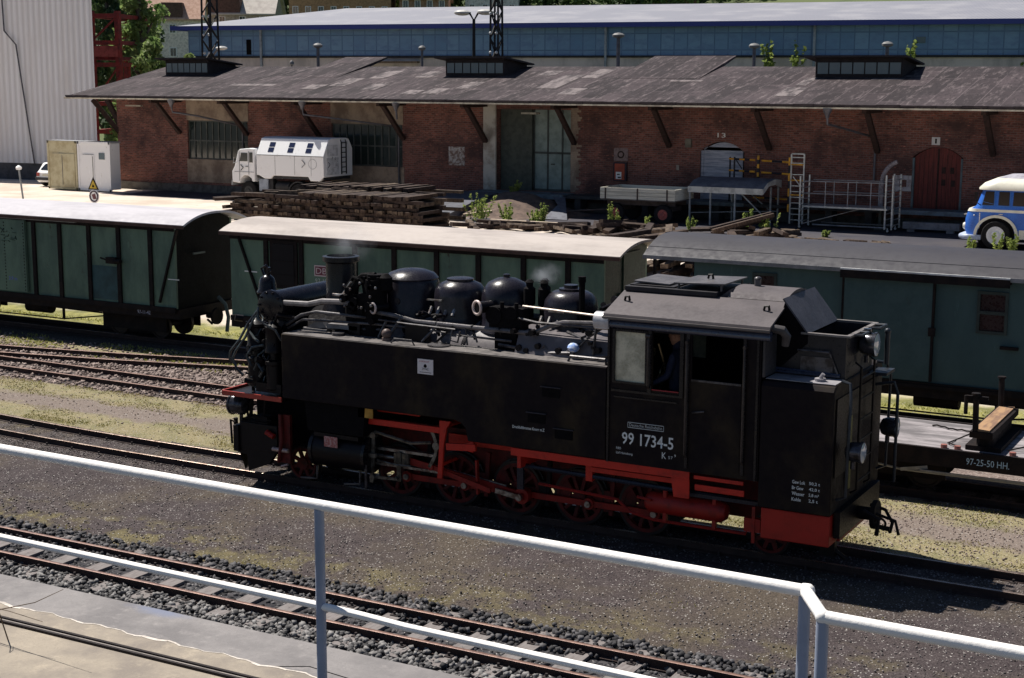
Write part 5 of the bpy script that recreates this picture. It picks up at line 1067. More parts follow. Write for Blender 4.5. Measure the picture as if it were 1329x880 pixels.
f.tube([(1.75,-.68,2.44),(1.95,-.64,2.74)],.025,6); f.tube([(2.35,-.7,2.44),(2.6,-.66,2.7)],.02,6); f.tube([(5.44,-.7,2.44),(5.44,-.7,2.95)],.022,6); f.tube([(3.1,-.68,2.45),(3.05,-.64,2.68),(3.2,-.64,2.62),(3.25,-.66,2.5)],.014,6); f.tube([(2.85,-.68,2.66),(2.82,-.7,2.5),(2.95,-.7,2.48),(2.98,-.68,2.64)],.014,6)
P_('small_pipe',f,pipe)
f=B()
for x in(1.95,2.55,3.15,3.6,4.2,4.9): f.bar((x,-.62,2.70),(x,-.55,2.52),.03,.03); f.sphere((x,-.62,2.71 if x<4.1 else 2.8),.035,8)
for i in range(14):
    x=rng.uniform(3.7,5.3); z=rng.uniform(2.46,2.8); f.cyl((x,-.74,z),(x+rng.uniform(-.03,.03),-.62,z),rng.uniform(.02,.05),n=8)
for i in range(8):
    x=rng.uniform(2.0,2.6); f.cyl((x,-.5,rng.uniform(2.74,2.84)),(x+.05,-.44,2.8),.03,n=8)
for i in range(12):
    x=rng.uniform(4.85,5.4); f.cyl((x,rng.uniform(-.3,.2),rng.uniform(2.9,3.2)),(x+.06,rng.uniform(-.3,.2),3.1),rng.uniform(.03,.06),n=8)
P_('pipe_bracket',f,black,lo,0,40)
f=B(); f.box(2.05,-.68,2.0,2.45,-.62,2.68); f.box(1.05,-.68,2.1,1.25,-.6,2.6); f.bar((2.6,-.7,2.46),(2.85,-.64,2.7),.04,.03); P_('boiler_bracket',f,black,lo,0,0)
f=B(); f.sphere((1.82,-.82,2.53),.075,12); f.cyl((1.82,-.82,2.43),(1.82,-.82,2.47),.07,n=12); P_('tank_vent',f,mat('vent_brownish',(.14,.1,.09),.5))
f=B(); f.sphere((4.82,-.74,2.58),.09,10,.75); P_('rag',f,mat('rag_blue',(.2,.34,.72),.8,col2=(.6,.66,.8),scale=14,lo=.45,hi=.55))
# side tanks
for s in(-1,1):
    f=B(); y0,y1=s*1.08,s*.60
    poly=[(.10,1.44),(3.12,1.44),(3.22,1.41),(3.3,1.34),(3.34,1.16),(5.48,1.16),(5.48,2.42),(.10,2.42)]
    f.prism(poly,y0,y1,'xz'); tk=P_('side_tank',f,blacktank,lo,.012,20)
    f=B(); f.box(.11,min(y0,y1)+.02,2.4215,5.47,max(y0,y1)-.01,2.427); P_('tank_top',f,mat('tank_top_grey',(.15,.135,.13),.6,col2=(.06,.055,.055),scale=5),tk,0,0)  # top plate in a paler grey than the tank sides
    f=B(); ys=s*1.083
    for x in(4.2,4.95): pass
    for (x,z) in((4.52,2.02),(4.30,1.64),(4.72,1.46)) : f.box(x,ys-.004*1,z-.09,x+.27,ys+.004,z+.04); 
    P_('step_recess',f,soot,tk,0,0)
    f=B()
    for (x,z) in((4.5,2.065),(4.28,1.685),(4.7,1.505)): f.box(x,ys-.03,z,x+.31,ys+.03,z+.012)
    P_('step_lip',f,mat('step_bluish',(.03,.03,.045),.4),tk,0,0)
    f=B(); f.tube([(2.0,y0-s*0+.1*-s,2.43),(2.05,s*.98,2.5),(2.35,s*.98,2.5),(2.4,s*.98,2.43)],.012,6); f.tube([(4.85,s*.96,2.43),(4.88,s*.96,2.5),(5.4,s*.96,2.5),(5.42,s*.96,2.43)],.02,6); f.cyl((2.7,s*.8,2.43),(2.7,s*.8,2.445),.17,n=20); f.cyl((.95,s*.8,2.43),(.95,s*.8,2.47),.1,n=14); P_('tank_handle',f,pipe,tk)
f=B(); f.box(2.52,-1.092,2.055,2.78,-1.083,2.27); pt=P_('warning_plate',f,plain('plate_white',(.74,.68,.68),.5),lo,0,0)
text('warning_text','VORSICHT',2.55,2.225,.17,.022,-1.094,redplate,pt)
f=B(); f.prism([(2.622,2.165),(2.63,2.19),(2.65,2.205),(2.67,2.19),(2.678,2.165),(2.664,2.15),(2.636,2.15)],-1.094,-1.0925,'xz'); f.bar((2.595,-1.0935,2.145),(2.705,-1.0935,2.118),.002,.012,(0,1,0)); f.bar((2.595,-1.0935,2.118),(2.705,-1.0935,2.145),.0025,.012,(0,1,0)); f.box(2.555,-1.0935,2.078,2.75,-1.0925,2.085); P_('skull_mark',f,soot,pt,0,0)
text('brake_inscription','Druckluftbremse Knorr m.Z',4.06,1.44,.5,.042,-1.084,white,lo,True)
# red valance along the running board
for s in(-1,1):
    f=B(); f.box(4.02,s*1.03,1.04,6.68,s*1.06,1.15); f.box(4.02,s*.4,1.10,5.5,s*1.03,1.12); f.prism([(6.42,1.04),(6.68,1.04),(6.68,.78),(6.46,.78)],s*1.02,s*1.05,'xz'); f.box(6.74,s*1.02,1.06,7.42,s*1.05,1.11); f.box(6.74,s*.98,.9,7.42,s*1.01,.98); f.box(5.2,s*.92,.93,6.45,s*.95,1.0); f.box(4.1,s*.36,.86,4.16,s*1.02,1.04); f.box(5.1,s*.8,.78,5.2,s*.9,1.04)
    P_('valance',f,redb,lo,.005,0)
    f=B(); f.tube([(4.1,s*.86,.86),(5.5,s*.86,.84),(7.5,s*.86,.8)],.035,8); f.box(6.4,s*.84,.78,7.6,s*.92,.83); f.box(4.0,s*.8,.5,4.1,s*.84,.9); P_('air_pipe',f,mat('pipe_bluish',(.02,.022,.035),.3),lo)
    f=B(); f.lathe((0,s*.80,.60),[(.03,5.95),(.1,5.98),(.145,6.05),(.145,7.05),(.1,7.12),(.03,7.14)],24,'x'); P_('air_reservoir',f,red)
    f=B(); f.tube([(4.34,s*.82,.62),(5.55,s*.82,.56),(5.75,s*.84,.42),(6.1,s*.84,.36),(7.4,s*.84,.36),(7.45,s*.84,.6)],.022,6); f.box(6.95,s*.84,.38,7.0,s*.9,.8); f.box(6.25,s*.84,.38,6.3,s*.9,.8); f.bar((3.3,s*.72,.3),(3.28,s*.72,.8),.06,.03); f.tube([(5.9,s*.95,.68),(6.1,s*.95,.66)],.02,6); P_('brake_pipe',f,red)
    for i in range(5):
        f=B(); x=2.28+i; f.bar((x,s*.44,.2),(x+.04,s*.44,.86),.05,.06,(1,0,0)); f.box(x-.1,s*.40,.25,x+.0,s*.47,.55); P_('brake_hanger',f,redshade if i%2 else wframe,lo,0,0)
    f=B(); f.box(7.66,s*.55,.40,8.56,s*1.02,.80); P_('tool_box',f,mat('red_box',(.40,.022,.014),.45,col2=(.24,.016,.01),scale=3,lo=.4,hi=.8),lo,.012,0)
    f=B(); f.box(7.42,s*.9,.44,7.64,s*.98,.62); f.bar((7.55,s*.98,.3),(7.55,s*.98,.78),.02,.04,(1,0,0)); P_('step_hanger',f,red,lo,0,0)
# cab
CX0,CX1=5.5,7.62
for s in(-1,1):
    f=B(); y0,y1=sorted((s*1.08,s*1.05))
    holes_panel(f,CX0,CX1,1.15,3.04,y0,y1,[(5.6,6.04,2.26,2.93),(6.14,6.52,2.2,2.95),(6.69,7.38,2.36,2.97)] if s<0 else [(5.6,6.04,2.26,2.93)]); cs=P_('cab_side',f,blacktank,lo,0,0)  # far side left nearly closed, shaped to keep the cab dark inside
    f=B(); y0,y1=sorted((s*1.10,s*1.081)) 
    for a,b,c,d in((6.08,6.13,2.15,3.0),(6.53,6.58,2.15,3.0),(6.62,6.66,1.2,3.0),(7.39,7.43,1.2,3.0)): f.box(a,y0,c,b,y1,d)
    f.box(5.56,y0,2.12,6.58,y1,2.15); f.box(5.60,y0,2.04,6.5,y1,2.06); f.box(5.5,y0,1.15,5.53,y1,3.02); f.box(7.57,y0,1.15,7.6,y1,3.02); P_('cab_trim',f,blackgloss,cs,0,0)
    f=B(); y0,y1=sorted((s*1.055,s*1.062)); f.box(5.6,y0,2.26,6.04,y1,2.93); wn=P_('window_pane',f,mat('dirty_reflecting_glass',(.62,.58,.44),.3,col2=(.36,.34,.25),scale=5,lo=.35,hi=.65,spec=.7),cs,0,0)  # pale beige reflection on the dirty pane is put into its colour
    f=B(); y0,y1=sorted((s*1.096,s*1.081)); 
    for q in((5.57,2.235,6.07,2.262),(5.57,2.928,6.07,2.955),(5.57,2.262,5.602,2.928),(6.038,2.262,6.07,2.928)): f.box(q[0],y0,q[1],q[2],y1,q[3])
    P_('window_frame',f,blackgloss,wn,0,0)
    f=B(); y0,y1=sorted((s*1.095,s*1.05)); f.box(6.14,y0,2.185,6.52,y1,2.2); P_('window_sill',f,mat('red_sill',(.3,.02,.03),.4),cs,0,0)
    f=B(); y0,y1=sorted((s*1.07,s*1.085)); f.box(6.69,y0,1.18,7.37,y1,2.36); dr_=P_('cab_door',f,blacktank,cs,0,0)
    f=B(); f.box(6.69,min(s*1.09,s*1.05),2.36,7.37,max(s*1.09,s*1.05),2.385); f.tube([(6.72,s*1.1,1.95),(6.8,s*1.13,1.97),(6.88,s*1.1,1.98)],.012,6); P_('door_handle',f,pipe,dr_)
    f=B()
    for x in(6.64,7.42): f.tube([(x,s*1.1,1.35),(x,s*1.15,1.4),(x,s*1.15,2.85),(x,s*1.1,2.9)],.014,6); f.cyl((x,s*1.08,2.87),(x,s*1.16,2.87),.022,n=8)
    f.tube([(6.1,s*1.1,2.2),(6.1,s*1.15,2.25),(6.1,s*1.15,2.85),(6.1,s*1.1,2.9)],.012,6); f.cyl((6.05,s*1.1,2.9),(6.13,s*1.12,2.9),.025,n=8); P_('grab_rail',f,mat('rail_brown',(.07,.055,.05),.35,.3),cs)
    f=B(); f.prism([(s*1.083,2.965),(s*1.115,2.985),(s*1.12,3.01),(s*1.105,3.05),(s*1.07,3.085),(s*1.0,3.085),(s*1.06,2.965)],CX0-.02,CX1+.12,'yz'); cv=P_('cornice',f,mat('cornice_sky_sheen',(.03,.035,.06),.22,col2=(.04,.045,.07),scale=3,rv=.06,spec=.8),cs,0,60)  # glossy, with a little of the blue sky sheen put into the colour
    f=B()
    for i in range(22): f.sphere((5.56+i*.093,s*1.112,3.03),.008,6)
    P_('rivets',f,black,cv)
# lettering on the near cab side
yl=-1.0815
f=B()
for z in(1.645,1.715): f.box(5.80,yl-.001,z,6.32,yl,z+.008)
f.box(5.80,yl-.001,1.645,5.806,yl,1.723); f.box(6.314,yl-.001,1.645,6.32,yl,1.723); 
nm=P_('owner_frame',f,plain('letter_steel',(.5,.53,.53),.5),lo,0,0)
text('owner_name','Deutsche Reichsbahn',5.825,1.665,.47,.042,yl,plain('letter_steel',(.5,.53,.53),.5),lo)
text('locomotive_number','99 1734-5',5.72,1.415,.74,.165,yl,white,lo,True)
text('depot_text','RBD',5.64,1.335,.07,.032,yl,white,lo); text('depot_text','Lbf Hainsberg',5.64,1.265,.24,.04,yl,white,lo)
text('class_text','K',6.30,1.285,.06,.085,yl,white,lo); text('class_text','57',6.39,1.29,.065,.04,yl,plain('letter_steel',(.5,.53,.53),.5),lo); text('class_text','9',6.475,1.325,.022,.035,yl,white,lo)
for i,(a,b) in enumerate((('Gew Lok','50,2 t'),('Br Gew','42,0 t'),('Wasser','5,8 m³'),('Kohle','2,5 t'))):
    z=1.22-i*.075-.03; text('weight_table',a,8.08,z,(.17,.15,.165,.12)[i],.046,yl,white,lo,True); text('weight_table',b,8.30,z-.0,(.14,.14,.13,.12)[i],.046,yl,white,lo,True)
# cab ends, floor and roof
f=B(); holes_panel(f,-1.05,1.05,1.15,3.1,CX0,CX0+.03,[],'yz'); f.prism([(-1.05,3.1),(1.05,3.1),(.45,3.38),(-.45,3.38)],CX0,CX0+.03,'yz'); P_('cab_front',f,black,lo,0,0)
f=B(); holes_panel(f,-1.05,1.05,1.15,3.1,CX1-.03,CX1,[],'yz'); f.prism([(-1.05,3.1),(1.05,3.1),(.45,3.39),(-.45,3.39)],CX1-.03,CX1,'yz'); P_('cab_rear',f,black,lo,0,0)
f=B(); f.box(CX0,-1.04,1.16,CX1,1.04,1.2); f.box(5.53,-.55,1.2,5.95,.55,2.5); P_('cab_floor',f,soot,lo,0,0)
f=B(); f.cyl((5.97,-.2,2.3),(6.0,-.2,2.3),.1,n=14); f.cyl((5.97,.1,2.6),(6.0,.1,2.6),.07,n=14); f.tube([(5.95,-.4,2.0),(6.05,-.45,2.4),(5.97,-.5,2.7)],.02); f.ring((6.02,-.45,2.3),(1,0,0),.1,.012); f.cyl((5.97,-.7,2.62),(6.0,-.7,2.62),.06,n=12); P_('backhead_fittings',f,mat('brass_dull',(.25,.2,.12),.3,.7))
def roofprof(d=0): return [(-1.14,3.10+d),(-1.12,3.155+d),(-.46,3.385+d),(.46,3.385+d),(1.12,3.155+d),(1.14,3.10+d)]
pr=roofprof(); f=B(); f.prism(pr+[(y,z-.025) for y,z in reversed([(a*.985,b) for a,b in pr])],CX0-.06,7.74,'yz'); rf=P_('cab_roof',f,roofgrey,lo,0,20)
f=B(); f.box(CX0-.06,-1.165,3.095,7.74,-1.142,3.12); f.box(CX0-.06,1.142,3.095,7.74,1.165,3.12); P_('rain_strip',f,mat('strip_dull',(.16,.14,.13),.5),rf,0,0)
hp=[(-.46,3.39)]+[(-.46+.92*i/10,3.39+.115*math.sin(PI*i/10)**.6) for i in range(1,10)]+[(.46,3.39)]
f=B()
f.prism(hp,6.92,7.72,'yz'); v0=len(f.v); f.prism([(6.78,3.386),(6.93,3.386),(6.93,3.49)],-.36,.36,'xz'); P_('roof_hump',f,roofgrey,rf,0,50)
f=B(); f.box(5.46,-.5,3.386,6.78,.5,3.45); f.box(5.5,-.42,3.45,6.15,.42,3.47); P_('roof_vent',f,mat('vent_dark',(.022,.02,.024),.6),rf,.006,0)
f=B(); f.obox((6.5,0,3.535),(.72,.86,.018),Matrix.Rotation(R(-2),3,'Y')); f.obox((5.8,.02,3.495),(.52,.8,.018),Matrix.Rotation(R(2),3,'Y')); 
for x in(6.2,6.8): f.box(x-.01,-.4,3.45,x+.01,-.37,3.53); f.box(x-.01,.37,3.45,x+.01,.4,3.53)
P_('vent_lid',f,mat('lid_grey',(.075,.068,.07),.45,col2=(.12,.11,.11),scale=4),rf,0,0)
f=B(); f.cyl((7.16,0,3.48),(7.16,0,3.60),.045,n=12); f.sphere((7.16,0,3.60),.05,10,.6); f.cyl((7.16,0,3.485),(7.16,0,3.50),.09,n=14); P_('roof_pipe',f,pipe,rf)
f=B()
for x,y,z in((5.62,-.75,3.29),(7.55,-.72,3.30),(6.5,.0,3.555)): f.tube([(x-.04,y,z),(x-.03,y,z+.05),(x+.03,y-.02,z+.06),(x+.04,y-.02,z)],.017,6)
P_('lifting_eye',f,black,rf)
f=B(); f.prism([(-.1,0),(.1,0),(.1,.01),(-.1,.01)],0,.01,'xy') if 0 else f.box(5.33,-1.12,2.95,5.5,-.95,3.10); f.cyl((5.30,-1.03,3.04),(5.52,-1.03,3.04),.12,n=18); P_('gutter_end',f,mat('zinc_bright',(.6,.58,.6),.4,.2),lo,0,40)
f=B(); f.tube([(7.62,-1.0,3.13),(7.74,-.99,3.12),(7.84,-.95,3.1),(7.88,-.9,3.02),(7.86,-.88,2.9)],[.05,.055,.06,.06,.05],10); f.box(7.63,-1.05,2.5,7.66,-.62,3.0); P_('rear_cowl',f,mat('cowl_grey',(.07,.063,.065),.5),lo)
# coal bunker
f=B(); poly=[(-1.08,.82),(1.08,.82),(1.08,2.40),(1.04,2.455),(.98,2.475),(-.98,2.475),(-1.04,2.455),(-1.08,2.40)]; f.prism(poly,7.63,8.58,'yz'); bk=P_('bunker',f,blacktank,lo,.012,30)
f=B(); f.box(7.66,-1.0,2.477,8.56,-.62,2.484); f.cyl((8.32,-.85,2.48),(8.32,-.85,2.52),.07,n=12); f.cyl((8.32,-.85,2.52),(8.36,-.85,2.58),.025,n=8); P_('bunker_shelf',f,mat('shelf_grey',(.32,.31,.33),.45,col2=(.2,.19,.21),scale=4),bk,0,0)  # shelf in a paler grey than the bunker
f=B()
for y in(-.6,.57): f.box(7.64,y,2.478,8.56,y+.03,3.02)
f.box(8.53,-.57,2.478,8.56,.57,3.02); f.box(8.0,-.57,2.478,8.03,.57,2.98); up=P_('coal_hopper',f,mat('hopper_dark',(.010,.010,.014),.35,col2=(.018,.018,.024),scale=3),bk,0,0)
f=B()
for y in(-.64,.58): f.box(7.98,y,3.02,8.62,y+.06,3.045)
f.box(8.56,-.58,3.02,8.62,.58,3.045); f.box(7.98,-.58,3.02,8.02,.58,3.045); P_('hopper_rim',f,mat('rim_grey',(.2,.18,.17),.5),up,0,0)  # rim in a paler grey than the hopper
f=B(); f.box(8.03,-.57,2.5,8.53,.57,2.78); 
for i in range(70): f.obox((rng.uniform(8.06,8.5),rng.uniform(-.52,.52),2.79),(.09,.08,.06),Matrix.Rotation(rng.uniform(0,3),3,'Z')@Matrix.Rotation(rng.uniform(-1,1),3,'X'))
P_('coal',f,soot,up,0,0)
f=B(); f.prism([(7.64,2.49),(7.64,3.02),(7.75,3.42),(8.06,3.03),(8.06,2.9)],-.605,-.585,'xz'); f.prism([(7.64,2.49),(7.64,3.02),(7.75,3.42),(8.06,3.03),(8.06,2.9)],.585,.605,'xz'); P_('hopper_cheek',f,soot,up,0,0)
f=B(); f.add([(7.72,-.63,3.445),(7.72,.63,3.445),(8.06,.63,3.02),(8.06,-.63,3.02),(7.735,-.63,3.458),(7.735,.63,3.458),(8.075,.63,3.033),(8.075,-.63,3.033)],[(3,2,1,0),(4,5,6,7),(0,1,5,4),(2,3,7,6),(0,4,7,3),(1,2,6,5)]); P_('hopper_flap',f,mat('flap_slate',(.075,.072,.085),.5,col2=(.05,.048,.058),scale=3),up,0,0)
f=B(); f.tube([(7.95,-.62,2.80),(7.95,-.66,2.82),(8.36,-.66,2.82),(8.36,-.62,2.80)],.013,6); f.box(7.98,-.615,2.54,8.4,-.601,2.74); f.bar((8.36,-.62,2.8),(8.48,-.62,2.52),.012,.02); P_('hopper_handle',f,pipe,up)
f=B(); f.tube([(7.66,-.62,2.55),(8.5,-.62,2.53)],.02,6); f.box(7.66,-.64,2.505,8.5,-.61,2.53); P_('hopper_pipe',f,mat('pipe_bluish2',(.035,.045,.08),.3),up)
# rear wall gear
lamp(8.56,-.02,2.86,.15,.2,1); lamp(8.66,-.80,1.62,.13,.2,1); lamp(8.66,.80,1.62,.13,.2,1)
f=B(); f.box(8.585,-1.0,1.3,8.6,1.0,2.3); f.box(8.58,-.9,.5,8.66,.9,.84); P_('rear_beam',f,black,lo,0,0)
f=B()
for y in(-.3,.3): f.tube([(8.6,y,.95),(8.68,y,1.0),(8.68,y,2.6),(8.6,y,2.66)],.016,6)
for i in range(6): f.tube([(8.68,-.3,1.1+i*.27),(8.68,.3,1.1+i*.27)],.013,6)
P_('rear_ladder',f,black); f=B()
for y in(-.92,.92): f.tube([(8.6,y,1.0),(8.72,y,1.05),(8.74,y,2.3),(8.7,y*.9,2.48),(8.58,y*.85,2.5)],.02,6)
f.tube([(8.6,.7,2.2),(8.85,.7,2.25),(8.9,.7,2.1),(8.9,.7,.9)],.022,8); f.cyl((8.75,.62,2.5),(8.75,.62,2.92),.035,n=10); f.sphere((8.75,.62,2.94),.045,8); f.box(8.58,.4,2.38,8.82,.8,2.42); f.tube([(8.56,-.45,3.03),(8.72,-.45,3.04),(8.72,-.2,3.04),(8.56,-.2,3.03)],.02,6); f.tube([(8.56,.2,3.03),(8.76,.2,3.04),(8.76,.5,3.04),(8.56,.5,3.03)],.02,6); P_('rear_handrail',f,mat('rail_bluegrey',(.035,.04,.05),.4,.2))
f=B(); f.box(8.6,-.5,1.05,8.63,-.42,2.0); P_('marker_strip',f,mat('strip_yellow',(.16,.14,.04),.5),lo,0,0)
f=B(); f.cyl((8.66,0,.62),(8.84,0,.62),.085,n=12); f.lathe((8.86,0,.62),[(.19,-.03),(.19,.03)],20,'x'); f.tube([(8.75,.15,.7),(8.95,.15,.66),(9.05,.15,.5),(9.02,.15,.36)],.025,6); f.tube([(8.9,-.1,.66),(9.15,-.1,.6),(9.2,-.1,.42)],.022,6); f.tube([(8.8,-.35,.75),(9.0,-.35,.66),(8.98,-.35,.45)],.03,6); f.bar((8.85,-.1,.5),(9.08,-.1,.48),.05,.05); f.ring((8.96,-.12,.55),(0,1,.3),.07,.016)
P_('rear_coupling',f,wframe); f=B(); f.box(8.58,-.75,.42,8.62,.75,.58); P_('rear_guard',f,red,lo,0,0)
f=B(); f.tube([(8.4,-.5,.4),(8.5,-.48,.2),(8.62,-.46,.12)],.03); f.box(8.3,-.55,.14,8.5,-.45,.4); P_('rail_guard',f,black)

# thin wisps of steam
def wisp(x,y,z,h,r,den,label):
    m=bpy.data.materials.new('steam_'+label[:4]); m.use_nodes=True; nt=m.node_tree; nt.nodes.remove(nt.nodes['Principled BSDF']); v=nt.nodes.new('ShaderNodeVolumePrincipled'); v.inputs['Color'].default_value=(.9,.93,1,1)
    tc=nt.nodes.new('ShaderNodeTexCoord'); n=noise(nt,tc.outputs['Object'],3.2,4,.6); ln=nt.nodes.new('ShaderNodeVectorMath'); ln.operation='LENGTH'; mp=nt.nodes.new('ShaderNodeMapping'); mp.inputs['Scale'].default_value=(1/r,1/r,1/(h*.5)); nt.links.new(tc.outputs['Object'],mp.inputs[0]); nt.links.new(mp.outputs[0],ln.inputs[0])
    fo=ramp(nt,ln.outputs['Value'],1,.2); mu=nt.nodes.new('ShaderNodeMath'); mu.operation='MULTIPLY'; nt.links.new(fo,mu.inputs[0]); nt.links.new(ramp(nt,n,.42,.62),mu.inputs[1]); m2=nt.nodes.new('ShaderNodeMath'); m2.operation='MULTIPLY'; nt.links.new(mu.outputs[0],m2.inputs[0]); m2.inputs[1].default_value=den; nt.links.new(m2.outputs[0],v.inputs['Density']); nt.links.new(v.outputs[0],nt.nodes['Material Output'].inputs['Volume'])
    f=B(); f.sphere((x,y,z),1,14); o=f.build('steam',m); o.data.transform(Matrix.Translation((-x,-y,-z))); o.data.transform(Matrix.Diagonal((r,r,h*.5,1))); o.location=(x,y,z); tag(o,label,'steam',None,'stuff')
wisp(.55,.1,3.72,.75,.5,.6,'faint bluish steam rising from the chimney')
wisp(3.95,.1,3.45,.4,.3,1.6,'small puff of steam at the safety valves')

# ---------------------------------------------------------------- the engine driver
def skin_fig(name,joints,edges,rad,m,parent,sub=2,root=0):
    me=bpy.data.meshes.new(name); me.from_pydata(joints,edges,[]); o=bpy.data.objects.new(name,me); COL.objects.link(o)
    if parent: o.parent=parent
    me.materials.append(m)
    bpy.context.view_layer.objects.active=o; sk_=o.modifiers.new('skin','SKIN')
    for i,r in enumerate(rad):
        v=me.skin_vertices[0].data[i] if me.skin_vertices else None
        if v: v.radius=r if isinstance(r,tuple) else (r,r); v.use_root=(i==root)
    s_=o.modifiers.new('sub','SUBSURF'); s_.levels=sub; s_.render_levels=sub; return o
skinm=mat('skin',(.42,.22,.15),.6,scale=9); cloth=mat('blue_overall',(.016,.02,.045),.85,col2=(.01,.012,.03),scale=6)
pj=[(0,0,.92),(0,0,1.12),(0,0,1.36),(-.02,0,1.48),(-.03,0,1.56),(-.04,0,1.66),(0,-.19,1.40),(-.06,-.24,1.14),(-.24,-.3,1.04),(-.3,-.31,1.03),(0,.19,1.40),(-.05,.24,1.14),(-.25,.2,1.06),(-.31,.2,1.05),(0,-.1,.88),(-.02,-.11,.48),(.02,-.11,.08),(-.1,-.12,.04),(0,.1,.88),(.02,.11,.48),(.03,.11,.08),(-.09,.12,.04)]
pe=[(0,1),(1,2),(2,3),(3,4),(4,5),(2,6),(6,7),(7,8),(8,9),(2,10),(10,11),(11,12),(12,13),(0,14),(14,15),(15,16),(16,17),(0,18),(18,19),(19,20),(20,21)]
prd=[(.12,.16),(.11,.15),(.12,.17),.06,(.075,.08),(.085,.09),.062,.048,.035,.032,.062,.048,.035,.032,.085,.062,.045,.035,.085,.062,.045,.035]
def add_person(x,y,z):
    bpy.ops.object.select_all(action='DESELECT') if bpy.context.object else None
    me=bpy.data.meshes.new('person'); me.from_pydata(pj,pe,[]); o=bpy.data.objects.new('person',me); COL.objects.link(o)
    o.location=(x,y,z); bpy.context.view_layer.objects.active=o; o.modifiers.new('skin','SKIN')
    if not me.skin_vertices:
        bpy.context.view_layer.update()
    if me.skin_vertices:
        for i,r in enumerate(prd): v=me.skin_vertices[0].data[i]; v.radius=r if isinstance(r,tuple) else (r,r); v.use_root=(i==0)
    s_=o.modifiers.new('sub','SUBSURF'); s_.levels=2; s_.render_levels=2
    me.materials.append(cloth); tag(o,'engine driver in dark blue overalls and cap standing inside the locomotive cab','person')
    f=B(); f.lathe((x-.045,y,z+1.66),[(.02,-.14),(.06,-.125),(.085,-.06),(.098,.0),(.096,.06),(.06,.115),(.01,.125)],18); f.lathe((x-.14,y,z+1.635),[(.005,-.02),(.022,0),(.005,.03)],8)
    for s in(-1,1): f.sphere((x-.04,y+s*.1,z+1.65),.025,8,1.4)
    f.tube([(x-.12,y-.025,z+1.59),(x-.135,y,z+1.588),(x-.12,y+.025,z+1.59)],.008,5)
    hd=f.build('head',skinm,o,0,60); f=B()
    for s in(-1,1): f.sphere((x-.13,y+s*.035,z+1.67),.012,6)
    f.build('eye',soot,hd)
    f=B(); f.lathe((x-.04,y,z+1.72),[(.104,-.02),(.112,.0),(.118,.05),(.09,.085),(.01,.095)],18); f.prism([(x-.13,y-.07),(x-.2,y-.04),(x-.2,y+.04),(x-.13,y+.07)],z+1.705,z+1.715,'xy'); f.build('cap',mat('cap_blue',(.03,.04,.09),.8),o,0,50)
    for s,hx,hy,hz_ in((-1,-.30,-.31,1.03),(1,-.31,.2,1.05)):
        f=B(); c=Vector((x+hx,y+hy,z+hz_)); f.obox(c+Vector((-.04,0,0)),(.09,.075,.032),0)
        for k in range(4): a=c+Vector((-.085,-.028+k*.019,.0)); L=(.062,.07,.066,.052)[k]; f.tube([a,a+Vector((-L*.5,0,-.006)),a+Vector((-L*.85,0,-.03)),a+Vector((-L*.8,0,-.055))],[.009,.0085,.008,.006],6)
        f.tube([c+Vector((-.02,-s*.03,0)),c+Vector((-.05,-s*.058,-.01)),c+Vector((-.08,-s*.05,-.025))],[.011,.01,.008],6); f.build('hand',skinm,o,.006,60)
    return o
add_person(6.32,-.62,1.2)

# ================================================================ FOREGROUND HANDRAIL
RY,RZ=-13.48,4.27
rzx=lambda x:RZ-.03*(x-7.8)/4.4
postm=mat('handrail_post_shade',(.30,.34,.44),.4,col2=(.24,.28,.37),scale=3)  # blue-grey shade on the posts is put into their colour
hr=thing('handrail','white tubular steel handrail with a stepped corner crossing the foreground','handrail',(8,RY,2.8))
CX=12.2; cz=rzx(CX); c2=(CX+.14,RY-.215,cz-.012)
f=B(); f.tube([(-6,RY,rzx(-6)),(CX+.015,RY,cz)],.0255,12); f.tube([(CX-.01,RY+.02,cz),c2],.0255,12); f.sphere((CX+.01,RY+.005,cz),.03,10); f.sphere(c2,.03,10); f.tube([c2,(20,RY-.215,cz-.07)],.0255,12); P_('top_rail',f,railw,hr)
mzr=lambda x:rzx(x)-.49
f=B(); f.tube([(-6,RY,mzr(-6)),(9.87,RY,mzr(9.87)),(10.1,RY,mzr(10.1)-.004),(10.35,RY,mzr(10.35)-.014),(CX,RY,mzr(CX)-.02)],.019,10); P_('middle_rail',f,railw,hr)
for x,y in((7.4,RY),(9.87,RY),(CX,RY),(c2[0],c2[1]),(15,RY-.215),(17.4,RY-.215)):
    if x==7.4: continue
    f=B(); f.tube([(x,y,rzx(x)-.02),(x,y,2.5)],.024,12); P_('post',f,postm,hr)
f=B(); f.box(8.2,-17.5,2.42,24,RY-.31,2.6); f.box(9.7,RY-.31,2.45,CX+.3,RY+.05,2.58); struct('walkway',f,mat('walkway_concrete',(.09,.085,.08),.9))
# dry stems leaning in at the lower left corner
t=thing('dry_stem','thin dry bare stems standing at the lower left on the platform','dry plant',(2.2,-9.0,.06)); f=B()
from mathutils import geometry as _g
def stem(pts,r): f.tube(pts,r,5)
stem([(1.35,-7.7,.05),(1.20,-7.75,.6),(1.02,-7.8,1.1),(.86,-7.7,1.33),(.72,-7.6,1.42)],[.008,.007,.005,.004,.003]); stem([(-.2,-7.6,.06),(1.0,-7.75,.32),(1.9,-7.8,.62),(2.35,-7.82,.85)],[.008,.007,.005,.003]); stem([(-.3,-7.7,.3),(.6,-7.75,.42),(1.5,-7.8,.45),(2.0,-7.8,.42)],[.006,.005,.004,.003])
P_('stem',f,mat('stem_dry',(.13,.09,.06),.8),t)

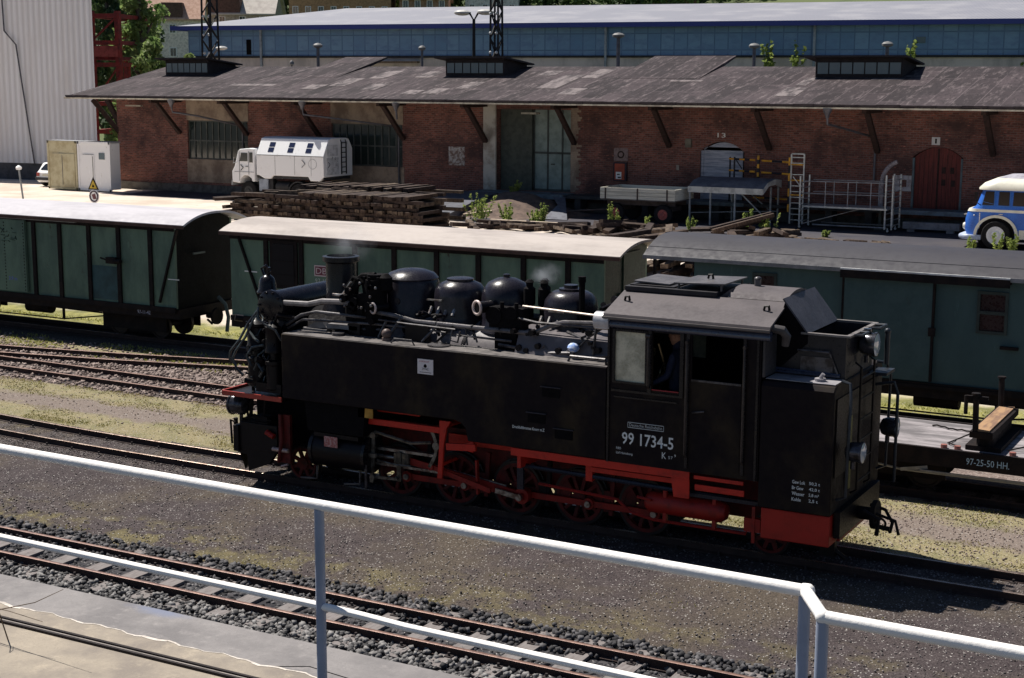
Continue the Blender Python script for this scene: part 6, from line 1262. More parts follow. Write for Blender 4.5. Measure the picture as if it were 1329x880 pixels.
# ================================================================ YARD OBJECTS
tyreM=mat('rubber',(.016,.015,.016),.85,spec=.2); chrome=mat('hub_chrome',(.55,.55,.56),.3,.6,col2=(.4,.4,.42))
def road_wheel(x,y,r,w,parent,s=-1,hub=None,rimr=.55,name='wheel'):
    """axle along y, outer face towards s"""
    f=B(); o=s*w/2; pr=[(r*rimr,-o*.9),(r*.8,-o),(r*.96,-o*.9),(r,-o*.6),(r,o*.6),(r*.96,o*.9),(r*.8,o),(r*rimr,o*.9)]
    if s<0: pr=pr
    f.lathe((x,y,r),pr if s>0 else pr[::-1],26,'y'); t=f.build(name,tyreM,parent,0,40)
    f=B(); f.cyl((x,y-s*w*.3,r),(x,y+o*.98,r),r*rimr*1.08,r*rimr*.96,n=22); f.cyl((x,y+o*.9,r),(x,y+o*1.35,r),r*rimr*.5,r*rimr*.4,n=16)
    for i in range(6): a=i*PI/3; f.cyl((x+r*rimr*.68*math.cos(a),y+o*.9,r+r*rimr*.68*math.sin(a)),(x+r*rimr*.68*math.cos(a),y+o*1.1,r+r*rimr*.68*math.sin(a)),r*.045,n=6)
    f.build('rim',hub or whitep,t,0,40); return t
# white box bodied truck
tr=thing('truck','white cab over truck with faceted box body, three small windows and a rear ladder','truck',(-32.6,42.7,0))
TY=41.5
f=B()
sec=[(41.5,1.35),(41.5,2.35),(41.95,3.16),(42.2,3.22),(43.4,3.22),(43.65,3.16),(43.95,2.7),(43.95,1.35)]
f.prism(sec,-34.05,-29.95,'yz'); 
f.prism([(-33.95,1.36),(-33.55,1.18),(-33.2,1.18),(-33.0,1.36)],TY+.0,TY+.25,'xz'); f.prism([(-30.9,1.36),(-30.75,1.15),(-30.2,1.15),(-29.99,1.36)],TY+.0,TY+.25,'xz'); bx_=P_('box_body',f,whitep,tr,.02,20)
f=B()
for x in(-33.4,-32.2,-31.1): 
    for a,b in((2.5,2.72),(2.76,2.98)):
        y0_=lambda z:41.5+(z-2.35)*.45/.81-.012
        f.add([(x,y0_(a),a),(x+.34,y0_(a),a),(x+.34,y0_(b),b),(x,y0_(b),b)],[(0,1,2,3)])
P_('side_window',f,glass('truck_glass',(.02,.025,.06),.1),bx_,0,0)
dk_=plain('marking_dark',(.04,.04,.04),.6)
def chev(parent,x,z,s=.19,y=TY,m=dk_,plane='xz'):
    f=B(); pts=((x,z+s),(x+s*1.1,z),(x,z-s))
    for a,b in zip(pts,pts[1:]):
        if plane=='xz': f.bar((a[0],y-.006,a[1]),(b[0],y-.006,b[1]),.008,.075,(0,1,0))
        else: f.bar((y+.006,a[0],a[1]),(y+.006,b[0],b[1]),.008,.05,(1,0,0))
    return P_('arrow_mark',f,m,parent,0,0)
chev(bx_,-31.25,1.98)
f=B(); f.ring((-30.6,TY-.004,1.98),(0,1,0),.24,.012); P_('faded_ring',f,mat('mark_faint',(.5,.5,.52),.7),bx_)
f=B()
for y in(42.95,43.35): f.tube([(-29.9,y,1.45),(-29.9,y,3.0),(-29.98,y,3.15)],.03,6)
for i in range(7): f.bar((-29.9,42.95,1.55+i*.24),(-29.9,43.35,1.55+i*.24),.04,.04)
P_('ladder',f,black,bx_)
f=B(); f.box(-29.945,41.75,1.45,-29.93,42.75,2.28); f.box(-29.945,41.8,2.36,-29.93,42.7,2.9); f.box(-29.95,42.9,2.9,-29.92,43.5,3.05); P_('rear_door',f,mat('white_door',(.68,.69,.72),.5),bx_,0,0)
chev(bx_,41.85,1.95,.14,-29.93,dk_,'yz')
f=B()
for i in range(9): a=(-29.925,rng.uniform(42.2,42.75),rng.uniform(1.6,2.3)); f.bar(a,(-29.925,a[1]+rng.uniform(-.12,.12),a[2]+rng.uniform(-.12,.12)),.005,.02,(1,0,0))
P_('rust_streak',f,dk_,bx_,0,0)
f=B(); cabp=[(-35.62,.95),(-35.62,1.5),(-35.45,1.75),(-35.22,2.5),(-35.1,2.6),(-34.5,2.66),(-34.2,2.62),(-34.2,1.0),(-34.35,1.0),(-34.4,1.15),(-34.62,1.3),(-34.85,1.3),(-35.08,1.15),(-35.15,.9)]
f.prism(cabp,TY+.02,43.85,'xz'); cb_=P_('cab',f,whitep,tr,.03,25)
f=B(); f.prism([(-35.12,2.0),(-35.02,2.42),(-34.62,2.42),(-34.62,2.0)],TY+.0,TY+.019,'xz'); f.box(-34.5,TY+.0,1.95,-34.3,TY+.019,2.45); P_('side_window',f,glass('truck_glass2',(.03,.035,.035),.1),cb_,0,0)
f=B(); f.add([(-35.475,TY+.15,1.8),(-35.475,43.7,1.8),(-35.25,43.7,2.46),(-35.25,TY+.15,2.46)],[(0,3,2,1)]); P_('windscreen',f,glass('truck_glass2',(.03,.035,.035),.1),cb_,0,0)
chev(cb_,-35.05,1.68,.15)
f=B(); f.box(-35.15,TY-.002,1.02,-35.13,TY+.018,2.5); f.box(-34.56,TY-.002,1.35,-34.54,TY+.018,2.5); f.box(-35.45,TY-.002,1.46,-34.22,TY+.018,1.48); f.box(-34.75,TY-.02,1.72,-34.6,TY+.01,1.76); P_('door_seam',f,mat('seam_grey',(.25,.25,.26),.6),cb_,0,0)
f=B(); f.box(-34.03,TY-.012,2.33,-29.97,TY-.002,2.37)
for x in(-32.9,-31.7,-30.7): f.box(x,TY-.008,1.4,x+.015,TY-.001,2.33)
P_('panel_seam',f,mat('seam_grey',(.25,.25,.26),.6),bx_,0,0)
f=B(); f.box(-35.72,TY+.05,.78,-35.6,43.8,1.0); f.tube([(-35.3,TY-.02,1.95),(-35.35,TY-.2,1.9),(-35.3,TY-.22,2.2)],.02); P_('bumper',f,mat('bumper_grey',(.3,.3,.3),.5),cb_)
f=B()
for y in(TY+.35,43.5): f.cyl((-35.66,y,1.2),(-35.6,y,1.2),.13,n=14)
P_('headlight',f,chrome,cb_)
f=B(); f.box(-35.3,42.0,.7,-30.1,42.15,.95); f.box(-35.3,43.2,.7,-30.1,43.35,.95); f.box(-33.9,41.7,.65,-33.2,42.0,1.15); f.cyl((-33.0,41.85,.8),(-32.2,41.85,.8),.22,n=14); f.box(-34.1,TY+.1,1.2,-30,43.8,1.34); P_('chassis',f,mat('chassis_dark',(.03,.03,.033),.7),tr)
f=B(); f.box(-34.0,TY+.12,.55,-33.45,TY+.4,1.15); P_('tool_locker',f,mat('locker_bluegrey',(.3,.34,.4),.6),tr)
for x in(-34.72,-31.6):
    for y,s in((TY+.3,-1),(43.65,1)): road_wheel(x,y,.5,.3,tr,s,mat('rim_dark',(.05,.05,.05),.6))
f=B(); pts=[(-31.6+.62*math.cos(a),.5+.6*math.sin(a)) for a in np.linspace(.25,PI-.25,10)]; f.prism(pts+[(a*.9+-31.6*.1,b*.9+.05) for a,b in reversed(pts)],TY+.12,TY+.5,'xz'); P_('mudguard',f,mat('chassis_dark',(.03,.03,.033),.7),tr)
# containers
for (x0,x1,lb,m,dx) in((-49.15,-46.98,'beige steel container with double doors next to the white one',mat('beige_container',(.55,.5,.33),.7,col2=(.42,.36,.22),scale=2),0),(-46.9,-44.55,'white steel container with a small square window beside the brick wall',whitep,1)):
    t=thing('container',lb,'container',((x0+x1)/2,42.7,0),'containers beside the shed'); f=B(); f.box(x0,42.3,.12,x1,43.05,2.62); bd=P_('body',f,m,t,.02,0)
    f=B()
    for x in(x0,x1-.1): f.box(x-.01,42.27,.05,x+.11,42.36,2.68)
    f.box(x0,42.27,2.56,x1,42.34,2.68); f.box(x0,42.27,.05,x1,42.34,.16); P_('frame',f,m,t,0,0)
    f=B(); f.box(x0-.03,42.28,2.63,x1+.03,43.08,2.7); P_('roof',f,mat('container_roof',(.3,.31,.33),.6),t,0,0)
    f=B(); f.box(x0+.35,42.26,.2,x0+1.2,42.299,1.98) if dx else f.box(x0+.85,42.26,.2,x1-.15,42.299,2.0); dr=P_('door',f,m,t,.01,0)
    f=B(); f.box(x0+1.1,42.24,.3,x0+1.13,42.259,1.9); f.box(x0+.4,42.25,1.99,x0+1.2,42.259,2.01); P_('hinge',f,mat('hinge_grey',(.25,.24,.22),.6),dr,0,0)
    if dx: f=B(); f.box(x0+1.55,42.27,1.75,x0+1.95,42.299,2.1); P_('window',f,glass('lantern_glass',(.03,.05,.065),.1),t,0,0)
# parked car
t=thing('parked_car','white hatchback car parked beside the beige container, rear end showing','car',(-51.2,44.4,0)); car=t
f=B(); f.prism([(42.6,.3),(42.55,.55),(42.6,.82),(42.75,.92),(43.1,1.32),(44.6,1.36),(45.4,.95),(46.3,.85),(46.35,.4),(46.2,.25),(42.7,.25)],-52.0,-50.4,'yz'); bd=P_('body',f,whitep,t,.06,30)
f=B(); f.add([(-51.85,42.735,.95),(-50.55,42.735,.95),(-50.7,43.03,1.28),(-51.7,43.03,1.28)],[(0,1,2,3)]); P_('rear_window',f,glass('car_glass',(.015,.017,.02),.08),bd,0,0)
f=B(); f.prism([(43.1,.97),(43.3,1.28),(44.5,1.3),(45.1,.97)],-50.399,-50.385,'yz'); P_('side_window',f,glass('car_glass',(.015,.017,.02),.08),bd,0,0)
f=B(); f.box(-52.02,42.48,.38,-50.38,42.58,.54); P_('bumper',f,mat('bumper_black',(.04,.04,.045),.6),t,.01,0)
f=B(); f.box(-51.5,42.535,.62,-50.95,42.55,.74); P_('number_plate',f,mat('plate_pale',(.6,.58,.5),.5),bd,0,0)
for x in(-51.95,-50.65):
    f=B(); f.box(x,42.53,.6,x+.2,42.56,.8); P_('tail_light',f,plain('light_red',(.35,.03,.02),.3),bd,0,0)
for x,s in((-51.95,-1),(-50.45,1)):
    for y in(43.2,45.6):
        f=B(); f.lathe((x,y,.29),[(.16,-.09),(.28,-.09),(.29,-.04),(.29,.04),(.28,.09),(.16,.09)],18,'x'); w_=P_('wheel',f,tyreM,t,0,40); f=B(); f.cyl((x-.08,y,.29),(x+.085,y,.29),.165,n=14); P_('rim',f,chrome,w_)
car.location=(-50.5,45.3,0)
# blue bus
bl_=mat('bus_blue',(.035,.14,.52),.3,col2=(.03,.11,.43),scale=2); cream=mat('bus_cream',(.72,.70,.60),.4,col2=(.62,.6,.5))
bus=thing('bus','blue and cream vintage rounded bus cut off by the right edge','bus',(5.5,39.7,0)); BY0,BY1=38.62,40.95
def bussec(x,z0,z1,inset): return [(x,BY0+inset,z0),(x,BY1-inset,z0),(x,BY1-inset,z1),(x,BY0+inset,z1)]
front=[(1.30,.55,.95,.42),(1.32,.95,1.35,.42),(1.42,1.40,1.5,.3)]
def lathebody(levels,m,name,parent,x1=9.3,n=8):
    """levels: (z, x_front, corner radius, side inset)"""
    f=B(); rows=[]
    for z,xf,rc,ins in levels:
        y0,y1=BY0+ins,BY1-ins; row=[(x1,y0,z)]
        for i in range(n+1): a=PI/2*i/n; row.append((xf+rc-rc*math.sin(a),y0+rc*.8-rc*.8*math.cos(a),z))
        for i in range(n+1): a=PI/2*i/n; row.append((xf+rc-rc*math.cos(a),y1-rc*.8+rc*.8*math.sin(a),z))
        row.append((x1,y1,z)); rows.append(row)
    k=len(rows[0]); f.v=[p for r in rows for p in r]
    for j in range(len(rows)-1): f.f+=[(j*k+i,(j+1)*k+i,(j+1)*k+(i+1)%k,j*k+(i+1)%k) for i in range(k)]
    f.f+=[tuple(range(k)),tuple(range(len(rows)*k-1,(len(rows)-1)*k-1,-1))]; f.m=[0]*len(f.f); return P_(name,f,m,parent,0,50)
bb=lathebody([(.40,1.42,.5,.0),(.7,1.32,.5,0),(1.1,1.33,.5,0),(1.36,1.42,.45,0)],bl_,'body',bus)
lathebody([(1.36,1.40,.45,-.008),(1.46,1.46,.45,-.008)],cream,'waistband',bb)
lathebody([(1.46,1.55,.45,.0),(1.58,1.72,.4,.01),(2.17,1.93,.4,.05)],bl_,'window_band',bus)
lathebody([(2.17,1.78,.5,-.02),(2.24,1.78,.5,-.02),(2.42,1.95,.55,.06),(2.6,2.35,.6,.28)],cream,'roof_rim',bus)
lathebody([(2.6,2.38,.6,.3),(2.72,2.75,.6,.55),(2.76,3.2,.6,.8)],mat('bus_roof',(.38,.37,.42),.6),'roof',bus)
f=B(); zz=lambda z:BY0+.01+(z-1.58)*.04/.59-.012
for i,(a,b) in enumerate(((1.98,2.40),(2.56,2.95),(3.08,3.9),(4.02,4.85),(4.97,5.8),(5.92,6.75),(6.87,7.7))):
    a2=a+(.1 if i==0 else 0); f.prism([(a,1.62),(b,1.62),(b,2.12),(a2+.02,2.12)],zz(1.6)-.0,zz(1.6)+.05,'xz')
P_('side_window',f,plain('bus_glass',(.012,.008,.008),.12,0,.25),bus,0,0)
f=B()
for i,(a,b) in enumerate(((1.98,2.40),(2.56,2.95),(3.08,3.9))): f.bar((a,zz(1.6)-.01,1.6),(b,zz(1.6)-.01,1.6),.02,.03,(0,1,0)); f.bar((b+.03,zz(1.6)-.005,1.6),(b+.03,zz(1.6)-.005,2.14),.02,.03,(0,1,0))
f.bar((2.0,zz(1.6)-.01,1.74),(2.42,zz(1.6)-.01,1.66),.01,.03,(0,1,0)); P_('window_frame',f,mat('bus_blue_light',(.06,.2,.58),.35),bus,0,0)
f=B(); f.tube([(1.95,BY0-.02,1.6),(1.8,BY0-.16,1.72),(1.82,BY0-.17,1.95)],.018); f.box(1.75,BY0-.22,1.85,1.86,BY0-.18,2.1); P_('mirror',f,black,bus)
f=B(); f.add([(1.68,39.2,1.62),(1.68,40.4,1.62),(1.86,40.4,2.12),(1.86,39.2,2.12)],[(0,3,2,1)]); P_('windscreen',f,plain('bus_glass',(.012,.008,.008),.12,0,.25),bus,0,0)
lathebody([(.32,1.16,.5,-.05),(.38,1.12,.5,-.07),(.46,1.12,.5,-.07),(.5,1.16,.5,-.05)],mat('bus_bumper',(.5,.58,.75),.35),'bumper',bus,x1=2.0)
f=B()
for y in(BY0+.45,BY1-.45): f.lathe((1.36,y,.78),[(.0,-.14),(.1,-.12),(.15,-.04),(.15,.02)],16,'x')
P_('headlight',f,cream,bus,0,50)
f=B(); f.sphere((1.72,BY0-.02,1.22),.03,8); f.box(1.9,BY0-.01,.55,1.93,BY0-.001,1.32); f.box(2.6,BY0-.02,1.28,2.75,BY0-.002,1.31); f.box(1.28,BY0+.3,1.2,1.4,BY0+.6,1.24); P_('door_handle',f,chrome,bus)
f=B(); f.prism([(3.35,.40),(9.3,.40),(9.3,.74),(3.35,.74)],BY0-.012,BY0+.03,'xz'); P_('skirt',f,cream,bus,0,0)
f=B(); pts=[(2.53+.80*math.cos(a),.5+.76*math.sin(a)) for a in np.linspace(-.1,PI+.1,20)]; pin=[(2.53+.70*math.cos(a),.5+.66*math.sin(a)) for a in np.linspace(-.1,PI+.1,20)]; 
for i in range(19): f.prism([pts[i],pts[i+1],pin[i+1],pin[i]],BY0-.05,BY0+.1,'xz')
P_('wheel_arch',f,cream,bus,0,40)
f=B(); f.cyl((2.53,BY0-.02,.5),(2.53,BY0+.02,.5),.67,n=30); P_('wheel_well',f,soot,bus)
wq=road_wheel(2.55,BY0-.04,.52,.24,bus,-1,mat('hubcap',(.75,.75,.76),.45,.0,col2=(.6,.6,.62)),.66); road_wheel(2.55,BY1-.1,.52,.24,bus,1,chrome,.5); road_wheel(7.2,BY0-.04,.52,.24,bus,-1,mat('hubcap',(.75,.75,.76),.45,.0,col2=(.6,.6,.62)),.66); road_wheel(7.2,BY1-.1,.52,.24,bus,1,chrome,.5)
f=B(); f.box(1.6,BY0+.3,.3,9.2,BY1-.3,.42); P_('chassis',f,soot,bus,0,0)

# farm trailer
t=thing('flat_trailer','grey plank sided four wheel trailer with red wheel rims in front of the shed','trailer',(-13,42,0)); pk_=mat('trailer_grey',(.68,.64,.54),.8,col2=(.5,.47,.4),scale=2,stretch=(.4,1,6))
f=B(); f.box(-14.75,40.9,.98,-11.25,43.0,1.03); P_('floor',f,mat('trailer_floor',(.15,.13,.12),.9),t,0,0)
for q in((-14.76,40.9,1.03,-13.0,40.95,1.5),(-12.97,40.9,1.03,-11.24,40.95,1.5),(-14.76,42.95,1.03,-11.24,43.0,1.5),(-14.76,40.95,1.03,-14.71,42.95,1.5),(-11.29,40.95,1.03,-11.24,42.95,1.5)):
    f=B(); f.box(*q); P_('side_board',f,pk_,t,0,0)
f=B()
for x in(-14.5,-12.98,-11.6): f.box(x-.03,40.87,.96,x+.03,40.9,1.5)
f.box(-14.76,40.885,1.17,-11.24,40.899,1.18); f.box(-14.76,40.885,1.33,-11.24,40.899,1.34); f.box(-14.6,41.3,.75,-11.4,41.4,.97); f.box(-14.6,42.5,.75,-11.4,42.6,.97); f.box(-14.2,41.1,.5,-13.9,42.8,.7); f.box(-12.0,41.1,.5,-11.7,42.8,.7); f.tube([(-14.2,41.95,.5),(-16.2,41.9,.35),(-17.0,41.8,.25)],.04); P_('ironwork',f,mat('trailer_iron',(.08,.06,.055),.8),t,0,0)
rr_=mat('rim_red',(.42,.10,.08),.7,col2=(.25,.08,.07),scale=8)
for x in(-14.07,-11.82):
    for y,s in((41.05,-1),(42.85,1)): road_wheel(x,y,.42,.2,t,s,rr_,.55)
# canopy frame with tarpaulin-like roof
t=thing('market_canopy','low grey roofed frame stand with diagonal struts, right of the trailer','canopy',(-9.3,43,0))
f=B(); pr=[(41.8,1.62),(42.3,1.86),(43.3,1.98),(44.1,1.9),(44.1,1.86),(43.3,1.94),(42.3,1.82),(41.8,1.58)]; f.prism(pr,-11.0,-7.65,'yz'); P_('roof',f,mat('canopy_grey',(.16,.16,.18),.7,col2=(.1,.1,.12)),t,0,40)
f=B(); f.box(-11.02,41.77,1.38,-7.66,41.8,1.63); f.prism([(41.8,1.4),(42.5,1.7),(43.3,1.72),(44.1,1.55),(44.1,1.88),(43.3,1.96),(42.3,1.84),(41.8,1.62)],-7.66,-7.63,'yz'); P_('valance',f,mat('canopy_pale',(.66,.63,.57),.7),t,0,0)
f=B()
for x,y in((-10.93,41.82),(-9.8,43.9),(-8.9,41.85),(-7.72,43.0),(-10.0,41.85),(-7.72,43.95)): f.box(x-.035,y-.035,0,x+.035,y+.035,1.62)
f.bar((-8.75,41.85,1.5),(-7.7,42.6,.25),.05,.05); f.bar((-9.2,43.9,1.45),(-8.0,43.9,.5),.04,.04); f.bar((-11.0,41.85,.5),(-7.7,43.9,.55),.03,.03); P_('frame',f,mat('zinc_frame',(.33,.35,.36),.5,.3),t,0,0)
# yellow and black barrier frame
t=thing('barrier_frame','yellow and black striped tubular barrier frame leaning before the plank door','barrier',(-8.9,44.2,0)); yel=mat('barrier_yellow',(.75,.36,.04),.5); dkb=mat('barrier_dark',(.02,.02,.03),.5)
def striped(p,q,r=.05,n=4):
    p=Vector(p);q=Vector(q)
    for k,m in((0,yel),(1,dkb)):
        f=B()
        for i in range(n):
            if i%2==k: f.cyl(p+(q-p)*(i/n),p+(q-p)*((i+1)/n),r,n=8)
        P_('striped_tube',f,m,t)
f=B()
for x in(-10.05,-9.85,-8.72): f.box(x-.03,44.17,.85,x+.03,44.23,2.8)
f.bar((-9.83,44.2,2.75),(-9.5,44.2,2.3),.04,.04); P_('upright',f,dkb,t,0,0)
striped((-10.1,44.2,2.72),(-8.9,44.2,2.69),.045,5); striped((-10.1,44.2,2.22),(-8.9,44.2,2.19),.045,5); striped((-8.6,44.2,2.68),(-7.2,44.2,2.64),.045,3); striped((-8.6,44.2,2.17),(-7.2,44.2,2.13),.045,3); striped((-8.95,44.2,1.08),(-7.4,44.2,1.05),.04,3); striped((-8.74,44.15,2.9),(-8.74,44.15,1.8),.055,6); striped((-7.03,43.25,2.9),(-7.03,43.25,.6),.045,7)
# aluminium ladder tower
t=thing('ladder','tall pale aluminium ladder with two yellow rungs at the left end of the scaffold','ladder',(-6.68,43.3,0)); alu=mat('aluminium',(.52,.53,.52),.4,.5,col2=(.35,.36,.36),scale=6)
f=B()
for x in(-6.96,-6.40): f.box(x-.03,43.27,.1,x+.03,43.33,3.05 if x<-6.5 else 2.0)
f.box(-6.43,43.27,2.0,-6.37,43.33,3.07); f.box(-6.96,43.28,3.03,-6.4,43.32,3.08); P_('stile',f,alu,t,0,0)
f=B()
for i in range(12):
    z=.25+i*.24; 
    if i in(7,9): continue
    f.box(-6.93,43.28,z,-6.43,43.32,z+.035)
f.bar((-6.85,43.24,2.1),(-6.55,43.24,1.75),.03,.03); P_('rung',f,alu,t,0,0)
f=B()
for z in(2.58,1.92,1.3): f.box(-6.95,43.25,z,-6.42,43.3,z+.055)
P_('yellow_rung',f,yel,t,0,0)
# mobile scaffold platform
t=thing('mobile_scaffold','low mobile aluminium scaffold platform with guard rails on castors','scaffold',(-4.2,42.7,0))
f=B()
for y in(42.2,43.4):
    f.tube([(-6.0,y,2.0),(-2.55,y,2.03)],.025,6); f.tube([(-6.0,y,1.5),(-2.55,y,1.52)],.02,6); f.tube([(-5.6,y,.22),(-2.5,y,.22)],.03,6)
    for x in(-5.1,-4.15,-3.2): f.tube([(x,y,1.0),(x,y,2.0)],.02,6)
f.bar((-6.0,42.2,.25),(-3.6,43.4,.95),.03,.03); P_('guard_rail',f,mat('scaffold_tube',(.34,.33,.33),.45,.4),t)
f=B(); f.box(-6.0,42.15,.93,-2.5,43.45,1.0); P_('deck',f,alu,t,0,0)
for x in(-2.58,-2.3):
    f=B(); f.box(x-.03,42.17,.15,x+.03,42.23,2.35); f.box(x-.03,43.37,.15,x+.03,43.43,2.35)
    for i in range(9): f.box(x-.02,42.23,.3+i*.23,x+.02,43.37,.33+i*.23)
    P_('end_frame',f,alu,t,0,0)
f=B(); f.box(-6.2,42.17,.15,-6.14,42.23,2.2); f.box(-6.2,43.37,.15,-6.14,43.43,2.2)
for i in range(8): f.box(-6.19,42.23,.3+i*.23,-6.15,43.37,.33+i*.23)
P_('end_frame',f,alu,t,0,0)
for x,y in((-2.45,42.2),(-2.45,43.4),(-6.15,42.2),(-6.15,43.4)):
    f=B(); f.lathe((x,y,.11),[(.05,-.03),(.11,-.03),(.11,.03),(.05,.03)],16,'y'); c_=P_('castor',f,tyreM,t); f=B(); f.cyl((x,y-.04,.11),(x,y+.04,.11),.05,n=10); f.box(x-.02,y-.05,.1,x+.02,y+.05,.22); P_('hub',f,alu,c_)
# curved pipe elbow on its stand
t=thing('curved_hose','pale ribbed bent suction pipe standing at the right end of the scaffold','pipe',(-3.05,43.6,0))
f=B(); pts=[(-3.15,43.6,.9)]+[(-3.15+.95*(1-math.cos(a)),43.6,1.95+.95*math.sin(a)) for a in np.linspace(0,1.2,12)]
f.tube(pts,.085,10)
for i in range(1,12): f.ring(pts[i],Vector(pts[i])-Vector(pts[i-1]),.09,.012,12,5)
P_('pipe',f,mat('hose_greypink',(.36,.31,.32),.7,col2=(.22,.18,.18),scale=9),t); f=B(); f.box(-3.2,43.5,.1,-3.1,43.7,.95); f.box(-3.35,43.4,0,-2.95,43.8,.1); P_('stand',f,iron,t,0,0)
solo('concrete_beam',B().box(-2.17,43.45,.12,.12,43.75,.40).box(-2.0,43.5,0,-1.7,43.7,.119).box(-.4,43.5,0,-.1,43.7,.119),mat('beam_grey',(.3,.28,.28),.9,col2=(.2,.18,.18)),'long grey concrete beam lying on blocks below the oxblood door','beam',(-1,43.6,0))
solo('pale_timber',B().obox((-16.0,37.35,.16),(4.4,.16,.14),R(1)),mat('timber_pale',(.58,.47,.36),.8),'long pale squared timber lying behind the loose sleepers','timber',(-16,37.35,0.05),bevel=.01)
solo('pale_timber',B().obox((-19.6,38.6,.3),(1.3,.3,.12),Matrix.Rotation(R(24),3,'Z')@Matrix.Rotation(R(-8),3,'Y')),mat('timber_pale',(.58,.47,.36),.8),'short pale board at the foot of the ramp beside the sleeper stack','timber',(-19.6,38.6,0))
# ramp and earth mound before the big door
f=B(); f.prism([(45-1.36,.83),(45-1.36,0),(38.6,0),(38.6,.05),(41.5,.6)],-25.4,-21.4,'yz'); solo('loading_ramp',f,mat('ramp_grey',(.12,.125,.15),.9,col2=(.09,.09,.1),scale=1.5),'grey concrete ramp leading up to the big grey green door','ramp',(-23.4,41.5,0),smooth=0)
f=B(); nx,ny=34,22; xs=np.linspace(-22.6,-16.2,nx); ys=np.linspace(39.2,44.6,ny)
def mz(x,y): 
    a=((x+19.8)/2.9)**2+((y-42.6)/2.5)**2; return max(-.05,1.12*math.exp(-a*1.5)-.14+.13*mn.noise((x*1.5,y*1.5,0))+.05*mn.noise((x*5,y*5,2)))
f.add([(x,y,mz(x,y)) for x in xs for y in ys],[(i*ny+j,(i+1)*ny+j,(i+1)*ny+j+1,i*ny+j+1) for i in range(nx-1) for j in range(ny-1)]); me_=struct('earth_mound',f,mat('mound_earth',(.15,.105,.085),.95,col2=(.09,.065,.055),scale=3,bmp=.5,bscale=9),60)
f=B(); f.add([(-19.0,44.3,.9),(-18.2,44.3,.85),(-16.2,40.6,.02),(-17.3,40.4,.04),(-17.6,42.4,.5)],[(0,4,3,2,1)]); struct('concrete_flow',f,mat('spill_grey',(.15,.155,.18),.9,col2=(.1,.1,.12)))

# ================================================================ SLEEPER STACK AND LOOSE SLEEPERS
sm_=[mat('old_sleeper',(.036,.022,.018),.9,col2=(.085,.058,.042),scale=4,stretch=(1,4,1),bmp=.4,bscale=12),mat('old_sleeper_b',(.032,.021,.018),.9,col2=(.06,.042,.036),scale=4,bmp=.4,bscale=12),mat('old_sleeper_c',(.13,.095,.068),.9,col2=(.03,.02,.017),scale=4,bmp=.4,bscale=12)]
protos=[]
for k in range(6):
    f=B(); L=(2.4,2.4,2.3,2.5,2.2,2.45)[k]; f.box(-.12,-L/2,-.07,.12,L/2,.07); 
    f.v=[(a+.012*mn.noise((k*3+a*9,b,c*9)),b+.03*mn.noise((a*9+k,b,c*7)),c+.014*mn.noise((a*8,b+k,c*5))) for a,b,c in f.v]
    me=bpy.data.meshes.new('old_sleeper'); me.from_pydata(f.v,[],f.f); me.materials.append(sm_[k%3]); me.update(); protos.append(me)
LB={}
def sleeper(x,y,z,a,lab,grp,tilt=0,roll=0,scale=1):
    o=bpy.data.objects.new('old_sleeper',rng.choice(protos)); COL.objects.link(o); o.location=(x,y,z); o.rotation_euler=(tilt,roll,a); o.scale=(rng.uniform(.85,1.1),scale*rng.uniform(.92,1.05),rng.uniform(.88,1.08)); tag(o,lab,'railway sleeper',grp)
G1='old sleepers stacked in front of the white truck'; L1='old dark wooden sleeper in the big stack in front of the white truck'
nS=0
for c in range(9):
    z=.07+c*.148
    if c%2==0:
        x=-28.9+rng.uniform(-.2,.2)
        while x<-19.3-.06*c:
            if not((c>=5 and x<-27.3) or (c>=7 and x<-25.6)): sleeper(x,34.6+rng.uniform(-.12,.12)+.28*max(0,(x+23)/5)*0,z+rng.uniform(-.012,.012),rng.uniform(-.04,.04),L1,G1,roll=rng.uniform(-.04,.04)); nS+=1
            x+=rng.uniform(.27,.33)
    else:
        for i in range(4):
            for y in(33.62,35.6): sleeper(-27.9+i*2.45+rng.uniform(-.1,.1),y+rng.uniform(-.08,.08),z,PI/2+rng.uniform(-.03,.03),L1,G1,roll=rng.uniform(-.04,.04)); nS+=1
x=-27.2
while x<-21.4:
    sleeper(x,37.2+rng.uniform(-.15,.15),1.33+rng.uniform(-.02,.06)+.012*(x+27),rng.uniform(-.05,.05),L1,G1,roll=rng.uniform(-.08,.08)); nS+=1; x+=rng.uniform(.26,.34)
for i in range(3):
    for y in(36.6,38.2): [sleeper(-26.0+i*2.3,y,.1+.38*q_,PI/2,L1,G1,scale=1.1) for q_ in range(4)]
# a few sliding off the left end, tilted upwards to the right
for i in range(7): sleeper(-28.6+i*.75+rng.uniform(-.1,.1),34.4+.28*i,1.02+.05*i,R(-72)+rng.uniform(-.1,.1),L1,G1,tilt=rng.uniform(-.06,.02))
for i in range(5): sleeper(-29.3+rng.uniform(-.3,.3),34.4+rng.uniform(-.5,.5),.12+.2*i,rng.uniform(-.4,.4),L1,G1,roll=rng.uniform(-.2,.2))
G2='loose old sleepers lying behind the wagon roofs'; L2='loose old sleeper in the low heap between the sleeper stack and the trailer'
for i in range(38):
    x=rng.uniform(-18.3,-9.6); y=36.0+rng.uniform(-1.0,1.0)+.05*(x+14); k=.08 if x<-14 else .25
    sleeper(x,y,.1+rng.uniform(0,k),rng.uniform(-1.3,1.3)+PI/2*(i%2),L2,G2,tilt=rng.uniform(-.12,.12),roll=rng.uniform(-.3,.3),scale=.8)
for i in range(26): sleeper(rng.uniform(-12.6,-9.2),34.9+rng.uniform(-.8,.6),.1+rng.uniform(0,.5),rng.uniform(-.6,.6),L2,G2,tilt=rng.uniform(-.15,.15),roll=rng.uniform(-.3,.3),scale=.7)
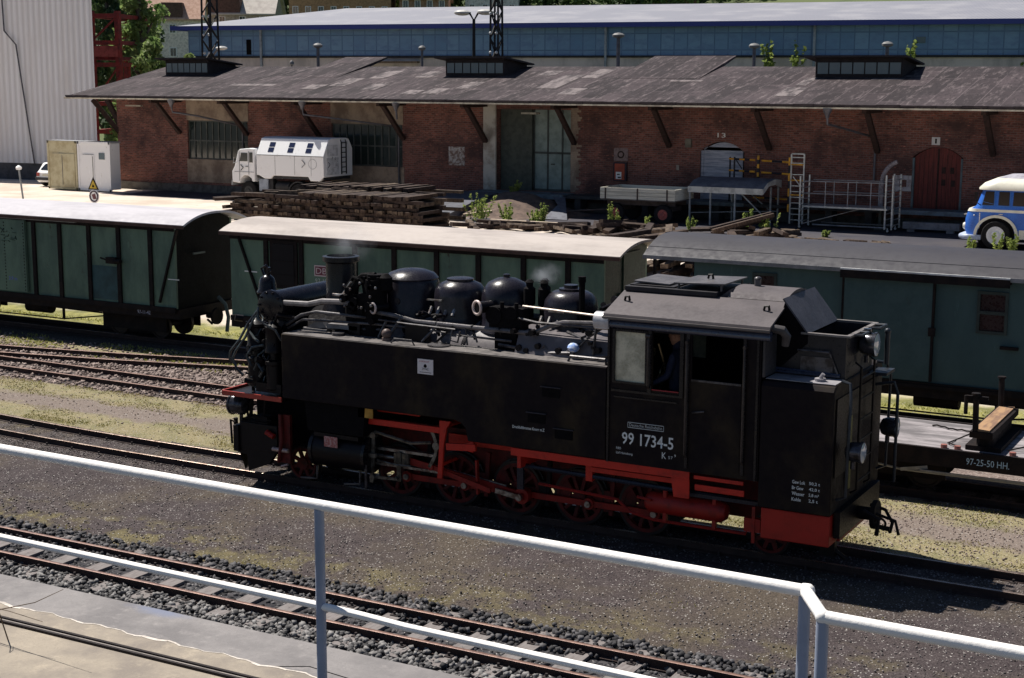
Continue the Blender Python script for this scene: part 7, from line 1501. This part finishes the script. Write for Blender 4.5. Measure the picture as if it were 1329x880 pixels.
for i in range(44): sleeper(-4.9+rng.uniform(-1.6,1.9),25.6+rng.uniform(-1.1,1.1),.1+.14*(i%10),rng.uniform(-.5,.5),'old sleeper in the heap seen through the end platform of the teal van','sleepers heaped behind the teal van',roll=rng.uniform(-.2,.2))
L3='brown old sleeper leaning in the small heap left of the mobile scaffold'; G3='sleepers in the small heap by the scaffold'
for i in range(4): 
    o_=sleeper(-7.6+.18*i,39.0-.35*i,.42+.14*(i%2),R(-58)+.03*i,L3,G3,tilt=R(14),scale=1.0)
for i in range(12): sleeper(rng.uniform(-8.9,-5.2),37.9+rng.uniform(-.6,.7),.12+rng.uniform(0,.2),rng.uniform(-1.4,1.4),L3,G3,tilt=rng.uniform(-.15,.15),roll=rng.uniform(-.3,.3),scale=.6)
for i in range(12): sleeper(rng.uniform(-5.0,-.8),37.3+rng.uniform(-.3,.4),.07+rng.uniform(0,.06),rng.uniform(-1.4,1.4),'short broken sleeper piece scattered at the edge of the asphalt yard','broken sleeper pieces along the asphalt edge',roll=rng.uniform(-.2,.2),scale=.3)
# weeds in the yard
for (x,y,h,n,lb,sp) in((-19.2,38.1,1.15,12,'bushy yellow green weed at the left foot of the earth mound',.8),(-18.1,38.6,.8,8,'lower weed spreading right of the bushiest weed',.6),(-16.3,38.4,.95,7,'upright bright weed before the earth mound, right of the bushy ones',.35),(-17.2,39.4,.6,6,'small weed on the slope of the earth mound',.5),
  (-12.9,38.0,1.1,5,'tall thin weed in front of the trailer front wheel',.16),(-12.6,38.1,.85,3,'weed beside the tall thin one at the trailer',.12),(-11.2,38.0,.75,3,'single weed in front of the trailer rear wheel',.12),(-6.2,38.6,.9,8,'leafy weed in front of the ladder',.5),(-7.6,39.9,.9,4,'yellow green thistle behind the leaning sleepers',.25),(-9.8,39.2,.6,5,'low white flowering weed left of the leaning sleepers',.4),(-20.2,43.0,.5,6,'dark weed on top of the earth mound',.6),
  (1.95,37.2,.55,5,'tuft of weed left of the bus front wheel',.3),(2.9,37.2,.75,5,'tuft of weed right under the bus front wheel',.25),(3.4,37.2,.7,6,'tuft of weed at the bus skirt',.3),(4.1,37.2,.6,6,'rightmost tuft of weed below the bus',.3),(-4.2,39.6,.35,4,'tiny weed on the asphalt below the scaffold',.2)):
    weed(x,y,-.05 if y<42 else .9,h,n,leafW,lb,'weed','weeds growing in the goods yard','weed',sp,.11,26)
# sign and short post at the left
t=thing('warning_sign','yellow triangular warning sign above a round sign on a short post','sign',(-39.6,35.9,0))
f=B(); f.cyl((-39.6,35.93,0),(-39.6,35.93,1.25),.03,n=8); P_('post',f,iron,t)
f=B(); f.prism([(-39.95,.74),(-39.25,.74),(-39.6,1.36)],35.88,35.9,'xz'); tp=P_('triangle_plate',f,black,t,0,0); f=B(); f.prism([(-39.84,.80),(-39.36,.80),(-39.6,1.22)],35.87,35.879,'xz'); P_('yellow_field',f,mat('sign_yellow',(.6,.42,.05),.5),tp,0,0)
f=B(); f.prism([(-39.68,.86),(-39.52,.86),(-39.56,.96),(-39.63,.99)],35.862,35.869,'xz'); P_('symbol',f,soot,tp,0,0)
f=B(); f.cyl((-39.58,35.9,.42),(-39.58,35.88,.42),.33,n=24); rp=P_('round_plate',f,whitep,t); f=B(); f.ring((-39.58,35.872,.42),(0,1,0),.25,.035,20); P_('ring',f,mat('sign_darkring',(.08,.05,.07),.5),rp); f=B(); f.prism([(-39.72,.5),(-39.5,.56),(-39.42,.3),(-39.62,.28)],35.865,35.875,'xz'); P_('symbol',f,mat('sign_symbol',(.15,.05,.06),.5),rp,0,0)
t=thing('marker_post','short leaning pale post with a white cap at the far left of the yard','post',(-43.3,34.8,0))
f=B(); f.tube([(-43.2,34.8,0),(-43.42,34.8,1.7)],.045,8); P_('post',f,mat('zinc_frame',(.33,.35,.36),.5,.3),t); f=B(); f.lathe((-43.42,34.8,1.68),[(.02,-.05),(.13,-.03),(.15,.08),(.06,.16),(.01,.18)],14); P_('cap',f,whitep,t)

# ---------------------------------------------------------------- pieces that stand apart become parts of their own
def separate(o,maxn=26):
    me=o.data; nv=len(me.vertices)
    if nv>6000 or nv<16: return
    par=list(range(nv))
    def fd(a):
        while par[a]!=a: par[a]=par[par[a]]; a=par[a]
        return a
    for e in me.edges:
        a,b=fd(e.vertices[0]),fd(e.vertices[1])
        if a!=b: par[a]=b
    co=np.zeros(nv*3); me.vertices.foreach_get('co',co); co=co.reshape(-1,3)
    rt=np.array([fd(i) for i in range(nv)]); ids=list(dict.fromkeys(rt.tolist()))
    if len(ids)<2 or len(ids)>150: return
    bb=[(co[rt==i].min(0)-.012,co[rt==i].max(0)+.012) for i in ids]; g=list(range(len(ids)))
    def fg(a):
        while g[a]!=a: a=g[a]
        return a
    for i in range(len(ids)):
        for j in range(i+1,len(ids)):
            if (bb[i][0]<=bb[j][1]).all() and (bb[j][0]<=bb[i][1]).all(): g[fg(i)]=fg(j)
    gr={}
    for k,i in enumerate(ids): gr.setdefault(fg(k),set()).add(i)
    if len(gr)<2 or len(gr)>maxn: return
    sets=list(gr.values()); owner={i:k for k,q in enumerate(sets) for i in q}
    own=[owner[r_] for r_ in rt.tolist()]
    for k in range(len(sets)):
        idx=[i for i in range(nv) if own[i]==k]; mp={a:b for b,a in enumerate(idx)}; fs=[];mi=[];sm=[]
        for p in me.polygons:
            if own[p.vertices[0]]==k: fs.append([mp[i] for i in p.vertices]); mi.append(p.material_index); sm.append(p.use_smooth)
        m2=bpy.data.meshes.new(me.name); m2.from_pydata(co[idx].tolist(),[],fs)
        for m in me.materials: m2.materials.append(m)
        m2.polygons.foreach_set('material_index',mi); m2.polygons.foreach_set('use_smooth',sm)
        if any(sm): m2.set_sharp_from_angle(angle=R(40))
        if k==0: first=m2
        else:
            c=o.copy(); c.data=m2; COL.objects.link(c)
    o.data=first
KEEP={'rivets','rust_patch','rust_streak','crack','foliage','crown','chain','hose','emblem_letters','brake_gear','coal','small_pipe','truss_rod','pump_fitting','rail','striped_tube_','print','stem','print','lattice','backhead_fittings','whitewashed_patch','worn_jamb','eave_trim','main_frame','gear'}
for o in list(S.objects):
    if o.type=='MESH' and o.parent and not o.children and not o.modifiers and o.get('kind') is None and o.name.split('.')[0] not in KEEP and not any(o.name.startswith(q) for q in('sleeper','weight','lettering','wagon_number','owner','locomotive','depot','class','brake_ins','warning_text','door_number','digit','weights')): separate(o)
